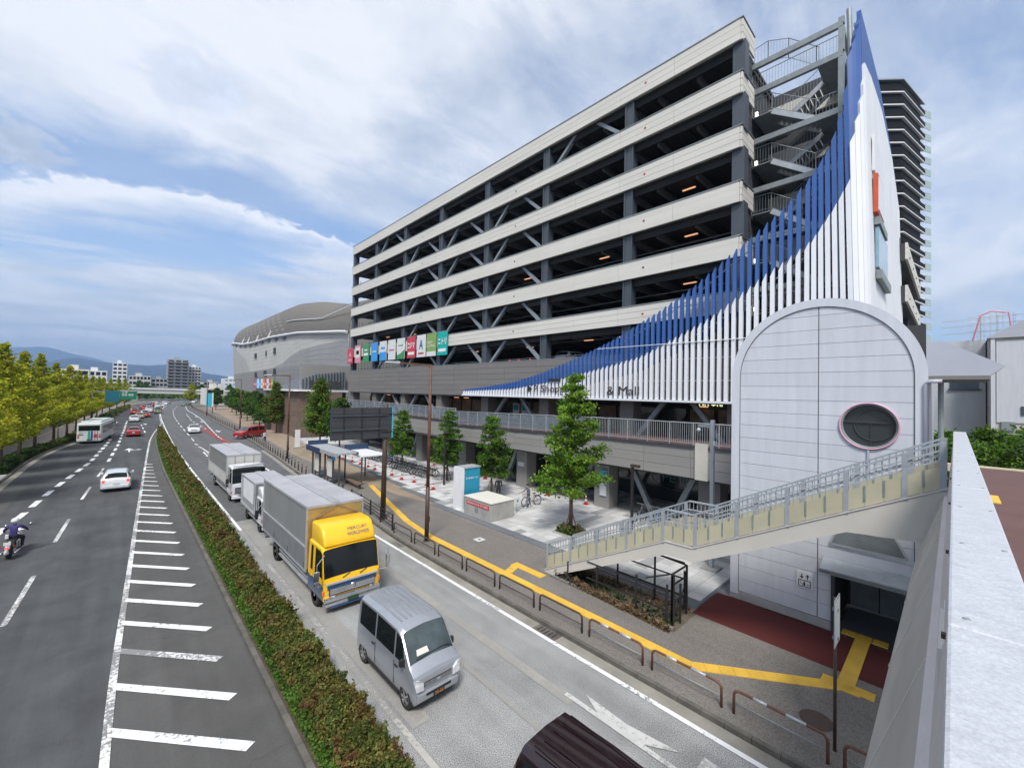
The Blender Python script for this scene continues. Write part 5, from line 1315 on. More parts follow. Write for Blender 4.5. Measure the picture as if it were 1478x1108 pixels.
# ================================================================ vehicles
def PNT(name, col, rough=.28, metal=0.0, coat=.8, var=.04): M(name, col, rough, metal, var=var, scale=.9, coat=coat, fine=.03, fscale=7)
PNT('paint_silver', (.35, .37, .41), .32, .5); PNT('paint_whitecar', (.58, .60, .63)); PNT('paint_red_car', (.30, .015, .02)); PNT('paint_maroon', (.013, .004, .007), .2, .2)
PNT('paint_yellow_truck', (.80, .47, .006), .35, 0, .5); PNT('paint_blue_truck', (.022, .06, .15), .35, 0, .5); PNT('paint_busw', (.62, .66, .66), .4, 0, .3)
PNT('paint_dark_car', (.03, .032, .036)); PNT('paint_green_v', (.10, .16, .09)); PNT('paint_khaki', (.30, .26, .15)); PNT('paint_blue_car', (.05, .10, .2)); PNT('paint_grey_car', (.18, .19, .2))
M('tarp_grey', (.185, .188, .185), .6, .0, var=.10, scale=1.2, bump=.12, bscale=2.2, stretch=(1, 1, .35), fine=.03)
M('alu', (.42, .43, .445), .42, .35, var=.12, scale=1.6, fine=.04); M('alu_dark', (.22, .225, .23), .5, .3, var=.12)
M('truck_roof', (.36, .365, .39), .6, .1, var=.12, scale=.9, fine=.05)
M('chrome', (.62, .63, .65), .14, .95, var=.06); M('auto_glass', (.009, .012, .014), .08, var=.4, scale=.9, spec=.25); M('auto_glass_clear', (.045, .062, .068), .05, var=.5, scale=1.6, spec=.55)
M('lamp_clear', (.62, .64, .66), .15, .2, var=.3, scale=9); M('lamp_red', (.45, .012, .01), .25, var=.1); M('lamp_orange', (.65, .18, .02), .3, var=.1)
M('plastic_black', (.018, .018, .02), .55, var=.1); M('hub_grey', (.36, .37, .38), .4, .6, var=.15, scale=5); M('plate_white', (.6, .62, .6), .5, var=.05); M('plate_green', (.012, .06, .03), .5)
EM('brake_glow', (.9, .05, .035), .55)
class Shell:
    def __init__(s, st, L, W, H, crown=.03):
        s.st = [(a * L, zb, w_ * W / 2, zbelt, wr * W / 2, zr) for a, zb, w_, zbelt, wr, zr in st]; s.cr = crown
    def ring(s, k):
        y, zb, w_, bz, wr, zr = k
        h = [(w_ * .90, zb), (w_ * .985, zb + .10), (w_, (zb + bz) * .52), (w_ * .985, bz), (wr + .015, zr - min(.10, (zr - bz) * .45)), (wr - .09, zr - .012), (0, zr + s.cr)]
        return [(-x, y, z) for x, z in h] + [(x, y, z) for x, z in h[-2::-1]]
    def rings(s): return [s.ring(k) for k in s.st]
    def at(s, u, v):
        i = min(int(u), len(s.st) - 2); j = min(int(v), 11); a, b_ = u - i, v - j; R_ = s._r
        p = [R_[i][j], R_[i + 1][j], R_[i][j + 1], R_[i + 1][j + 1]]
        return Vector(p[0]) * (1 - a) * (1 - b_) + Vector(p[1]) * a * (1 - b_) + Vector(p[2]) * (1 - a) * b_ + Vector(p[3]) * a * b_
    def body(s, name, mat, parent, yoff=0, mats=None):
        s._r = [[(x, y + yoff, z) for x, y, z in r] for r in s.rings()]
        b = MB(); n = 13; vs = [p for r in s._r for p in r]; fs = []
        for i in range(len(s._r) - 1):
            for j in range(n - 1): fs.append((i * n + j, i * n + j + 1, (i + 1) * n + j + 1, (i + 1) * n + j))
            fs.append((i * n, (i + 1) * n, (i + 1) * n + n - 1, i * n + n - 1))
        fs.append(tuple(range(n))); m = (len(s._r) - 1) * n; fs.append(tuple(m + k for k in range(n - 1, -1, -1)))
        b.add(vs, fs); o = b.build(name, mat, parent, True); o.data.set_sharp_from_angle(angle=R(32))
        return o
    def patch(s, name, mat, parent, u0, u1, v0, v1, off=.007, nu=4, nv=4, uu=None):
        """grid lying just proud of the shell; uu(v) may shift the u range (slanted ends)"""
        b = MB(); vs = []
        for i in range(nu + 1):
            for j in range(nv + 1):
                v = v0 + (v1 - v0) * j / nv; a, c = (u0, u1) if uu is None else uu(j / nv)
                u = a + (c - a) * i / nu
                p = s.at(u, v); e = .02; du = s.at(min(u + e, len(s.st) - 1.001), v) - s.at(max(u - e, 0), v); dv = s.at(u, min(v + e, 11.99)) - s.at(u, max(v - e, 0))
                nn = du.cross(dv); nn.normalize(); c0 = Vector((0, p.y, .9))
                if nn.dot(p - c0) < 0: nn = -nn
                vs.append(p + nn * off)
        fs = [(i * (nv + 1) + j, i * (nv + 1) + j + 1, (i + 1) * (nv + 1) + j + 1, (i + 1) * (nv + 1) + j) for i in range(nu) for j in range(nv)]
        b.add(vs, fs); return b.build(name, mat, parent, True, fix=False)
def wheel(parent, x, y, r, wd, side, rim='hub_grey', truck=False):
    """side: +1 right, -1 left"""
    s_ = side
    t = MB().lathe([(r * .62, 0), (r * .96, 0), (r, .03 * 1), (r, wd - .03), (r * .96, wd), (r * .62, wd)], 24, (0, 0, 0), 'x')
    t.v = [((x + s_ * (a - wd)), b_ + y, c + r) for a, b_, c in t.v]
    w_ = t.build('wheel', 'rubber', parent, True); w_.data.set_sharp_from_angle(angle=R(40))
    q = MB().lathe([(r * .10, .012), (r * .16, .0), (r * .30, -.03 if not truck else -.06), (r * .58, -.025), (r * .63, .004), (r * .66, 0)], 20, (0, 0, 0), 'x')
    q.v = [(x + s_ * a, b_ + y, c + r) for a, b_, c in q.v]; q.build('rim', rim, w_, True)
    n = 8 if truck else 5; q = MB()
    for k in range(n):
        a = 6.283 * k / n
        q.bar((x + s_ * .002, y + math.cos(a) * r * .16, r + math.sin(a) * r * .16), (x + s_ * .0, y + math.cos(a) * r * .58, r + math.sin(a) * r * .58), .05, .02, (1, 0, 0))
    if not truck: q.build('spoke', rim, w_)
    a_ = MB(); a_.lathe([(.01, 0), (r + .06, 0), (r + .06, .004)], 26, (0, 0, 0), 'x'); a_.v = [(x + s_ * (a - .018), b_ + y, max(.2, c + r + .01)) for a, b_, c in a_.v]
    a_.build('wheel_arch', 'plastic_black', parent)
CARS = {
 'keivan': dict(L=3.4, W=1.475, st=[(0, .30, .93, .72, .90, .80), (.010, .24, .965, .82, .93, .92), (.025, .2, .985, .90, .94, .97), (.078, .2, 1, .96, .93, 1.10), (.225, .2, 1, .98, .885, 1.76), (.30, .2, 1, .98, .885, 1.85), (.6, .2, 1, .98, .885, 1.88), (.95, .2, 1, .98, .875, 1.85), (.985, .22, .98, .98, .86, 1.74), (1, .30, .94, .98, .78, 1.5)], ws=(3.06, 4.0), rw=(8.15, 8.9), sw=[(3.35, 4.9), (5.05, 6.05), (6.12, 6.95)], wb=(.125, .855), r=.285),
 'wagon': dict(L=4.6, W=1.76, st=[(0, .34, .80, .52, .72, .60), (.025, .24, .94, .66, .84, .74), (.10, .2, .98, .78, .84, .84), (.24, .2, 1, .88, .80, .97), (.40, .2, 1, .92, .73, 1.40), (.50, .2, 1, .93, .74, 1.47), (.75, .2, 1, .95, .74, 1.46), (.915, .2, .99, .97, .72, 1.42), (.975, .24, .97, 1.0, .76, 1.04), (1, .34, .90, .80, .74, .88)], ws=(3.08, 4.0), rw=(7.1, 7.95), sw=[(3.5, 4.95), (5.02, 6.0), (6.08, 6.85)], wb=(.19, .78), r=.32),
 'sedan': dict(L=4.5, W=1.72, st=[(0, .34, .80, .52, .72, .60), (.025, .24, .94, .66, .84, .74), (.10, .2, .98, .76, .84, .82), (.27, .2, 1, .88, .80, .96), (.42, .2, 1, .91, .72, 1.37), (.52, .2, 1, .92, .73, 1.43), (.68, .2, 1, .93, .71, 1.39), (.83, .2, .99, .95, .74, 1.04), (.965, .24, .95, .90, .76, .98), (1, .34, .88, .74, .72, .84)], ws=(3.08, 4.0), rw=(6.1, 6.95), sw=[(3.5, 4.95), (5.02, 6.0), (6.05, 6.5)], wb=(.19, .79), r=.31),
 'minivan': dict(L=4.8, W=1.78, st=[(0, .34, .84, .66, .76, .74), (.025, .26, .95, .84, .88, .94), (.09, .2, .985, .95, .88, 1.04), (.17, .2, 1, 1.0, .86, 1.14), (.33, .2, 1, 1.05, .76, 1.72), (.40, .2, 1, 1.05, .76, 1.80), (.7, .2, 1, 1.06, .76, 1.83), (.935, .2, .99, 1.06, .74, 1.79), (.98, .22, .97, 1.05, .74, 1.35), (1, .32, .92, .95, .80, 1.05)], ws=(3.08, 4.0), rw=(7.15, 8.0), sw=[(3.4, 4.9), (5.05, 5.9), (6.0, 6.9)], wb=(.18, .79), r=.34),
}
def car(kind, paint, label, cat, group=None, detail=2, brake=False, roofribs=False, plate='plate_white', name=None):
    d = CARS[kind]; L, W = d['L'], d['W']; t = thing(name or 'car', label, cat, (0, 0, 0), group)
    sh = Shell(d['st'], L, W, 0); yo = -L / 2; sh.body('body', paint, t, yo)
    sh.patch('windshield', 'auto_glass_clear', t, d['ws'][0], d['ws'][1], 4.35, 7.65, .008, 5, 6)
    sh.patch('rear_window', 'auto_glass', t, d['rw'][0], d['rw'][1], 4.45, 7.55, .008, 4, 6)
    for s_, (va, vb) in ((-1, (3.12, 3.93)), (1, (8.88, 8.07))):
        for i, (a, b_) in enumerate(d['sw']):
            if i == 0:
                sh.patch('side_window', 'auto_glass', t, a, b_, va, vb, .006, 5, 3, uu=(lambda q, a=a, b_=b_: (a + .45 * q * (1 if kind != 'keivan' else .9), b_)))
            else: sh.patch('side_window', 'auto_glass', t, a, b_, va, vb, .006, 4, 3)
    fy = yo; zf = d['st'][1][3]; w2 = W / 2
    for s_ in (-1, 1):
        for a in d['wb']: wheel(t, s_ * (w2 - .005), yo + a * L, d['r'], .19, s_)
        if kind == 'keivan':
            b = MB(); b.add([(s_ * x, fy + y, z) for x, y, z in ((.46, -.03, .58), (.66, -.015, .60), (.715, .06, .86), (.60, .0, .86), (.47, -.028, .76))], [(0, 1, 2, 3, 4)]); b.prism([(0, 0), (0, 0), (0, 0)], 0, 0) if 0 else None
            o = b.build('headlight', 'lamp_clear', t, fix=False)
            sd2 = o.modifiers.new('s', 'SOLIDIFY'); sd2.thickness = .05; sd2.offset = 0
        else:
            MB().add([(s_ * x, fy + y, z) for x, y, z in ((w2 * .52, .015, zf - .17), (w2 * .86, .10, zf - .15), (w2 * .93, .26, zf - .02), (w2 * .60, .09, zf - .03), (w2 * .52, .10, zf - .17), (w2 * .80, .22, zf - .15), (w2 * .86, .32, zf - .03), (w2 * .60, .2, zf - .04))], [(0, 1, 2, 3), (4, 7, 6, 5), (0, 4, 5, 1), (1, 5, 6, 2), (2, 6, 7, 3), (3, 7, 4, 0)]).build('headlight', 'lamp_clear', t)
        zt = d['st'][-3][3]; y1 = yo + L
        MB().box(s_ * w2 * .78 - .08, s_ * w2 * .78 + .08, y1 - .14, y1 - .02 + .035, zt - .24, zt - .04).build('tail_light', 'brake_glow' if brake else 'lamp_red', t, bev=.02)
        cw = d['st'][3]; my = yo + cw[0] * L + .22
        MB().box(s_ * (w2 + .04) - .07, s_ * (w2 + .04) + .07, my, my + .10, cw[5] - .06, cw[5] + .12).build('door_mirror', paint if kind != 'keivan' else 'plastic_black', t, bev=.02)
        if detail > 1:
            for k in (1, 2):
                a = d['sw'][k][0] - .04; i = int(a); y = yo + (d['st'][i][0] + (d['st'][i + 1][0] - d['st'][i][0]) * (a - i)) * L
                MB().box(s_ * w2 * 1.0 - .004, s_ * w2 * 1.0 + .004, y - .006, y + .006, .34, .96).build('door_gap', 'plastic_black', t)
                MB().box(s_ * (w2 + .008) - .012, s_ * (w2 + .008) + .012, y + (.05 if k == 2 else -.2), y + (.2 if k == 2 else -.05), .86, .895).build('door_handle', 'plastic_black' if kind == 'keivan' else paint, t)
            MB().box(s_ * w2 * .98 - .01, s_ * w2 * .98 + .01, yo + L * (d['wb'][0] + .1), yo + L * (d['wb'][1] - .1), .2, .3).build('sill', 'plastic_black', t)
    MB().box(-w2 * .86, w2 * .86, fy - .045, fy + .12, .28, .52).build('front_bumper', paint, t, bev=.05)
    MB().box(-w2 * .86, w2 * .86, yo + L - .12, yo + L + .05, .30, .55).build('rear_bumper', paint, t, bev=.05)
    if kind == 'keivan':
        MB().box(-.42, .42, fy - .012, fy + .03, .62, .74).build('grille', 'plastic_black', t)
        for k in range(3): MB().box(-.42, .42, fy - .022, fy - .012, .635 + k * .036, .652 + k * .036).build('grille_bar', 'chrome', t)
        MB().box(-.05, .05, fy - .035, fy - .022, .645, .725).build('emblem', 'chrome', t)
        MB().box(-.38, .38, fy - .052, fy - .044, .40, .47).build('lower_grille', 'plastic_black', t)
    else: MB().box(-w2 * .5, w2 * .5, fy - .02, fy + .05, .56, .66).build('grille', 'plastic_black', t)
    MB().box(-.165, .165, fy - .062, fy - .05, .31, .47).build('licence_plate', plate, t)
    MB().box(-.165, .165, yo + L + .045, yo + L + .06, .60, .76).build('licence_plate', plate, t)
    if detail > 1:
        cw = sh.at(d['ws'][0] + .05, 5.2); c2 = sh.at(d['ws'][0] + .1, 6.6)
        MB().bar(cw + Vector((0, -.02, .02)), c2 + Vector((0, -.02, .02)), .018).build('wiper', 'plastic_black', t)
        c3 = sh.at(d['ws'][0] + .05, 7.2); MB().bar(c2 + Vector((.02, -.02, .02)), c3 + Vector((0, -.02, .03)), .018).build('wiper', 'plastic_black', t)
    if roofribs:
        for k in range(7):
            x = -.48 + k * .16; zr = 1.872 - (abs(x) / .61) * .018
            i0, i1 = sh.at(4.95, 5.6), sh.at(6.95, 5.6)
            MB().box(x - .022, x + .022, i0.y + .1, i1.y - .15, zr - .02, zr + .034).build('roof_rib', paint, t, bev=.012)
    return t
# the silver kei van
v = car('keivan', 'paint_silver', 'silver kei van with ribbed roof driving towards the viewer, nearest whole vehicle', 'van', None, 2, roofribs=True, plate='ink', name='kei_van')
v.location = (6.28, 11.0, 0.012); v.rotation_euler = (0, 0, R(.6))
text('plate_number', '20-66', 'flag_orange', v, (-.13, -1.7 - .064, .325), (1, 0, 0), (0, 0, 1), .085, .0, .26)
MB().add([(-.45, -1.36, 1.245), (-.08, -1.36, 1.245), (-.10, -1.275, 1.36), (-.42, -1.275, 1.36)], [(0, 1, 2, 3)]).build('dashboard_paper', 'cream_panel', v, fix=False)
# dark maroon people carrier leaving the bottom of the picture
v = car('minivan', 'paint_maroon', 'glossy dark maroon car cut off by the bottom edge of the picture', 'car', None, 2, name='car')
v.location = (6.15, 3.3, .012)
for x in (-.52, -.26, 0, .26, .52): MB().box(x - .01, x + .01, -.4, 1.9, 1.838, 1.85).build('roof_groove', 'paint_maroon', v)
# white wagon ahead on the left carriageway
v = car('wagon', 'paint_whitecar', 'white estate car with lit brake lights in the middle lane', 'car', None, 2, brake=True, name='car'); v.location = (-.02, 46.15, .012); v.rotation_euler = (0, 0, math.pi - .03)
v = car('sedan', 'paint_red_car', 'red saloon driving away beside the bus', 'car', None, 2, name='car'); v.location = (1.7, 91, .012); v.rotation_euler = (0, 0, math.pi - .03)
v = car('wagon', 'paint_whitecar', 'silver white car ahead of the red saloon', 'car', None, 1, name='car'); v.location = (2.45, 126, .012); v.rotation_euler = (0, 0, math.pi - .07)
v = car('sedan', 'paint_whitecar', 'white saloon coming towards the viewer before the bus bay', 'car', None, 1, name='car'); v.location = (9.55, 92.2, .012); v.rotation_euler = (0, 0, -.06)
v = car('minivan', 'paint_red_car', 'bright red van standing across the kerb of the bus bay', 'van', None, 1, name='van'); v.location = (15.5, 78.6, .1); v.rotation_euler = (0, 0, R(-58))
qa = [('sedan', 'paint_red_car'), ('wagon', 'paint_whitecar'), ('minivan', 'paint_green_v'), ('wagon', 'paint_khaki'), ('sedan', 'paint_dark_car'), ('minivan', 'paint_whitecar'), ('sedan', 'paint_grey_car'), ('wagon', 'paint_red_car')]
protos = [car(k, p, 'x', 'car', 'cars queueing far up the road', 0, brake=(i % 2 == 0), name='car') for i, (k, p) in enumerate(qa)]
cl_ = ['paint_red_car', 'paint_whitecar', 'green', 'khaki']
qn = ['red', 'white', 'dark green', 'khaki', 'black', 'white', 'grey', 'red']; qk = ['saloon', 'estate', 'van', 'estate', 'saloon', 'van', 'saloon', 'estate']
spots = [(3, 3.6, 138, 0), (0, 4.9, 143, 1), (1, 5.0, 152, 0), (7, 3.0, 158, 0), (2, 8.0, 160, 1), (3, 3.2, 170, 0), (5, 6.4, 168, 1), (0, 6.1, 180, 0), (6, 9.1, 178, 1), (7, 6.0, 192, 0), (5, 9.8, 194, 1), (4, 8.0, 206, 0), (1, 11.8, 210, 1), (0, 9.4, 220, 0), (5, 13.6, 226, 1), (1, 11.0, 236, 0), (6, 15.5, 242, 1), (4, 21.5, 230, 2), (2, 19.0, 218, 2), (5, 25.0, 248, 2), (3, 28, 268, 2)]
up_ = []
pos_w = ['closest', '2nd closest', '3rd closest', '4th closest', '5th closest', '6th closest', '7th closest', '8th closest', '9th closest', '10th closest', '11th closest', '12th closest', '13th closest', '14th closest', '15th closest', '16th closest', '17th closest', '18th closest', '19th closest', '20th closest', 'farthest']
for i, (k, x, y, ln) in enumerate(spots):
    a = math.atan((HLf(y + 3) - HLf(y - 3)) / 6)
    place(protos[k], x, y, .012, (math.pi - a) if ln < 2 else -a, 1, 'small %s %s %s, %s of the far traffic' % (qn[k], qk[k], 'in the far queue' if ln < 2 else 'coming out from under the bridge', pos_w[i]), 'cars queueing far up the road', up_)
for k, y, x in ((1, 24, 29.5), (4, 27.2, 29.5), (6, 30.2, 29.6), (5, 14.5, 29.6), (1, 44, 29.6)):
    place(protos[k], x + 1.2, y, 10.58, math.pi / 2, 1, '%s %s parked on the lowest parking deck %s' % (qn[k], qk[k], {24: 'behind the second column', 27.2: 'right behind the fins top', 30.2: 'next to the brace', 14.5: 'near the stair end', 44: 'under the middle banners'}[y]), 'cars parked on the lowest parking deck', up_)
# ---------------------------------------------------------------- trucks
def truck(name, label, cabp, lowp, W, cabz, boxh0, boxh1, L, cabL, boxmat, defl, r=.42, frontmat='alu', detail=True, sidesplit=True):
    t = thing(name, label, 'truck', (0, 0, 0)); w2 = W / 2
    cw = min(w2, 1.08 if W > 2 else .84)
    zb = .42; bz = cabz * .5
    st_ = [(0, zb, .93 * cw / w2, bz * .86, .90 * cw / w2, bz * .93), (.045, zb - .05, cw / w2, bz * .97, .97 * cw / w2, bz * 1.03), (.26, zb - .05, cw / w2, bz * 1.02, .955 * cw / w2, cabz - .10), (.44, zb - .05, cw / w2, bz * 1.02, .945 * cw / w2, cabz), (cabL, zb - .05, cw / w2, bz * 1.02, .945 * cw / w2, cabz)]
    sh = Shell(st_, 1.0, W, 0, .02); sh.body('cab', cabp, t)
    sh.patch('windshield', 'auto_glass', t, 1.06, 2.0, 4.25, 7.75, .009, 5, 7)
    for s_, va, vb in ((-1, 3.05, 3.92), (1, 8.95, 8.08)):
        sh.patch('side_window', 'auto_glass', t, 0, 0, va, vb, .007, 4, 3, uu=lambda q: (1.55 + .5 * q, 3.42)); sh.patch('door_quarter_glass', 'auto_glass', t, 3.62, 3.8, va, vb, .007, 2, 3)
        if lowp: sh.patch('lower_side_panel', lowp, t, 1.0, 3.98, .5 if s_ < 0 else 11.5, 2.55 if s_ < 0 else 9.45, .006, 5, 4)
        MB().box(s_ * cw * .985 - .005 * s_ - .004, s_ * cw * .985 + .012, .50, .52, zb + .05, cabz - .2).build('door_gap', 'plastic_black', t)
        MB().box(s_ * (cw + .01) - .015, s_ * (cw + .01) + .015, 1.2 * cabL / 1.6, 1.2 * cabL / 1.6 + .16, bz * .84, bz * .84 + .04).build('door_handle', 'chrome', t)
        MB().add([(s_ * x, y, z) for x, y, z in ((cw * .60, -.06, zb + .02), (cw * .93, -.03, zb + .02), (cw * 1.0, .10, zb + .20), (cw * .62, -.06, zb + .20), (cw * .60, .02, zb + .02), (cw * .90, .06, zb + .02), (cw * .95, .16, zb + .2), (cw * .62, .02, zb + .2))], [(0, 1, 2, 3), (4, 7, 6, 5), (0, 4, 5, 1), (1, 5, 6, 2), (2, 6, 7, 3), (3, 7, 4, 0)]).build('headlight', 'lamp_clear', t)
        MB().box(s_ * cw - .06 if s_ > 0 else -cw - .02, s_ * cw + .02 if s_ > 0 else -cw + .06, .0, .14, zb + .26, zb + .42).build('turn_signal', 'lamp_orange', t, bev=.015)
        # corner vane
        MB().add([(s_ * cw * .80, -.012, zb + .24), (s_ * cw * .985, .015, zb + .24), (s_ * cw * 1.0, .06, bz * .95), (s_ * cw * .93, .0, bz * .95)], [(0, 1, 2, 3)]).build('corner_panel', 'alu' if lowp else cabp, t, fix=False)
        # mirrors
        m_ = MB(); m_.tube([(s_ * cw * .95, .12, cabz - .25), (s_ * (cw + .28), -.12, cabz - .45), (s_ * (cw + .28), -.12, bz * .95), (s_ * cw, .1, bz * .9)], .016, 5); ma = m_.build('mirror_arm', 'chrome', t)
        MB().box(s_ * (cw + .28) - .09, s_ * (cw + .28) + .09, -.15, -.08, bz * 1.12, bz * 1.12 + .36).build('mirror_housing', 'chrome' if lowp else 'plastic_black', t, bev=.02)
        MB().box(s_ * (cw + .28) - .07, s_ * (cw + .28) + .07, -.13, -.06, bz * .97, bz * .97 + .15).build('mirror_housing', 'chrome' if lowp else 'plastic_black', t, bev=.02)
        wheel(t, s_ * (cw - .02), .95 if W > 2 else .75, r, .26, s_, 'chrome' if lowp else 'hub_grey', True)
        wheel(t, s_ * (w2 - .08), L * .76, r, .40, s_, 'hub_grey', True)
        MB().box(s_ * (w2 - .12) - .05, s_ * (w2 - .12) + .05, cabL + .2, L * .76 - r - .2, .45, .52).box(s_ * (w2 - .12) - .03, s_ * (w2 - .12) + .03, cabL + .2, L * .76 - r - .2, .66, .74).build('side_guard', 'alu', t)
        MB().box(s_ * (w2 - .35) - .2, s_ * (w2 - .35) + .2, L * .76 - r - .12, L * .76 + r + .1, r * 2 + .06, r * 2 + .1).build('mudguard', 'plastic_black', t)
    MB().box(-cw * .98, cw * .98, -.10, .10, .26, zb + .0).build('bumper', 'chrome' if lowp else 'paint_whitecar', t, bev=.04)
    MB().box(-cw * .55, cw * .55, -.115, -.02, zb + .01, zb + .14).build('bumper_bar', 'chrome' if lowp else 'alu_dark', t, bev=.02)
    if lowp: MB().box(-cw * .8, cw * .8, -.105, -.03, .18, .26).build('air_dam', lowp, t, bev=.02); MB().box(-cw * .97, cw * .97, -.13, .02, zb + .02, zb + .17).build('bumper_upper', 'chrome', t, bev=.03); MB().box(-cw * .9, cw * .9, -.06, .01, bz * .86, bz * .93).build('nose_trim', 'alu', t, bev=.02)
    gm = 'alu' if lowp else 'alu_dark'
    MB().box(-cw * .80, cw * .80, -.02, .03, zb + .2, bz * .74 if lowp else bz * .84).build('grille', 'plastic_black', t)
    k_ = 3 if lowp else 4
    for k in range(k_):
        z = zb + .25 + k * (bz * (.76 if lowp else .84) - zb - .30) / k_; MB().box(-cw * .78, cw * .78, -.06, -.015, z, z + (.085 if lowp else .055)).build('grille_bar', 'chrome' if lowp else gm, t, bev=.01)
    if lowp: MB().box(-cw * .86, cw * .86, -.016, .03, bz * .72, bz * .86).build('front_stripe', lowp, t)
    MB().lathe([(.10, 0), (.10, .03), (.07, .035)], 16, (0, -.075, bz * .70), 'y').build('emblem', 'chrome', t, True)
    MB().box(-.2, .2, -.135, -.115, .30, .44).build('licence_plate', 'plate_green' if lowp else 'plate_white', t)
    for x in (-.35, .25): MB().bar((x * cw, -.005, bz * 1.0), (x * cw + .3, .05, bz * 1.08), .02).build('wiper', 'plastic_black', t)
    if defl:
        z0 = cabz - .06
        yd = [(.24, z0), (.34, z0 + defl * .42), (.62, z0 + defl * .90), (.88, z0 + defl), (cabL - .02, z0 + defl), (cabL - .02, z0)]
        o = MB().prism(yd, -cw * .92, cw * .92, 'x').build('wind_deflector', cabp, t, True, bev=.09); o.modifiers['bevel'].segments = 4
        for s_ in (-1, 1): MB().bar((s_ * cw * .88, .55, z0 + .03), (s_ * cw * .88, cabL - .05, z0 + .03), .05, .05).build('roof_gutter', cabp, t)
    else:
        MB().box(-cw * .95, cw * .95, .02, .24, cabz - .20, cabz - .16).build('sun_visor', 'plastic_black', t, bev=.01); MB().tube([(-cw * .9, .3, cabz + .05), (cw * .9, .3, cabz + .05)], .05, 8).build('roof_marker_bar', cabp, t, True)
    # chassis
    MB().box(-.42, -.34, .6, L, .62, .82).box(.34, .42, .6, L, .62, .82).build('chassis_rail', 'plastic_black', t)
    MB().box(-w2 + .16, -w2 + .6, cabL + .3, cabL + 1.1, .38, .85).build('fuel_tank', 'alu_dark', t, bev=.05)
    MB().box(w2 - .6, w2 - .16, cabL + .3, cabL + 1.0, .40, .85).build('battery_box', 'plastic_black', t, bev=.03)
    # cargo box
    y0, y1 = cabL + .12, L
    MB().box(-w2 + .02, w2 - .02, y0 + .04, y1 - .03, boxh0, boxh1 - .02).build('cargo_box', boxmat, t)
    MB().box(-w2, w2, y0, y1, boxh1 - .03, boxh1).build('box_roof', 'truck_roof', t, bev=.02)
    MB().box(-.16, .16, y0 + .02, y1 - .02, boxh1 + .001, boxh1 + .05).build('roof_ridge', 'alu', t, bev=.02)
    for s_ in (-1, 1):
        MB().box(s_ * w2 - .03, s_ * w2 + .03, y0, y1, boxh1 - .09, boxh1 + .015).build('top_rail', 'alu', t, bev=.01)
        MB().box(s_ * w2 - .03, s_ * w2 + .03, y0, y1, boxh0 - .05, boxh0 + .06).build('bottom_rail', 'alu', t)
        for y in (y0 + .03, y1 - .03): MB().box(s_ * w2 - .032, s_ * w2 + .032, y - .035, y + .035, boxh0, boxh1 - .06).build('corner_post', 'alu', t)
        if sidesplit:
            n = 3; zc = boxh0 + (boxh1 - boxh0) * .36
            for k in range(n):
                a = y0 + .08 + (y1 - y0 - .16) * k / n; b_ = a + (y1 - y0 - .16) / n - .02
                MB().box(s_ * (w2 + .012) - .02, s_ * (w2 + .012) + .02, a, b_, boxh0 + .07, zc - .02).build('side_board', 'alu_dark' if lowp else 'dome_light', t)
                MB().box(s_ * (w2 + .034) - .01, s_ * (w2 + .034) + .01, a + .05, a + .09, boxh0 + .1, boxh0 + .34).build('board_latch', 'chrome', t)
            MB().box(s_ * (w2 + .01) - .025, s_ * (w2 + .01) + .025, y0 + .06, y1 - .06, zc - .02, zc + .03).build('hinge_rail', 'alu', t)
    MB().box(-w2 + .03, w2 - .03, y0 - .012, y0 + .03, boxh0 + .05, boxh1 - .06).build('front_wall', frontmat, t)
    MB().box(-w2, w2, y0 - .03, y0 + .04, boxh1 - .10, boxh1 - .02).build('front_header', 'alu', t)
    for x in (-.55, 0, .55):
        if not lowp: MB().box(x * w2 - .02, x * w2 + .02, y0 - .03, y0 - .011, boxh0 + .1, boxh1 - .1).build('front_rib', 'alu_dark', t)
    for x in (-.5, .5): MB().box(x * w2 * 2 * .48 - .47 * w2 + (0 if x < 0 else 0), x * w2 * 2 * .48 + .47 * w2, y1 - .02, y1 + .03, boxh0, boxh1 - .1).build('rear_door', 'alu', t)
    MB().box(-w2 * .9, w2 * .9, y1 - .1, y1 + .05, .5, .62).build('rear_bumper', 'alu_dark', t)
    return t
M('painted_gold_reflection', (.46, .33, .13), .35, .5, var=.25, scale=1.2)  # yellow reflection put into the colour of the cargo box front wall
tk = truck('box_truck', 'yellow cab box truck with grey tarpaulin wing body and blue stripe', 'paint_yellow_truck', 'paint_blue_truck', 2.24, 2.35, 1.02, 3.52, 8.6, 1.72, 'tarp_grey', .72, frontmat='painted_gold_reflection')
tk.location = (6.62, 15.65, .012)
text('deflector_lettering', 'MERCURY', 'paint_blue_truck', tk, (-.06, .455, 2.73), (1, 0, 0), (0, .63, .777), .13, .02, .78, .0)
text('deflector_lettering', 'WORLDWIDE', 'paint_blue_truck', tk, (-.12, .325, 2.575), (1, 0, 0), (0, .63, .777), .13, .03, .86, .0)
MB().bar((-.95, 1.80, 2.95), (0, 1.78, 3.46), .025).bar((.95, 1.80, 2.95), (0, 1.78, 3.46), .025).build('front_wire', 'alu_dark', tk)
tk = truck('box_truck', 'white cab box truck with pale grey tarpaulin body, last of the three trucks', 'paint_whitecar', None, 2.2, 2.5, 1.0, 3.15, 9.6, 1.65, 'tarp_grey', 0, frontmat='dome_light')
tk.location = (6.95, 34.9, .012); tk.rotation_euler = (0, 0, R(.5))
tk = truck('box_truck', 'small white cab truck with silver panel body, between the two larger trucks', 'paint_whitecar', None, 1.78, 1.95, .80, 2.62, 5.2, 1.45, 'alu', .55, r=.33, frontmat='alu_dark', sidesplit=False)
tk.location = (6.75, 26.35, .012)
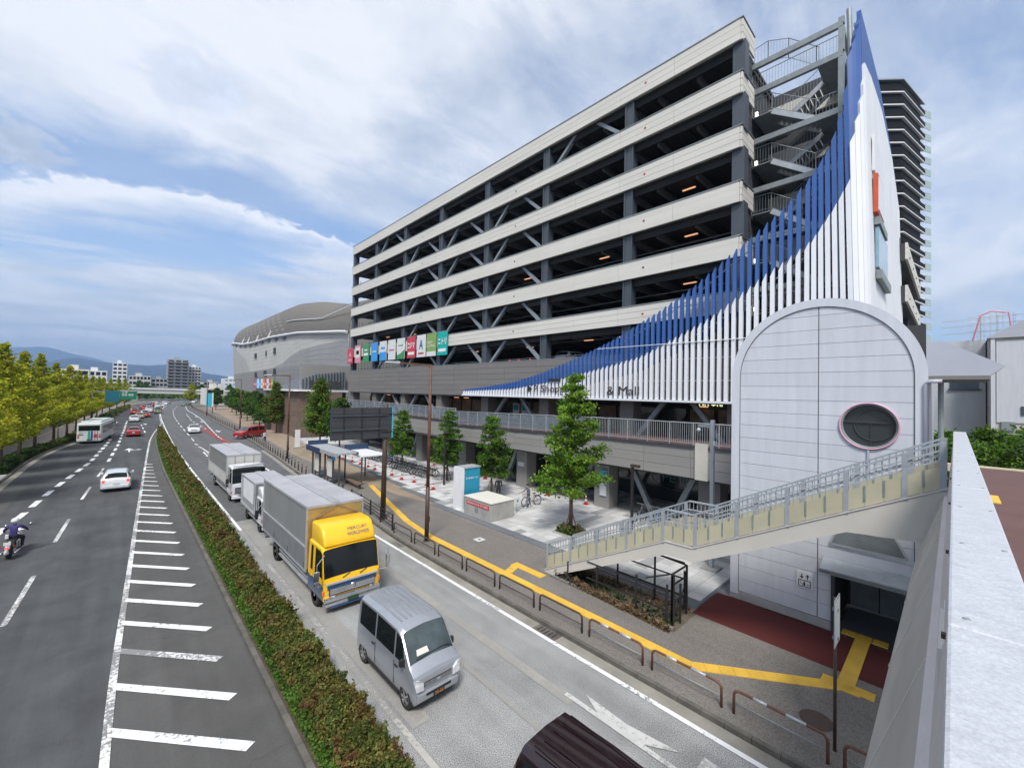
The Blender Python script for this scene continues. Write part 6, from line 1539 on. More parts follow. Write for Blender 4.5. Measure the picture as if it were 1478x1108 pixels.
for s_ in (-1,): MB().box(s_ * .89 - .015, s_ * .89 + .005, 1.9, 4.6, 1.3, 2.45).build('side_panel', 'white_dull', tk)
# ---------------------------------------------------------------- city bus
bu = thing('city_bus', 'white city bus with teal and red rear stripes in the left lane', 'bus', (0, 0, 0))
bs = MB().box(-1.2, 1.2, -5, 5, .3, 2.82).build('body', 'paint_busw', bu, bev=.14); bs.modifiers['bevel'].segments = 4
MB().box(-1.0, 1.0, -3.6, 3.9, 2.82, 3.02).build('roof_unit', 'paint_busw', bu, bev=.06)
for s_ in (-1, 1):
    for k in range(5): MB().box(s_ * 1.2 - .012, s_ * 1.2 + .012, -4.3 + k * 1.72, -2.75 + k * 1.72, 1.35, 2.35).build('side_window', 'auto_glass', bu, bev=.006)
    for y in (-2.9, 3.0): wheel(bu, s_ * 1.19, y, .48, .28, s_, truck=True)
    for z in (.8, 1.0, 1.2): MB().box(s_ * 1.02 - .09, s_ * 1.02 + .09, 4.985, 5.02, z, z + .13).build('tail_light', 'lamp_red' if z < 1.1 else 'lamp_orange', bu)
    MB().box(s_ * 1.35 - .08, s_ * 1.35 + .08, -5.1, -4.95, 2.0, 2.4).build('door_mirror', 'plastic_black', bu, bev=.02)
MB().box(-1.02, 1.02, 4.985, 5.015, 1.78, 2.5).build('rear_window', 'auto_glass', bu, bev=.01)
MB().box(-1.05, 1.05, -5.015, -4.985, 1.2, 2.5).build('windshield', 'auto_glass', bu, bev=.01)
for x0, x1, m_ in ((-.1, .12, 'flag_teal'), (-.36, -.16, 'sign_blue'), (-.62, -.48, 'flag_pink'), (-.85, -.78, 'sign_blue')): MB().box(x0, x1, 5.001, 5.012, .45, 1.74).build('stripe', m_, bu)
MB().box(-.75, -.45, 5.012, 5.025, .85, 1.3).build('emblem', 'red_ink', bu); MB().box(.55, .95, 5.012, 5.02, 1.2, 1.32).build('route_plate', 'ink', bu); MB().box(-.2, .2, 5.012, 5.03, .48, .62).build('licence_plate', 'plate_green', bu)
text('lettering', '西鉄バス', 'sign_blue', bu, (.95, 5.014, 1.45), (-1, 0, 0), (0, 0, 1), .16, .0, .7)
bu.scale = (1.02, 1.12, 1.0); bu.location = (-2.45, 86.8, .012); bu.rotation_euler = (0, 0, math.pi - .03) if 0 else (0, 0, 0)
# the bus drives away from the viewer: its rear faces us
bu.rotation_euler = (0, 0, math.pi - .10); 
# ================================================================ people, bicycles, motorcycle
def person(name, label, J, radii, mats, cat='person', extra=None, face_dir=(0, -1)):
    """J: joints; one continuous skinned body with a material per region, hair, shoes"""
    V = []; E_ = []; Rr = []; idx = {}
    for k, p in J.items(): idx[k] = len(V); V.append(p); Rr.append(radii.get(k, (.05, .05)))
    bones = [('pelvis', 'waist', 'top'), ('waist', 'chest', 'top'), ('chest', 'neck', 'top'), ('neck', 'jaw', 'skin'), ('jaw', 'crown', 'skin')]
    for s_ in 'LR':
        bones += [('chest', 'sh' + s_, 'top'), ('sh' + s_, 'el' + s_, 'top'), ('el' + s_, 'wr' + s_, 'arm'), ('wr' + s_, 'ha' + s_, 'skin'), ('pelvis', 'hip' + s_, 'legs'), ('hip' + s_, 'kn' + s_, 'legs'), ('kn' + s_, 'an' + s_, 'legs'), ('an' + s_, 'toe' + s_, 'shoe')]
    me = bpy.data.meshes.new('body'); me.from_pydata(V, [(idx[a], idx[b]) for a, b, _ in bones], [])
    ob = bpy.data.objects.new('tmp', me); C.objects.link(ob)
    sk = ob.modifiers.new('skin', 'SKIN'); sk.use_smooth_shade = True; sk.branch_smoothing = .6
    for i, r in enumerate(Rr): me.skin_vertices[0].data[i].radius = r
    me.skin_vertices[0].data[idx['pelvis']].use_root = True
    ss = ob.modifiers.new('sub', 'SUBSURF'); ss.levels = 2; ss.render_levels = 2
    dg = bpy.context.evaluated_depsgraph_get(); m2 = bpy.data.meshes.new_from_object(ob.evaluated_get(dg)); bpy.data.objects.remove(ob)
    reg = ['top', 'skin', 'arm', 'legs', 'shoe']; m2.materials.clear()
    for k in reg: m2.materials.append(MT[mats[k]])
    seg = [(np.array(J[a]), np.array(J[b]), reg.index(r)) for a, b, r in bones]
    for p in m2.polygons:
        c = np.array(p.center); best = 9e9
        for a, b_, k in seg:
            d = b_ - a; t_ = max(0, min(1, float((c - a) @ d) / max(1e-9, float(d @ d)))); q = float(np.linalg.norm(c - a - d * t_))
            if q < best: best = q; p.material_index = k
        p.use_smooth = True
    t = thing(name, label, cat, (0, 0, 0)); o = bpy.data.objects.new('body', m2); C.objects.link(o); o.parent = t
    # fingers
    for s_ in 'LR':
        w_, h = Vector(J['wr' + s_]), Vector(J['ha' + s_]); d = (h - w_).normalized(); sd_ = d.cross(Vector((0, 1, .2))).normalized(); f = MB(); dn = sd_.cross(d)
        for k, l in enumerate((.06, .075, .08, .07, .05)):
            o_ = h + sd_ * (k - 2) * .019
            if k == 0: f.tube([w_ + d * .04 + sd_ * -.03, w_ + d * .06 + sd_ * -.06, w_ + d * .09 + sd_ * -.065 + dn * .01], .011, 6, .008)
            else: f.tube([o_, o_ + d * l * .5, o_ + d * l + dn * .025], .009, 6, .006)
        f.build('fingers', mats['skin'], t, True)
    hd = (Vector(J['jaw']) + Vector(J['crown'])) / 2; fd = Vector((*face_dir, 0)).normalized(); sd_ = Vector((fd.y, -fd.x, 0))
    if mats.get('hair'):
        b = MB().lathe([(.001, -.02), (.075, -.015), (.105, .03), (.10, .09), (.07, .135), (.02, .15)], 14); b.v = [(x + hd.x - fd.x * .018, y + hd.y - fd.y * .018, z + hd.z - .02) for x, y, z in b.v]; b.build('hair', mats['hair'], t, True)
    for k in (-1, 1):
        e = hd + fd * .088 + sd_ * .032 * k + Vector((0, 0, -.005)); MB().lathe([(.001, -.008), (.012, 0), (.001, .008)], 8, e).build('eye', 'ink', t, True)
        e = hd + sd_ * .092 * k; MB().lathe([(.001, -.03), (.014, 0), (.001, .03)], 8, e).build('ear', mats['skin'], t, True)
    e = hd + fd * .095 + Vector((0, 0, -.03)); MB().lathe([(.014, -.015), (.008, .02), (.001, .03)], 8, e).build('nose', mats['skin'], t, True)
    return t
RAD = dict(pelvis=(.15, .11), waist=(.14, .10), chest=(.16, .115), neck=(.055, .055), jaw=(.07, .08), crown=(.075, .085))
for s_ in 'LR': RAD.update({'sh' + s_: (.075, .075), 'el' + s_: (.05, .05), 'wr' + s_: (.034, .034), 'ha' + s_: (.042, .022), 'hip' + s_: (.105, .105), 'kn' + s_: (.075, .075), 'an' + s_: (.048, .048), 'toe' + s_: (.045, .035)})
def pose(stride=.0, arm=.0, h=1.68, elbows=.0, lean=0.0, sit=False, reach=None):
    k = h / 1.7; J = dict(pelvis=(0, 0, .95), waist=(0, -.01 - lean * .3, 1.1), chest=(0, -lean * .7, 1.32), neck=(0, -lean, 1.47), jaw=(0, -lean - .02, 1.55), crown=(0, -lean - .02, 1.66))
    for s_, sg in (('L', -1), ('R', 1)):
        st_ = stride * sg; J['hip' + s_] = (.09 * sg, 0, .90); J['kn' + s_] = (.10 * sg, -.12 * st_ * 2 - .03, .50); J['an' + s_] = (.10 * sg, -.36 * st_, .09 + (.05 if st_ < 0 else 0)); J['toe' + s_] = (.11 * sg, -.36 * st_ - .15, .04)
        J['sh' + s_] = (.19 * sg, -lean * .95, 1.41); J['el' + s_] = (.24 * sg, -lean + .10 * st_ * 2 + .02 - elbows * .1, 1.14); J['wr' + s_] = (.24 * sg, -lean + .2 * st_ - .06 - elbows * .28, .92 + elbows * .14); J['ha' + s_] = (.235 * sg, -lean + .22 * st_ - .09 - elbows * .36, .84 + elbows * .2)
    return {a: (x * k, y * k, z * k) for a, (x, y, z) in J.items()}
M('skin', (.46, .28, .20), .6, var=.05); M('hair_black', (.015, .012, .010), .5, var=.2); M('cloth_black', (.018, .018, .02), .85, var=.2); M('cloth_grey', (.13, .14, .17), .85, var=.15); M('cloth_white', (.55, .56, .56), .85, var=.08); M('cloth_navy', (.028, .024, .12), .8, var=.15); M('cloth_khaki', (.24, .20, .14), .85, var=.1); M('shoe_white', (.55, .55, .53), .6); M('denim', (.06, .08, .13), .85, var=.15)
mt = lambda top, legs, shoe='shoe_white', arm=None: dict(top=top, arm=arm or top, skin='skin', legs=legs, shoe=shoe, hair='hair_black')
def put(t, x, y, z=.12, rz=0): t.location = (x, y, z); t.rotation_euler = (0, 0, rz); return t
put(person('person', 'person all in black standing behind the concrete box, seen from the back', pose(.05, elbows=.4, h=1.72), RAD, mt('cloth_black', 'cloth_black', 'cloth_black')), 21.0, 23.6, .12, 2.5)
put(person('person', 'person in grey walking a bicycle across the pale plaza', pose(.6, elbows=1.0, h=1.68, lean=.08), RAD, mt('cloth_grey', 'cloth_grey')), 21.2, 20.6, .12, -1.9)
put(person('person', 'person in white shirt and dark trousers walking past the bicycle park', pose(.5, h=1.68), RAD, mt('cloth_white', 'cloth_black')), 23.4, 30.6, .12, 2.8)
put(person('person', 'second walker in pale shirt close beside the white shirted person', pose(.4, h=1.6), RAD, mt('cloth_khaki', 'denim')), 24.1, 30.9, .12, 2.6)
put(person('person', 'person in a dark vest standing at the kerb beside the red van', pose(.1, h=1.72), RAD, mt('cloth_white', 'cloth_navy')), 15.5, 69.0, .12, .4)
put(person('person', 'person in dark clothes on the far sidewalk before the row of cones', pose(.5, h=1.66), RAD, mt('cloth_black', 'denim')), 17.9, 50.0, .12, .2)
# bicycle
def bicycle(label, colr='black_steel', name='bicycle'):
    t = thing(name, label, 'bicycle', (0, 0, 0), None); r = .33
    for y, nm in ((-.53, 'wheel'), (.53, 'wheel')):
        b = MB(); n = 22; ring_ = [(0, y + r * math.cos(6.2832 * k / n), r + r * math.sin(6.2832 * k / n)) for k in range(n + 1)]; b.tube(ring_, .032, 5); w_ = b.build(nm, 'rubber', t, True)
        b = MB()
        for k in range(9): a = 6.2832 * k / 9; b.bar((0, y, r), (0, y + r * math.cos(a), r + r * math.sin(a)), .006)
        b.build('spoke_set', 'galv', w_)
    f = MB(); bb = (0, .08, .30); hd_ = (0, -.36, .82); se_ = (0, .22, .82); rr_ = (0, .53, .33); fr = (0, -.53, .33)
    for p, q, rad in ((bb, hd_, .02), (bb, se_, .018), (bb, rr_, .012), (se_, rr_, .012), (hd_, fr, .016), ((0, .13, .5), (0, -.38, .68), .018)): f.tube([p, q], rad, 6)
    f.build('frame', colr, t, True)
    MB().tube([(-.27, -.22, 1.0), (-.12, -.36, 1.0), (0, -.37, .98), (.12, -.36, 1.0), (.27, -.22, 1.0)], .014, 6).tube([(0, -.36, .8), (0, -.37, .98)], .014, 6).build('handlebar', 'galv', t, True)
    MB().add([(-.02, .06, .88), (.02, .06, .88), (.09, .32, .90), (-.09, .32, .90), (-.02, .06, .84), (.02, .06, .84), (.08, .30, .84), (-.08, .30, .84)], [(0, 1, 2, 3), (4, 7, 6, 5), (0, 4, 5, 1), (1, 5, 6, 2), (2, 6, 7, 3), (3, 7, 4, 0)]).build('saddle', 'plastic_black', t, bev=.01)
    b = MB(); 
    for x in (-.15, .15):
        b.bar((x, -.72, .72), (x, -.46, .72), .012); b.bar((x, -.74, .92), (x, -.44, .92), .012)
    for k in range(5):
        x = -.15 + k * .075; b.bar((x, -.73, .92), (x, -.71, .72), .008); b.bar((x, -.72, .72), (x, -.46, .72), .008)
    b.build('basket', 'galv', t)
    MB().tube([(0, .53 + .37 * math.cos(a), .33 + .37 * math.sin(a)) for a in np.linspace(.3, 2.4, 8)], .02, 4).build('mudguard', 'galv', t, True)
    MB().bar((0, .25, .70), (0, .72, .70), .10, .02).build('rear_rack', 'black_steel', t)
    return t
bk = bicycle('black city bicycle pushed by the person in grey', 'rust_steel'); put(bk, 21.75, 20.85, .12, -1.75)
b1 = bicycle('x', 'black_steel'); b2 = bicycle('x', 'cloth_grey'); b3 = bicycle('x', 'flag_blue'); ub2 = []
rr = random.Random(8); n_ = 0; bcol = ['black', 'grey', 'blue']
rows = [(21.3, 33.5, 18), (22.0, 42.0, 17), (22.7, 50, 12)]
for x0, y0, n in rows:
    for k in range(n):
        c = rr.choice([0, 0, 1, 1, 2]); y = y0 + k * .41; x = x0 + rr.uniform(-.15, .15)
        place([b1, b2, b3][c], x, y, .12, 1.35 + rr.uniform(-.18, .18), 1, '%s framed city bicycle parked %s in the %s block behind the cones' % (bcol[c], ordi(k + 1), {33.5: 'nearest', 42.0: 'middle', 50: 'farthest'}[y0]), 'parked bicycles', ub2)
        n_ += 1
place(b1, 19.7, 24.2, .12, .5, 1, 'black bicycle leaning by the stakes of the dark layered tree', 'parked bicycles', ub2)
for k in range(5): place([b1, b2, b3][k % 3], 24.7, 11.6 + k * .6, .12, 1.5 + rr.uniform(-.15, .15), 1, '%s bicycle in the shade under the walkway, %s from the black lamp post' % (bcol[k % 3], ordi(k + 1)), 'parked bicycles', ub2)
# traffic cones with bars
co = thing('traffic_cone', 'x', 'traffic cone', (0, 0, 0), 'red and white traffic cones')
MB().box(-.19, .19, -.19, .19, 0, .03).build('base', 'cone_red', co); MB().lathe([(.14, .03), (.10, .22)], 12).lathe([(.075, .38), (.055, .50)], 12).lathe([(.035, .62), (.02, .70), (.0, .705)], 12).build('cone_body', 'cone_red', co, True)
MB().lathe([(.10, .22), (.075, .38)], 12).build('reflective_sleeve', 'white_dull', co, True); MB().lathe([(.055, .50), (.035, .62)], 12).build('reflective_sleeve', 'white_dull', co, True)
cps = [(18.95, 29.4), (19.35, 31.0), (19.1, 32.7), (18.8, 34.4), (18.95, 36.6), (18.95, 38.3), (18.95, 40.2), (19.05, 42.0), (19.1, 44.1), (19.1, 46.2), (18.9, 48.4), (18.75, 50.6), (18.6, 52.8), (18.55, 55.2), (18.5, 57.6), (25.0, 36.5), (25.2, 39.0), (25.0, 30.0), (25.0, 22.2), (19.0, 22.9), (25.2, 18.6), (22.4, 27.8), (22.9, 9.3), (23.2, 10.8)]
uc = []; cd_ = {15: 'near the wall under the walkway, right one', 16: 'near the wall under the walkway, left one', 17: 'beside the white shirted person', 18: 'at the foot of the clad column', 19: 'next to the person in black', 20: 'between the column and the diagonal brace', 21: 'beside the thin black post', 22: 'behind the stairs, nearer one', 23: 'behind the stairs, farther one'}
for i, (x, y) in enumerate(cps):
    lb = cd_.get(i) or ('along the bicycle park, %s from the rusty lamp' % ['first', 'second', 'third', 'fourth', 'fifth', 'sixth', 'seventh', 'eighth', 'ninth', 'tenth', 'eleventh', 'twelfth', 'thirteenth', 'fourteenth', 'fifteenth'][i])
    place(co, x, y, .12, i * .7, 1, 'red and white traffic cone ' + lb, 'red and white traffic cones', uc)
cbm = M('bar_stripe', (.5, .2, .18), .5)
for i in range(14):
    (x, y), (x2, y2) = cps[i], cps[i + 1]
    o = MB().tube([(x, y, .66), (x2, y2, .66)], .018, 6).build('cone_bar', 'galv_light', None, True); tag(o, 'thin pale bar linking two cones, %s span from the rusty lamp' % ['first', 'second', 'third', 'fourth', 'fifth', 'sixth', 'seventh', 'eighth', 'ninth', 'tenth', 'eleventh', 'twelfth', 'thirteenth', 'fourteenth'][i], 'cone bar', 'bars between the cones')
# motorcycle and rider (moving away)
mc = thing('motorcycle', 'white and chrome cruiser motorcycle with round red tail light', 'motorcycle', (0, 0, 0))
for y in (-.72, .74):
    w_ = MB().lathe([(.20, -.06), (.30, -.06), (.325, -.03), (.325, .03), (.30, .06), (.20, .06)], 24, (0, y, .325), 'x').build('wheel', 'rubber', mc, True)
    MB().lathe([(.02, -.05), (.21, -.03), (.21, .03), (.02, .05)], 18, (0, y, .325), 'x').build('rim', 'hub_grey', w_, True)
MB().tube([(0, .74 + .38 * math.cos(a), .33 + .38 * math.sin(a)) for a in np.linspace(-.1, 2.5, 9)], .085, 8).build('rear_fender', 'paint_whitecar', mc, True)
MB().tube([(0, -.72 + .37 * math.cos(a), .33 + .37 * math.sin(a)) for a in np.linspace(.7, 2.8, 9)], .07, 8).build('front_fender', 'paint_whitecar', mc, True)
MB().box(-.14, .14, -.25, .2, .30, .62).build('engine', 'chrome', mc, bev=.04); MB().tube([(0, -.4, .78), (0, -.15, .84), (0, .1, .76)], .13, 10, .10).build('fuel_tank', 'paint_whitecar', mc, True)
MB().box(-.15, .15, .1, .85, .68, .78).build('seat', 'plastic_black', mc, bev=.04)
MB().tube([(-.07, -.72, .33), (-.08, -.5, .95)], .025, 6).tube([(.07, -.72, .33), (.08, -.5, .95)], .025, 6).build('fork', 'chrome', mc, True)
MB().tube([(-.42, -.15, 1.0), (-.28, -.42, 1.02), (0, -.5, .98), (.28, -.42, 1.02), (.42, -.15, 1.0)], .016, 6).build('handlebar', 'chrome', mc, True)
for s_ in (-1, 1):
    MB().tube([(s_ * .30, -.4, 1.02), (s_ * .38, -.44, 1.22)], .01, 5).build('mirror_stalk', 'chrome', mc); MB().lathe([(.001, -.015), (.07, 0), (.001, .015)], 12, (s_ * .40, -.44, 1.25), 'y').build('mirror', 'chrome', mc, True)
    MB().tube([(s_ * .2, -.1, .3), (s_ * .22, .4, .26), (s_ * .22, .95, .28)], .045, 8).build('exhaust_pipe', 'chrome', mc, True)
    MB().lathe([(.03, 0), (.03, .05)], 10, (s_ * .22, 1.0, .62), 'y').build('turn_signal', 'lamp_red', mc)
MB().lathe([(.10, -.12), (.11, .0), (.06, .05)], 16, (0, -.62, .95), 'y').build('headlight', 'chrome', mc, True)
MB().lathe([(.07, 0), (.06, .05)], 16, (0, 1.08, .56), 'y').build('tail_light', 'brake_glow', mc, True); MB().box(-.11, .11, 1.09, 1.1, .70, .84).build('licence_plate', 'plate_white', mc)
mc.location = (-3.5, 30.9, .012); mc.rotation_euler = (0, 0, math.pi - .1)
J = dict(pelvis=(0, .25, .86), waist=(0, .22, 1.0), chest=(0, .15, 1.24), neck=(0, .10, 1.40), jaw=(0, .07, 1.48), crown=(0, .06, 1.6))
for s_, g_2 in (('L', -1), ('R', 1)):
    J['hip' + s_] = (.11 * g_2, .2, .84); J['kn' + s_] = (.24 * g_2, -.18, .74); J['an' + s_] = (.22 * g_2, -.08, .36); J['toe' + s_] = (.23 * g_2, -.24, .32)
    J['sh' + s_] = (.2 * g_2, .13, 1.34); J['el' + s_] = (.36 * g_2, .0, 1.14); J['wr' + s_] = (.38 * g_2, -.16, 1.03); J['ha' + s_] = (.37 * g_2, -.22, 1.02)
md = mt('cloth_navy', 'cloth_black', 'cloth_black'); md['hair'] = None
rd = person('person', 'motorcycle rider in navy top and white helmet, seen from behind', J, RAD, md)
MB().lathe([(.02, -.12), (.11, -.10), (.145, 0), (.13, .09), (.07, .14), (.001, .155)], 18, (0, .065, 1.56)).build('helmet', 'paint_whitecar', rd, True); MB().box(-.13, .13, .19, .215, 1.50, 1.55).build('helmet_band', 'cloth_grey', rd, bev=.01)
MB().box(.12, .24, .30, .36, .80, 1.02).build('shirt_tail', 'cloth_white', rd, bev=.03)
rd.location = mc.location; rd.rotation_euler = mc.rotation_euler
# ================================================================ street furniture
def lamp(label, h, colA='brown_steel', colB='rust_steel', split=2.9, arm=1.9, group='roadside lamp posts'):
    t = thing('street_lamp', label, 'street lamp', (0, 0, 0), group)
    MB().tube([(0, 0, 0), (0, 0, split)], .12, 12, .11).build('lower_pole', colA, t, True); MB().tube([(0, 0, split), (0, 0, h)], .095, 12, .075).build('upper_pole', colB, t, True)
    MB().lathe([(.20, 0), (.20, .03), (.13, .05)], 12).build('base_plate', colA, t); MB().box(-arm, .08, -.045, .045, h - .04, h + .06).build('arm', colB, t)
    MB().add([(-arm - .75, -.12, h + .0), (-arm, -.13, h - .02), (-arm, .13, h - .02), (-arm - .75, .12, h), (-arm - .7, -.08, h + .06), (-arm, -.1, h + .10), (-arm, .1, h + .10), (-arm - .7, .08, h + .06)], [(0, 1, 2, 3), (4, 7, 6, 5), (0, 4, 5, 1), (1, 5, 6, 2), (2, 6, 7, 3), (3, 7, 4, 0)]).build('lamp_head', 'galv_light', t)
    MB().box(.1, .14, -.06, .06, 1.0, 1.3).build('inspection_cover', colA, t)
    return t
ld = []
lp = lamp('tall rusty brown street lamp at the kerb in front of the plaza', 9.5); lp.location = (12.3, 19.6, WZ)
for x, y, l_ in ((14.15, 52.5, 'brown street lamp beside the far end of the bollard row'), (16.85, 94, 'brown street lamp between the red van and the green trees'), (17.4, 141, 'distant brown street lamp before the blue banner pole'), (-9.0, 92, 'brown street lamp rising out of the ginkgo row on the left')):
    place(lp, x, y, .1, 0 if x > 0 else math.pi, 1, l_, 'roadside lamp posts', [lp.name])
# big sign seen from behind
sg = thing('road_sign', 'back of a large dark road sign on a thick brown post with cyan edge', 'road sign', (12.32, 24.8, WZ))
MB().tube([(12.32, 24.8, .1), (12.32, 24.8, 7.3)], .17, 14, .14).build('post', 'brown_steel', sg, True); MB().lathe([(.28, 0), (.28, .04), (.2, .06)], 14, (12.32, 24.8, .1)).build('base_plate', 'brown_steel', sg)
for k in range(5):
    MB().box(8.85, 12.66, 24.60, 24.64, 5.20 + k * .385, 5.20 + k * .385 + .365).build('sign_board', 'charcoal', sg)
for x in (9.6, 10.7, 11.8): MB().box(x - .03, x + .03, 24.56, 24.60, 5.2, 7.1).build('stiffener', 'black_steel', sg)
for z in (5.75, 6.6): MB().box(8.9, 12.4, 24.54, 24.60, z, z + .06).build('cross_rail', 'dark_steel', sg)
MB().box(12.66, 12.72, 24.58, 24.70, 5.18, 7.12).build('edge_strip', 'cyan', sg); MB().box(8.85, 12.66, 24.645, 24.66, 5.2, 7.1).build('sign_face', 'sign_blue', sg)
for z in (5.6, 6.7): MB().box(12.0, 12.66, 24.55, 24.72, z, z + .1).build('clamp', 'brown_steel', sg)
# nearest sign post by the bridge
s2 = thing('sign_post', 'thin brown post with an edge-on white road sign near the footbridge', 'sign post', (12.25, 1.9, WZ))
MB().tube([(12.25, 1.9, .1), (12.25, 1.9, 3.6)], .035, 8).build('post', 'brown_steel', s2, True)
MB().box(11.95, 12.55, 1.86, 1.875, 2.55, 3.62).build('sign_plate', 'galv_light', s2); MB().box(11.98, 12.52, 1.855, 1.86, 2.6, 3.55).build('sign_face', 'white_dull', s2)
for z in (2.65, 3.3): MB().box(12.2, 12.3, 1.84, 1.95, z, z + .05).build('clamp', 'galv', s2)
# totem and concrete box on the plaza
to = thing('totem_sign', 'tall teal pylon sign with white edge standing on the plaza', 'pylon sign', (17.4, 23.6, .12))
MB().box(17.2, 17.36, 23.05, 24.1, .12, 2.95).build('white_edge', 'white_paint', to); MB().box(17.36, 18.75, 23.1, 24.05, .22, 2.9).build('panel', 'teal', to); MB().box(17.36, 18.78, 23.08, 24.08, .12, .22).box(17.3, 18.8, 23.05, 24.1, 2.9, 2.97).build('cap', 'galv_light', to)
text('lettering', 'MARK IS', 'white_paint', to, (17.55, 23.1, 2.15), (1, 0, 0), (0, 0, 1), .14, .006, 1.0)
bx = thing('concrete_box', 'low concrete box with wooden lid and red lettering panel', 'concrete box', (18, 21, .12))
MB().box(17.0, 18.95, 19.75, 22.5, .12, 1.22).build('body', 'concrete', bx, bev=.02); MB().box(16.95, 19.0, 19.7, 22.55, 1.225, 1.27).build('lid', 'cream_panel', bx, bev=.01)
for k in range(7): MB().box(16.955, 18.995, 19.72 + k * .402, 19.72 + k * .402 + .39, 1.272, 1.282).build('lid_board', 'cream_panel', bx)
for k in range(3): MB().box(16.985, 16.999, 19.77 + k * .92, 20.66 + k * .92, .14, 1.2).build('side_panel', 'concrete', bx)
for k in range(3): MB().box(17.02 + k * .65, 17.64 + k * .65, 19.735, 19.749, .14, 1.2).build('side_panel', 'concrete', bx)
MB().box(16.97, 16.984, 19.95, 22.25, .80, 1.06).build('lettering_panel', 'red_ink', bx); MB().box(16.97, 16.984, 21.0, 21.35, .4, .75).build('vent_plate', 'galv', bx)
text('lettering', 'MOMOCHI STORE', 'white_paint', bx, (16.968, 22.15, .86), (0, -1, 0), (0, 0, 1), .15, .0, 2.1)
s3 = thing('notice_board', 'small white notice board on a short stand beside the concrete box', 'notice board', (19.6, 20.2, .12))
MB().box(19.45, 19.85, 20.15, 20.18, .75, 1.15).build('board', 'white_dull', s3); MB().bar((19.65, 20.18, .12), (19.65, 20.18, .8), .03).build('leg', 'galv', s3); MB().box(19.6, 19.75, 20.14, 20.15, .88, 1.02).build('print', 'teal', s3)
# thin black post, grey lamp post in front of the walkway
for (x, y, h, l_) in ((20.55, 30.2, 4.6, 'thin black lamp post on the plaza behind the rusty lamp'), (21.0, 12.35, 4.2, 'black lamp post with hooded head by the shaded column')):
    t = thing('plaza_lamp', l_, 'plaza lamp', (x, y, .12), 'black plaza lamps')
    MB().box(x - .06, x + .06, y - .06, y + .06, .12, h).build('post', 'black_steel', t); MB().box(x - .12, x + .12, y - .42, y + .08, h, h + .14).build('lamp_head', 'brown_steel', t); MB().box(x - .08, x + .08, y - .38, y - .1, h - .01, h).build('lens', 'white_dull', t)
t = thing('security_camera_post', 'grey square post with camera bracket rising behind the stairs', 'camera post', (20.5, 7.85, .12))
MB().box(20.42, 20.58, 7.77, 7.93, .12, 7.1).build('post', 'rail_post', t); MB().box(20.1, 20.9, 7.5, 8.2, .12, .2).build('base', 'concrete', t); MB().box(20.45, 20.55, 7.9, 8.5, 6.75, 6.85).build('bracket', 'galv', t); MB().lathe([(.09, 0), (.11, .12), (.04, .2)], 12, (20.5, 8.5, 6.5)).build('camera_dome', 'galv_light', t, True); MB().box(20.4, 20.6, 7.72, 7.77, 5.9, 6.1).build('junction_box', 'white_dull', t)
# bus shelter
bs_ = thing('bus_shelter', 'bus shelter with pale roof, blue beam and two timetable panels', 'bus shelter', (14, 38, .1))
for y in (34.9, 38.2, 41.4): MB().box(13.3, 13.42, y - .06, y + .06, .1, 2.75).build('post', 'dark_steel', bs_)
for k in range(4): MB().box(13.0, 14.7, 34.6 + k * 1.8, 36.38 + k * 1.8, 2.78, 2.9).build('roof_panel', 'galv_light', bs_)
MB().box(12.88, 13.0, 34.5, 41.8, 2.66, 2.94).build('front_beam', 'galv_light', bs_); MB().box(12.84, 12.88, 38.2, 41.8, 2.5, 2.98).build('blue_beam', 'navy_trim', bs_); MB().box(14.7, 14.8, 34.5, 41.8, 2.7, 2.92).build('rear_beam', 'dark_steel', bs_)
MB().box(13.0, 14.8, 41.7, 41.8, 2.9, 3.3).build('end_sign', 'navy_trim', bs_); MB().box(12.86, 12.90, 34.6, 35.3, 2.35, 2.65).build('stop_sign', 'sign_blue', bs_)
for y in (36.2, 39.4):
    MB().box(13.28, 13.42, y, y + 1.3, .55, 2.35).build('timetable_case', 'dark_steel', bs_); MB().box(13.26, 13.28, y + .1, y + 1.2, .7, 2.25).build('timetable_sheet', 'poster' if 'poster' in MT else 'cream_panel', bs_)
    for yy in (y + .06, y + 1.24): MB().box(13.3, 13.4, yy - .05, yy + .05, .1, .55).build('case_leg', 'dark_steel', bs_)
MB().box(14.2, 14.6, 33, 36, .5, .55).build('bench_seat', 'wood_stake', bs_)
for y in (33.2, 35.8): MB().box(14.3, 14.5, y, y + .06, .1, .5).build('bench_leg', 'dark_steel', bs_)
t = thing('white_canopy', 'low white canopy with dark blue sign edge behind the bus shelter', 'canopy', (16, 36, .1))
MB().box(14.9, 17.2, 34.2, 38.4, 2.5, 2.6).build('roof', 'white_paint', t); MB().box(15.2, 17.4, 38.4, 38.6, 2.45, 3.1).build('sign_edge', 'navy_trim', t)
for x, y in ((15.1, 34.5), (17, 34.5), (15.1, 38.1), (17, 38.1)): MB().box(x - .05, x + .05, y - .05, y + .05, .1, 2.5).build('post', 'dark_steel', t)
t = thing('white_pylon', 'small white pylon stand between the bus bay lamp and the reddish tree', 'pylon', (17, 57, .1))
MB().box(17.3, 17.9, 60.8, 61.0, .1, 2.6).build('panel', 'white_paint', t); MB().box(17.1, 18.1, 60.6, 61.2, .1, .3).build('base', 'concrete', t)
for (x, y, h, l_) in ((19.8, 150, 6.2, 'blue banner sign on a pole far up the right sidewalk'),):
    t = thing('banner_pole', l_, 'banner sign', (x, y, .1)); MB().box(x - .1, x + .1, y - .1, y + .1, .1, h).build('pole', 'brown_steel', t); MB().box(x - 1.5, x - .15, y - .08, y + .08, h - 3.8, h).build('banner', 'cyan', t)
    MB().box(x - .15, x + .15, y - .12, y + .12, h - 4, h + .1).build('white_edge', 'white_paint', t)
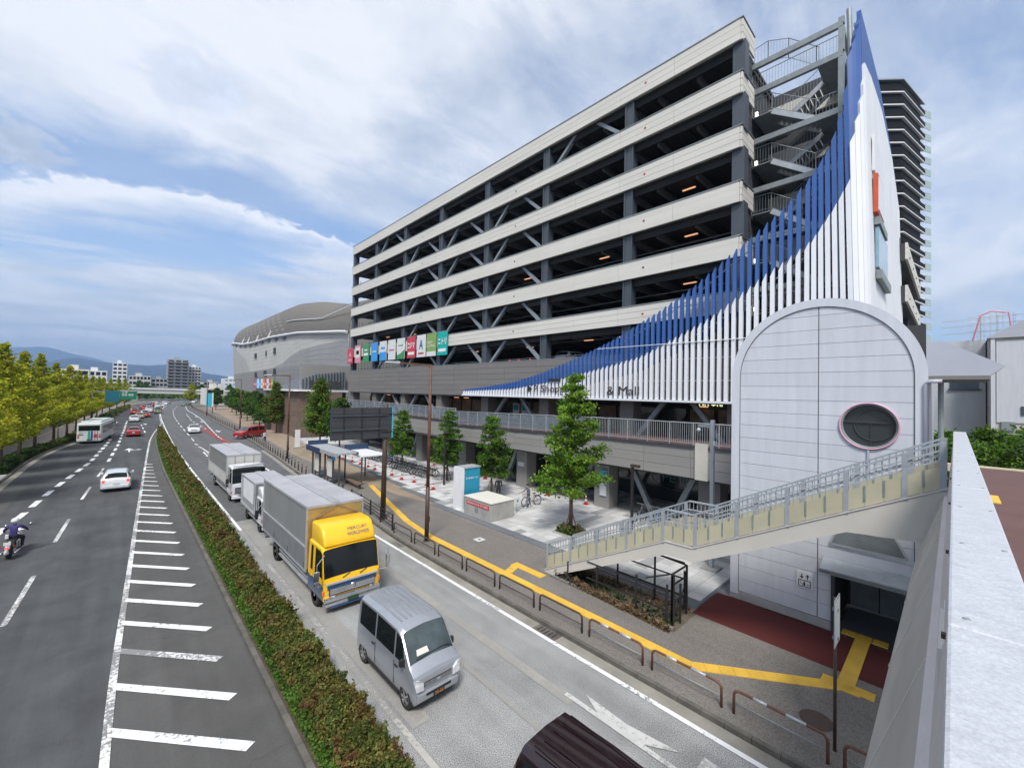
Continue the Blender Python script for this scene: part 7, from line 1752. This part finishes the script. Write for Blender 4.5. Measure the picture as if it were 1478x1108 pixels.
# left side street furniture
for (x, y, l_) in ((-7.5, 53.0, 'blue parking sign on a post by the left shrubs'), (-6.4, 88, 'blue square bus stop sign behind the bus')):
    t = thing('sign_post', l_, 'sign post', (x, y, .1)); MB().tube([(x, y, .1), (x, y, 2.6)], .05, 8).build('post', 'brown_steel', t, True); MB().box(x - .35, x + .35, y - .03, y + .03, 2.2, 3.0).build('sign_face', 'cyan', t); MB().box(x - .2, x + .2, y - .04, y - .03, 2.45, 2.75).build('sign_print', 'white_dull', t)
for i, (x, y) in enumerate(((-7.6, 49.5), (-7.55, 51.2), (-7.5, 47.2))):
    t = thing('steel_post', 'dark square post on the left verge, %s' % ['behind the small dark shrub', 'right one of the pair by the paved crossing', 'nearest one at the picture edge'][i], 'post', (x, y, .1)); MB().box(x - .11, x + .11, y - .11, y + .11, .1, 2.4).build('post', 'charcoal', t); MB().box(x - .13, x + .13, y - .13, y + .13, 2.4, 2.46).build('cap', 'brown_steel', t)
t = thing('green_sign_wall', 'beige gate pillar with a green sign on the left sidewalk', 'gate pillar', (-13.4, 66, .1)); MB().box(-14, -12.6, 65.5, 66, .1, 3.4).build('pillar', 'cream_panel', t); MB().box(-13.5, -12.9, 65.45, 65.5, 1.6, 2.4).build('sign', 'highway_green', t)
M('sign_teal', (.01, .13, .18), .5)
# overhead highway signs
g_s = thing('overhead_sign', 'pair of overhead direction signs, teal and green, above the left kerb', 'road sign', (-3.6, 112, 0))
MB().tube([(-3.9, 112, 0), (-3.9, 112, 7.0)], .16, 10, .12).build('post', 'brown_steel', g_s, True); MB().box(-3.9, 2.4, 111.9, 112.1, 6.7, 6.9).build('arm', 'galv', g_s)
MB().box(-2.2, -.2, 111.75, 111.85, 4.8, 7.0).build('teal_sign', 'sign_teal', g_s)
q = MB().box(-.1, 2.3, 111.75, 111.85, 5.3, 7.2).build('green_sign', 'highway_green', g_s); text('sign_lettering', '天神\n長垂 福重', 'white_paint', q, (.15, 111.74, 6.0), (1, 0, 0), (0, 0, 1), .95, .0, 1.7)
MB().box(-.1, 2.3, 111.72, 111.75, 6.9, 7.15).build('header_strip', 'galv_light', q)
# ================================================================ dome-like shopping hall beyond
dm = thing('shopping_hall', 'huge rounded grey shopping hall with shingled roof and wavy cladding bands', 'building', (33, 140, 0))
DXp = smooth_fn([(70, 33), (150, 33), (185, 33.2), (200, 34), (208, 36.5), (214, 41)], 4)
# plan curve: x of the facade for a given y; rounded far end
def wx(y): return 33 + (0 if y < 190 else ((y - 190) / 24) ** 2.4 * 12)
lineY, lineZ = [80, 84, 111, 136, 160, 175, 192, 203, 214], [19.0, 19.4, 21.6, 22.6, 22.7, 23.3, 25.0, 25.9, 26.3]
roofY, roofZ = [80, 97, 118, 132, 160, 190, 214], [27.6, 28.3, 32.0, 33.6, 33.8, 33.6, 32.2]
zl = lambda y: float(np.interp(y, lineY, lineZ)); zr_ = lambda y: float(np.interp(y, roofY, roofZ))
b1y, b1z = [80, 84, 96, 110, 118, 126, 136, 150, 165], [17.6, 17.9, 18.0, 17.6, 16.6, 15.0, 14.0, 13.6, 13.5]
b2y, b2z = [80, 97, 116, 136, 168, 190, 203, 214], [12.7, 13.6, 14.0, 13.9, 13.5, 13.3, 13.4, 13.6]
def cls(y, z):
    if z < np.interp(y, b2y, b2z): return 3
    if y < 136 and z < np.interp(y, b1y, b1z): return 2
    # darker wedge at the far end
    if y > 165 and z < np.interp(y, [165, 172, 192, 203, 214], [13.5, 18.0, 24.3, 25.0, 25.0]): return 1
    return 0
cells = {0: MB(), 1: MB(), 2: MB(), 3: MB()}
wins_ = [(156.5, 18.5, 3.2, .8), (143.0, 18.6, 1.6, .75), (133.4, 18.8, 2.6, .9), (200.8, 18.0, 2.6, 1.0), (201.3, 12.4, 2.6, 1.0), (157.5, 12.4, 3.2, .95), (145.3, 12.7, 3.6, .85), (134.3, 13.0, 2.8, 1.0)]
out = lambda y, z: wx(y) - 1.4 * math.sin((z - 4) / 20 * 1.5)
def bounds(y, left):
    b2 = float(np.interp(y, b2y, b2z)); l_ = [4.0, b2]; c_ = [3]
    if left == 'near': l_.append(max(b2, float(np.interp(y, b1y, b1z)))); c_.append(2)
    if left == 'far': l_.append(max(b2, float(np.interp(y, [165, 172, 192, 203, 215], [13.4, 18.0, 24.0, 24.8, 24.8])))); c_.append(1)
    l_.append(zl(y)); c_.append(0)
    return l_, c_
for i in range(134):
    ya, yb = 80 + i, 81 + i; ym = ya + .5; side = 'near' if ym < 165 and ym < 140 else ('far' if ym > 165 else 'mid')
    A1, c_ = bounds(ya, side); B1, _ = bounds(yb, side)
    for k in range(len(c_)):
        n = max(1, round((A1[k + 1] - A1[k]) / 1.1))
        for j in range(n):
            t0, t1 = j / n, (j + 1) / n
            za0, za1 = A1[k] + (A1[k + 1] - A1[k]) * t0, A1[k] + (A1[k + 1] - A1[k]) * t1; zb0, zb1 = B1[k] + (B1[k + 1] - B1[k]) * t0, B1[k] + (B1[k + 1] - B1[k]) * t1
            e = .04 if j else 0
            if za1 - za0 < .05 and zb1 - zb0 < .05: continue
            cells[c_[k]].quad((out(ya, za0 + e), ya, za0 + e), (out(yb, zb0 + e), yb, zb0 + e), (out(yb, zb1), yb, zb1), (out(ya, za1), ya, za1))
for k, nm in enumerate(('dome_light', 'dome_mid', 'dome_grey', 'dome_dark')): cells[k].build('wall_cladding', nm, dm, fix=False)['kind'] = 'stuff'
b = MB(); n_ = 134; vs = []
for i in range(n_ + 1):
    y = 80 + i; vs += [(wx(y) + .12, y, 4), (wx(y) - 1.4 * math.sin(1.5 * (zl(y) - 4) / 20) + .12, y, zl(y))]
b.add(vs, [(2 * i, 2 * i + 2, 2 * i + 3, 2 * i + 1) for i in range(n_)]); b.build('wall_backing', 'joint', dm)
for wy, wz, ww, hh in wins_:
    x = wx(wy) - 1.4 * math.sin((wz - 4) / 20 * 1.5); fr_ = MB().box(x - .06, x + .4, wy - ww / 2, wy + ww / 2, wz - hh, wz + hh).build('window', 'plastic_black', dm); MB().box(x - .12, x - .06, wy - ww / 2 - .1, wy + ww / 2 + .1, wz - hh - .12, wz - hh).build('sill', 'dome_mid', fr_); MB().box(x - .1, x - .06, wy - .05, wy + .05, wz - hh, wz + hh).build('mullion', 'dark_steel', fr_)
# white gutter line
b = MB(); pts = [(wx(y) - 1.75, y, zl(y) + .25) for y in range(80, 215, 2)]; b.tube(pts, .33, 6); b.build('gutter_line', 'white_dull', dm)
# roof: diamonds of shingle, lighter diagonal field towards the far end
tiles = {0: MB(), 1: MB()}
nr = 24
def rp(y, t):
    z0, z1 = zl(y) + .5, zr_(y); x0 = wx(y) - 1.3; ang = t * 1.45
    return (x0 + 9.5 * (1 - math.cos(ang)), y, z0 + (z1 - z0) * math.sin(ang) / math.sin(1.45))
for i in range(90):
    for j in range(nr):
        ya, yb = 80 + i * 1.49, 80 + (i + 1) * 1.49; lift = .03
        p = [rp(ya, j / nr), rp(yb, j / nr), rp(yb, (j + 1) / nr), rp(ya, (j + 1) / nr)]
        p = [(p[0][0] - lift, p[0][1] + .04, p[0][2]), (p[1][0] - lift, p[1][1], p[1][2]), p[2], (p[3][0], p[3][1] + .04, p[3][2])]
        on = ((i + j) % 4 < 2 and (i - j) % 4 < 2) and ya > 128 + (j * 1.6) * (-1 if 0 else 1) - 8
        tiles[1 if on else 0].quad(*p)
for k, nm in enumerate(('roof_shingle', 'roof_shingle_light')): tiles[k].build('roof_shingles', nm, dm, fix=False)['kind'] = 'stuff'
b = MB(); vs = []
for i in range(68):
    y = 80 + i * 2; q = rp(y, 1); vs += [q, (q[0] + 60, y, q[2] + .5)]
b.add(vs, [(2 * i, 2 * i + 2, 2 * i + 3, 2 * i + 1) for i in range(67)]); b.build('roof_top', 'roof_shingle', dm)
b = MB(); yE = 213.9; b.add([rp(yE, t) for t in np.linspace(0, 1, 8)] + [(100, yE, rp(yE, 1)[2]), (100, yE, 4), (wx(yE), yE, 4)], [tuple(range(11))]); b.build('far_wall', 'dome_mid', dm)
b = MB(); yE = 80.0; b.add([rp(yE, t) for t in np.linspace(0, 1, 8)] + [(93, yE, rp(yE, 1)[2]), (93, yE, 0), (wx(yE), yE, 0)], [tuple(range(11))]); b.build('near_wall', 'dome_dark', dm)
for y in (139, 154, 167, 176): MB().bar((wx(y) - 1.9, y, zl(y) + .2), (wx(y) - 1.0, y, zl(y) + 2.6), .35).build('roof_fin', 'white_dull', dm)
b = MB()
for k in range(10):
    y = 122 + k * 8; MB().box(wx(y) - 1.75, wx(y) - 1.3, y, y + 3, zl(y) - .6, zl(y) - .25).build('eave_vent', 'dark_steel', dm)
b = MB(); b.tube([(wx(y) - .9, y, zr_(y) - 3.0 - (y - 80) * .08) for y in range(80, 126, 4)], .12, 5); b.build('roof_seam', 'white_dull', dm)
MB().box(33.2, 60, 80.2, 210, 0, 4.1).build('base', 'dome_dark', dm)
# banners on the hall wall
for k, m_ in enumerate(('flag_red', 'flag_blue', 'white_paint', 'flag_blue', 'white_paint', 'flag_orange', 'flag_red', 'white_paint', 'flag_red', 'lime')):
    y = 157 - k * 2.4; x = wx(y) - 1.15; t = thing('hall_banner', '%s banner on the hall wall, %s from the left' % ({'flag_red': 'red', 'flag_blue': 'blue', 'white_paint': 'white', 'flag_orange': 'orange', 'lime': 'lime green'}[m_], ['first', 'second', 'third', 'fourth', 'fifth', 'sixth', 'seventh', 'eighth', 'ninth', 'tenth'][k]), 'banner', (x, y, 8), 'banners on the hall wall'); MB().box(x - .1, x, y - 1.05, y + 1.05, 8.0, 10.9).build('cloth', m_, t); MB().box(x - .12, x - .1, y - .6, y + .6, 9.0, 9.6).build('print', 'white_dull' if m_ != 'white_paint' else 'flag_blue', t); MB().box(x - .05, x + .6, y - 1.05, y - 1.0, 10.9, 11.0).build('bracket', 'galv', t)
# glazed link with big dark letters, white canopy edge and brown wall
gl_ = thing('glazed_link', 'glazed link building with large dark letters behind the trees', 'building', (26, 70, 0))
b = MB(); 
MB().box(22.2, 33, 76.6, 76.8, 7.9, 12.4).build('rear_wall', 'dome_dark', gl_)
for k in range(14):
    x = 22.4 + k * .52; z1 = float(np.interp(x, [22, 24.4, 28.8], [9.7, 10.7, 11.3])); MB().box(x, x + .13, 75.7, 76.0, 8.05, z1).build('mullion', 'dark_steel', gl_)
    MB().box(x + .13, x + .52, 75.9, 75.95, 8.05, z1 - .05).build('glass_pane', 'glass_grey', gl_)
MB().box(22.0, 30, 75.2, 76.5, 7.7, 8.02).build('canopy_edge', 'white_dull', gl_)
MB().box(22.4, 30, 76.3, 76.4, .1, 7.6).build('lower_wall', 'interior', gl_)
for k in range(7): MB().box(23.6 + k * .9, 23.72 + k * .9, 76.0, 76.2, 5.2, 7.7).build('window_post', 'galv_light', gl_); MB().box(23.72 + k * .9, 24.5 + k * .9, 76.15, 76.2, 5.3, 7.6).build('window_pane', 'auto_glass', gl_)
text('big_lettering', 'MARK', 'charcoal', gl_, (23.6, 75.5, 8.1), (1, 0, 0), (0, 0, 1), 1.55, .0, 5.6, .03)
# curved glass sweep further left
b = MB(); ys_ = np.linspace(88, 130, 22); vs = []
for y in ys_: vs += [(32.0 - 1.2 * (130 - y) / 42, y, 7.9), (32.0 - 1.2 * (130 - y) / 42, y, float(np.interp(y, [88, 100, 118, 130], [12.2, 11.7, 10.2, 8.0])))]
b.add(vs, [(2 * i, 2 * i + 2, 2 * i + 3, 2 * i + 1) for i in range(21)]); b.build('curved_glazing', 'glass_grey', gl_)
br_ = thing('brown_wall', 'low brown tiled building with white canopy edge behind the street trees', 'building', (22, 80, 0))
for j in range(9):
    for i in range(6): MB().box(21.3, 21.4, 74.2 + i * 3.5 + .02, 77.7 + i * 3.5 - .02, .1 + j * .84 + .015, .94 + j * .84 - .015).build('tile_panel', 'brown_brick', br_)
MB().box(21.42, 27, 74.3, 95, .1, 7.7).build('body', 'brown_brick', br_); MB().box(21.4, 28.5, 74.1, 74.25, .1, 7.6).build('end_wall', 'brown_brick', br_)
MB().prism([(20.9, 95.5), (20.5, 74.0), (21.0, 73.2), (23.5, 73.2), (23.5, 95.5)], 7.72, 8.0, 'z').build('canopy_edge', 'white_paint', br_)
M('tower_dark', (.007, .0075, .009), .7, spec=.15)
M('tower_screen', (.30, .40, .40), .2, spec=.6)
# ================================================================ housing tower behind on the right
tw = thing('apartment_tower', 'dark high-rise apartment tower with pale balcony edges and glass end screens', 'building', (132, 8, 0))
A_, B_, C_ = Vector((129.2, 10.9, 0)), Vector((131.95, 7.98, 0)), Vector((147.2, 5.0, 0))
d1 = (A_ - B_).normalized(); d2 = (C_ - B_).normalized(); A2 = B_ + d1 * 20; n1_ = Vector((-d1.y, d1.x, 0)); top = 84
D2 = C_ + d1 * 20
MB().prism([(B_.x + (d1 + d2).x * .9, B_.y + (d1 + d2).y * .9), (C_.x - d2.x * .9 + d1.x * .9, C_.y + (d1 * .9 - d2 * .9).y), (D2.x, D2.y), (A2.x + d2.x * .9, A2.y + d2.y * .9)], 0, top - .5, 'z').build('core', 'tower_dark', tw)
fl = 3.02
for k in range(27):
    z = top - k * fl
    if z < 5: break
    MB().prism([(B_.x, B_.y), (C_.x, C_.y), (D2.x, D2.y), (A2.x, A2.y)], z - .27, z, 'z').build('balcony_slab' if k else 'roof_slab', 'white_dull' if k else 'galv', tw)
    if k:
        b = MB()
        b.bar(B_ + Vector((0, 0, z + .55)) + d2 * .1, C_ + Vector((0, 0, z + .55)), .06, .95); b.bar(B_ + Vector((0, 0, z + .55)) + d1 * .1, A2 + Vector((0, 0, z + .55)), .06, .95)
        b.build('balcony_front', 'tower_dark', tw)
    p = C_ - d2 * .1; MB().bar(p + d2 * .0 + Vector((0, 0, z - 2.5)), p + d2 * 1.7 - d1 * .9 + Vector((0, 0, z - 2.5)), .1, 1.7).build('glass_screen', 'tower_screen', tw)
    if k % 4 == 0: pass
# ================================================================ right hand industrial building and trees beyond the deck
rb = thing('grey_hall', 'pale grey industrial building with horizontal window beyond the footbridge deck', 'building', (70, -4, 0))
MB().box(70, 95, -2.4, 12, 0, 15.2).build('block', 'tower_panel', rb); MB().box(66, 90, -16, -2.5, 0, 15.0).build('block', 'dome_light', rb)
for k in range(5): MB().box(65.8, 66, -2.9 - k * 2.7, -2.6 - k * 2.7, 5, 15).build('pilaster', 'tower_panel', rb)
for k in range(5): MB().box(65.9, 65.99, -5.1 - k * 2.7, -3.0 - k * 2.7, 6.2, 14.6).build('wall_panel', 'tower_panel', rb)
MB().prism([(-2.4, 15), (-6, 17.4), (-16, 15.6), (-16, 14.9), (-2.4, 14.9)], 65.7, 88, 'x').build('roof_edge', 'tower_trim', rb)
MB().box(69.85, 70, -1.9, .3, 9.7, 11.1).build('window', 'glass_dark', rb); MB().box(69.8, 69.9, -2.1, .5, 9.55, 9.7).build('sill', 'dark_steel', rb); MB().box(65.8, 65.95, -4.2, -3.3, 5.4, 6.3).build('vent', 'galv', rb); MB().box(65.8, 65.95, -5.2, -4.6, 7.0, 7.9).build('vent', 'dark_steel', rb); MB().box(65.8, 66, -16, -2.5, 4.7, 5).build('plinth_line', 'dark_steel', rb)
rf = MB()
for k in range(12):
    y = -2 - k * 1.2; rf.bar((68, y, 15), (68, y, 17.5), .05); rf.bar((70, y, 15), (70, y, 18.0), .05)
for z in (16, 16.8, 17.5): rf.bar((68, -1, z), (68, -15, z), .05); rf.bar((70, 1, z), (70, -15, z + .5), .05)
rf.build('roof_railing', 'galv_light', rb)
q = MB(); q.tube([(69, -1.4, 15), (69, -2.0, 17.8), (69, -2.8, 18.2), (69, -4, 17.9), (69, -4.3, 15.2)], .08, 6); q.build('red_roof_frame', 'flag_pink', rb)
q = MB()
for k in range(6): q.bar((69, -1.8 - k * .45, 15), (69, -1.8 - k * .45, 18), .03)
for k in range(5): q.bar((69, -1.6, 15.5 + k * .6), (69, -4.3, 15.5 + k * .6), .03)
q.build('roof_scaffold', 'galv_light', rb)
ur = []; uw = []
wide = make_tree('broadleaf_tree', 'x', 'tree', 7.0, lambda t: np.interp(t, [0, .2, .5, .8, 1], [2.2, 2.9, 2.6, 1.7, .5]), 1.2, 70, 17000, .15, ['leaf_green', 'leaf_dark', 'leaf_green_l'], [.5, .25, .25], .40, .20, 33, .12)
for i, (x, y, s) in enumerate(((38, .2, .95), (40, -1.6, .9), (37, -3.2, .92), (43, -4.6, 1.0), (36, -6, .9), (31, -7.2, .8))):
    place(wide, x, y, .3 if i % 2 else -.3, i * 1.1, s, 'green tree beyond the far edge of the bridge deck, %s from the left' % ['first', 'second', 'third', 'fourth', 'fifth', 'sixth'][i], 'trees beyond the bridge deck', uw)
# ================================================================ left: dark low building behind the ginkgos
lb_ = thing('dark_hall', 'long dark roofed building mostly hidden behind the ginkgo trees', 'building', (-20, 90, 0))
b = MB(); vs = []
for i in range(13):
    y = 60 + i * 7; z = 14.2 - max(0, (y - 90)) * .07 - max(0, 80 - y) * .02; vs += [(-16, y, 0), (-16, y, z - 2.6), (-14.4, y, z - .4), (-20, y, z), (-50, y, z)]
b.add(vs, [(5 * i + k, 5 * i + k + 1, 5 * i + k + 6, 5 * i + k + 5) for i in range(12) for k in range(4)]); b.build('roof_and_wall', 'charcoal', lb_)
for k in range(14): MB().box(-16.08, -15.98, 62 + k * 6, 67 + k * 6, 1, 8.5).build('window', 'auto_glass', lb_); MB().box(-16.1, -15.95, 67 + k * 6, 68 + k * 6, .1, 9).build('pillar', 'cream_panel', lb_)
b = MB(); 
for k in range(12): b.bar((-14.6, 60 + k * 7, 13.9), (-14.6, 67 + k * 7, 13.7), .2)
# ================================================================ far: road bridge, housing, hills
fbp = thing('road_bridge', 'pale grey road bridge crossing far up the street', 'bridge', (20, 300, 0))
MB().prism([(-30, 6.6), (4, 6.2), (40, 5.3), (70, 5.0), (70, 2.9), (40, 3.3), (4, 3.9), (-30, 4.2)], 300, 312, 'y').build('bridge_beam', 'dome_light', fbp)
MB().prism([(-30, 7.4), (70, 5.8), (70, 5.0), (-30, 6.6)], 299.5, 299.8, 'y').build('parapet', 'white_dull', fbp)
for x in (4, 40, 44): MB().box(x, x + 2.5, 301, 311, 0, 4.5).build('pier', 'concrete', fbp)
def block(name, label, x0, x1, y0, y1, z1, wall, floors, cols, win='auto_glass', bal=None):
    t = thing(name, label, 'building', (x0, y0, 0)); MB().box(x0, x1, y0, y1, 0, z1).build('wall', wall, t)
    fh = z1 / floors
    for k in range(floors):
        for c_ in range(cols):
            a = x0 + (x1 - x0) * (c_ + .15) / cols; b_ = x0 + (x1 - x0) * (c_ + .85) / cols
            MB().box(a, b_, y0 - .12, y0 - .02, k * fh + fh * .3, k * fh + fh * .8).build('window', win, t)
        if bal: MB().box(x0 - .3, x1 + .3, y0 - 1.3, y0 - .13, k * fh - .1, k * fh + fh * .24).build('balcony', bal, t)
    MB().box(x0 + (x1 - x0) * .3, x0 + (x1 - x0) * .6, y0 + 2, y0 + 7, z1, z1 + 2.2).build('roof_house', wall, t)
    return t
block('apartment_block', 'tall dark grey apartment block above the far bridge', 31, 46.3, 500, 515, 32.8, 'dome_grey', 11, 3, 'charcoal', 'tarp_grey')
block('apartment_block', 'white apartment block just right of the dark grey block', 47.5, 57, 510, 525, 27.2, 'white_dull', 9, 4, 'charcoal', 'dome_light')
block('apartment_block', 'white block with rows of dark windows left of centre', -5.5, 3.2, 470, 490, 26.0, 'white_dull', 8, 3)
block('low_block', 'long low white block right of the white tower', 4.2, 17, 440, 455, 15.5, 'dome_light', 4, 6)
block('low_block', 'grey low block beside the dark grey apartment block', 18, 28, 450, 465, 13.8, 'dome_grey', 4, 4)
block('low_block', 'small white house with flat roof left of the white tower', -18, -7, 380, 395, 17.0, 'white_dull', 4, 4)
block('low_block', 'beige stepped house above the left trees', -22, -12, 300, 312, 15.5, 'cream_panel', 4, 3)
block('low_block', 'brown grey shop block behind the yellow ginkgo right of the road', 27, 34, 225, 240, 7.5, 'cream_panel', 2, 2)
block('low_block', 'pale building with blue tinted roof far right of the apartment blocks', 78, 92, 520, 540, 17, 'white_dull', 4, 4, 'glass_blue')
block('low_block', 'low glassy building between the white block and the hall', 62, 74, 530, 545, 13, 'dome_light', 3, 4)
for i, (x, y, s) in enumerate(((10, 420, 1.3), (14, 425, 1.2), (34, 330, 1.0), (37, 326, 1.05), (44, 335, 1.0), (52, 325, 1.1), (60, 320, 1.2), (8, 330, 1.0))):
    place(grn, x, y, 0, i, s * 1.3, 'dark green tree in the distance by the road bridge, %s from the left' % ['second', 'third', 'fourth', 'fifth', 'sixth', 'seventh', 'eighth', 'first'][i], 'trees by the far bridge', [grn.name])
r = np.random.default_rng(77); n = 9000; y = r.uniform(330, 480, n); x = -60 + 200 * r.uniform(0, 1, n)
P = np.stack([x, y, 6 * r.uniform(0, 1, n) * vnoise(np.stack([x, y, x * 0], 1), .05, 3)], 1); fill('far_trees', P, 2.0, ['leaf_dark', 'leaf_green'], [.7, .3], 'dark belt of far trees under the hills', 'trees', 4)
t = MB(); rr = random.Random(12); tt2 = {k: MB() for k in ('white_dull', 'dome_light', 'dome_grey', 'cream_panel')}
for k in range(46):
    x = rr.uniform(-150, 230); y = rr.uniform(640, 900); h = rr.uniform(5, 15); tt2[rr.choice(list(tt2))].box(x, x + rr.uniform(8, 22), y, y + 12, 0, h)
for k, m_ in tt2.items():
    o = m_.build('far_houses', k); tag(o, 'far off jumble of low %s houses under the hills' % {'white_dull': 'white', 'dome_light': 'pale grey', 'dome_grey': 'grey', 'cream_panel': 'cream'}[k], 'houses', kind='stuff')
# hills as ridges with depth
def hills(name, dist, prof, mat, depth, label, seed):
    r = np.random.default_rng(seed); xs = np.linspace(-5200, 6000, 150); vs = []; fs = []; rows = 9
    base = np.interp(xs, [p[0] for p in prof], [p[1] for p in prof])
    for a in range(1, 7): base = base + np.sin(xs / (420 / a) + r.uniform(0, 6)) * 13 / a
    for j in range(rows):
        t = j / (rows - 1); y = dist - depth * (1 - t)
        rid = np.zeros_like(xs)
        for a in range(1, 6): rid += np.sin(xs / (210 / a) + r.uniform(0, 6) + t * 2) * (22 / a) * math.sin(math.pi * t) * .8
        vs += [(x, y, max(-5, float(h * math.sin(t * math.pi / 2) ** 1.2 + q))) for x, h, q in zip(xs, base, rid)]
    n = len(xs)
    for j in range(rows - 1):
        for i in range(n - 1): fs.append((j * n + i, j * n + i + 1, (j + 1) * n + i + 1, (j + 1) * n + i))
    o = MB().add(vs, fs).build(name, mat, None, True); o['kind'] = 'structure'; return o
hills('hills', 6200, [(-5200, 200), (-3000, 240), (-1500, 250), (-900, 225), (-500, 215), (-340, 270), (-100, 235), (200, 205), (400, 228), (620, 180), (800, 150), (940, 108), (1500, 130), (2600, 100), (6000, 60)], 'hill_near', 1800, '', 3)
hills('far_hills', 11000, [(-5200, 500), (-3200, 560), (-1800, 590), (-1045, 650), (-700, 560), (-340, 480), (-150, 380), (300, 250), (3000, 180), (6000, 90)], 'hill_far', 900, '', 8)
# air
hz = bpy.data.materials.new('haze_air'); hz.use_nodes = True; t = hz.node_tree; t.nodes.clear()
pv = t.nodes.new('ShaderNodeVolumePrincipled'); pv.inputs['Color'].default_value = (.40, .62, 1.0, 1); pv.inputs['Density'].default_value = 1.5e-4; pv.inputs['Anisotropy'].default_value = .2
oo = t.nodes.new('ShaderNodeOutputMaterial'); t.links.new(pv.outputs[0], oo.inputs['Volume']); MT['haze_air'] = hz
g = MB().box(-9500, 9500, -800, 12500, -1.2, 900); o = g.build('haze', 'haze_air'); o['kind'] = 'stuff'; o['label'] = 'thin bluish air over the whole street and hills'; o['category'] = 'haze'
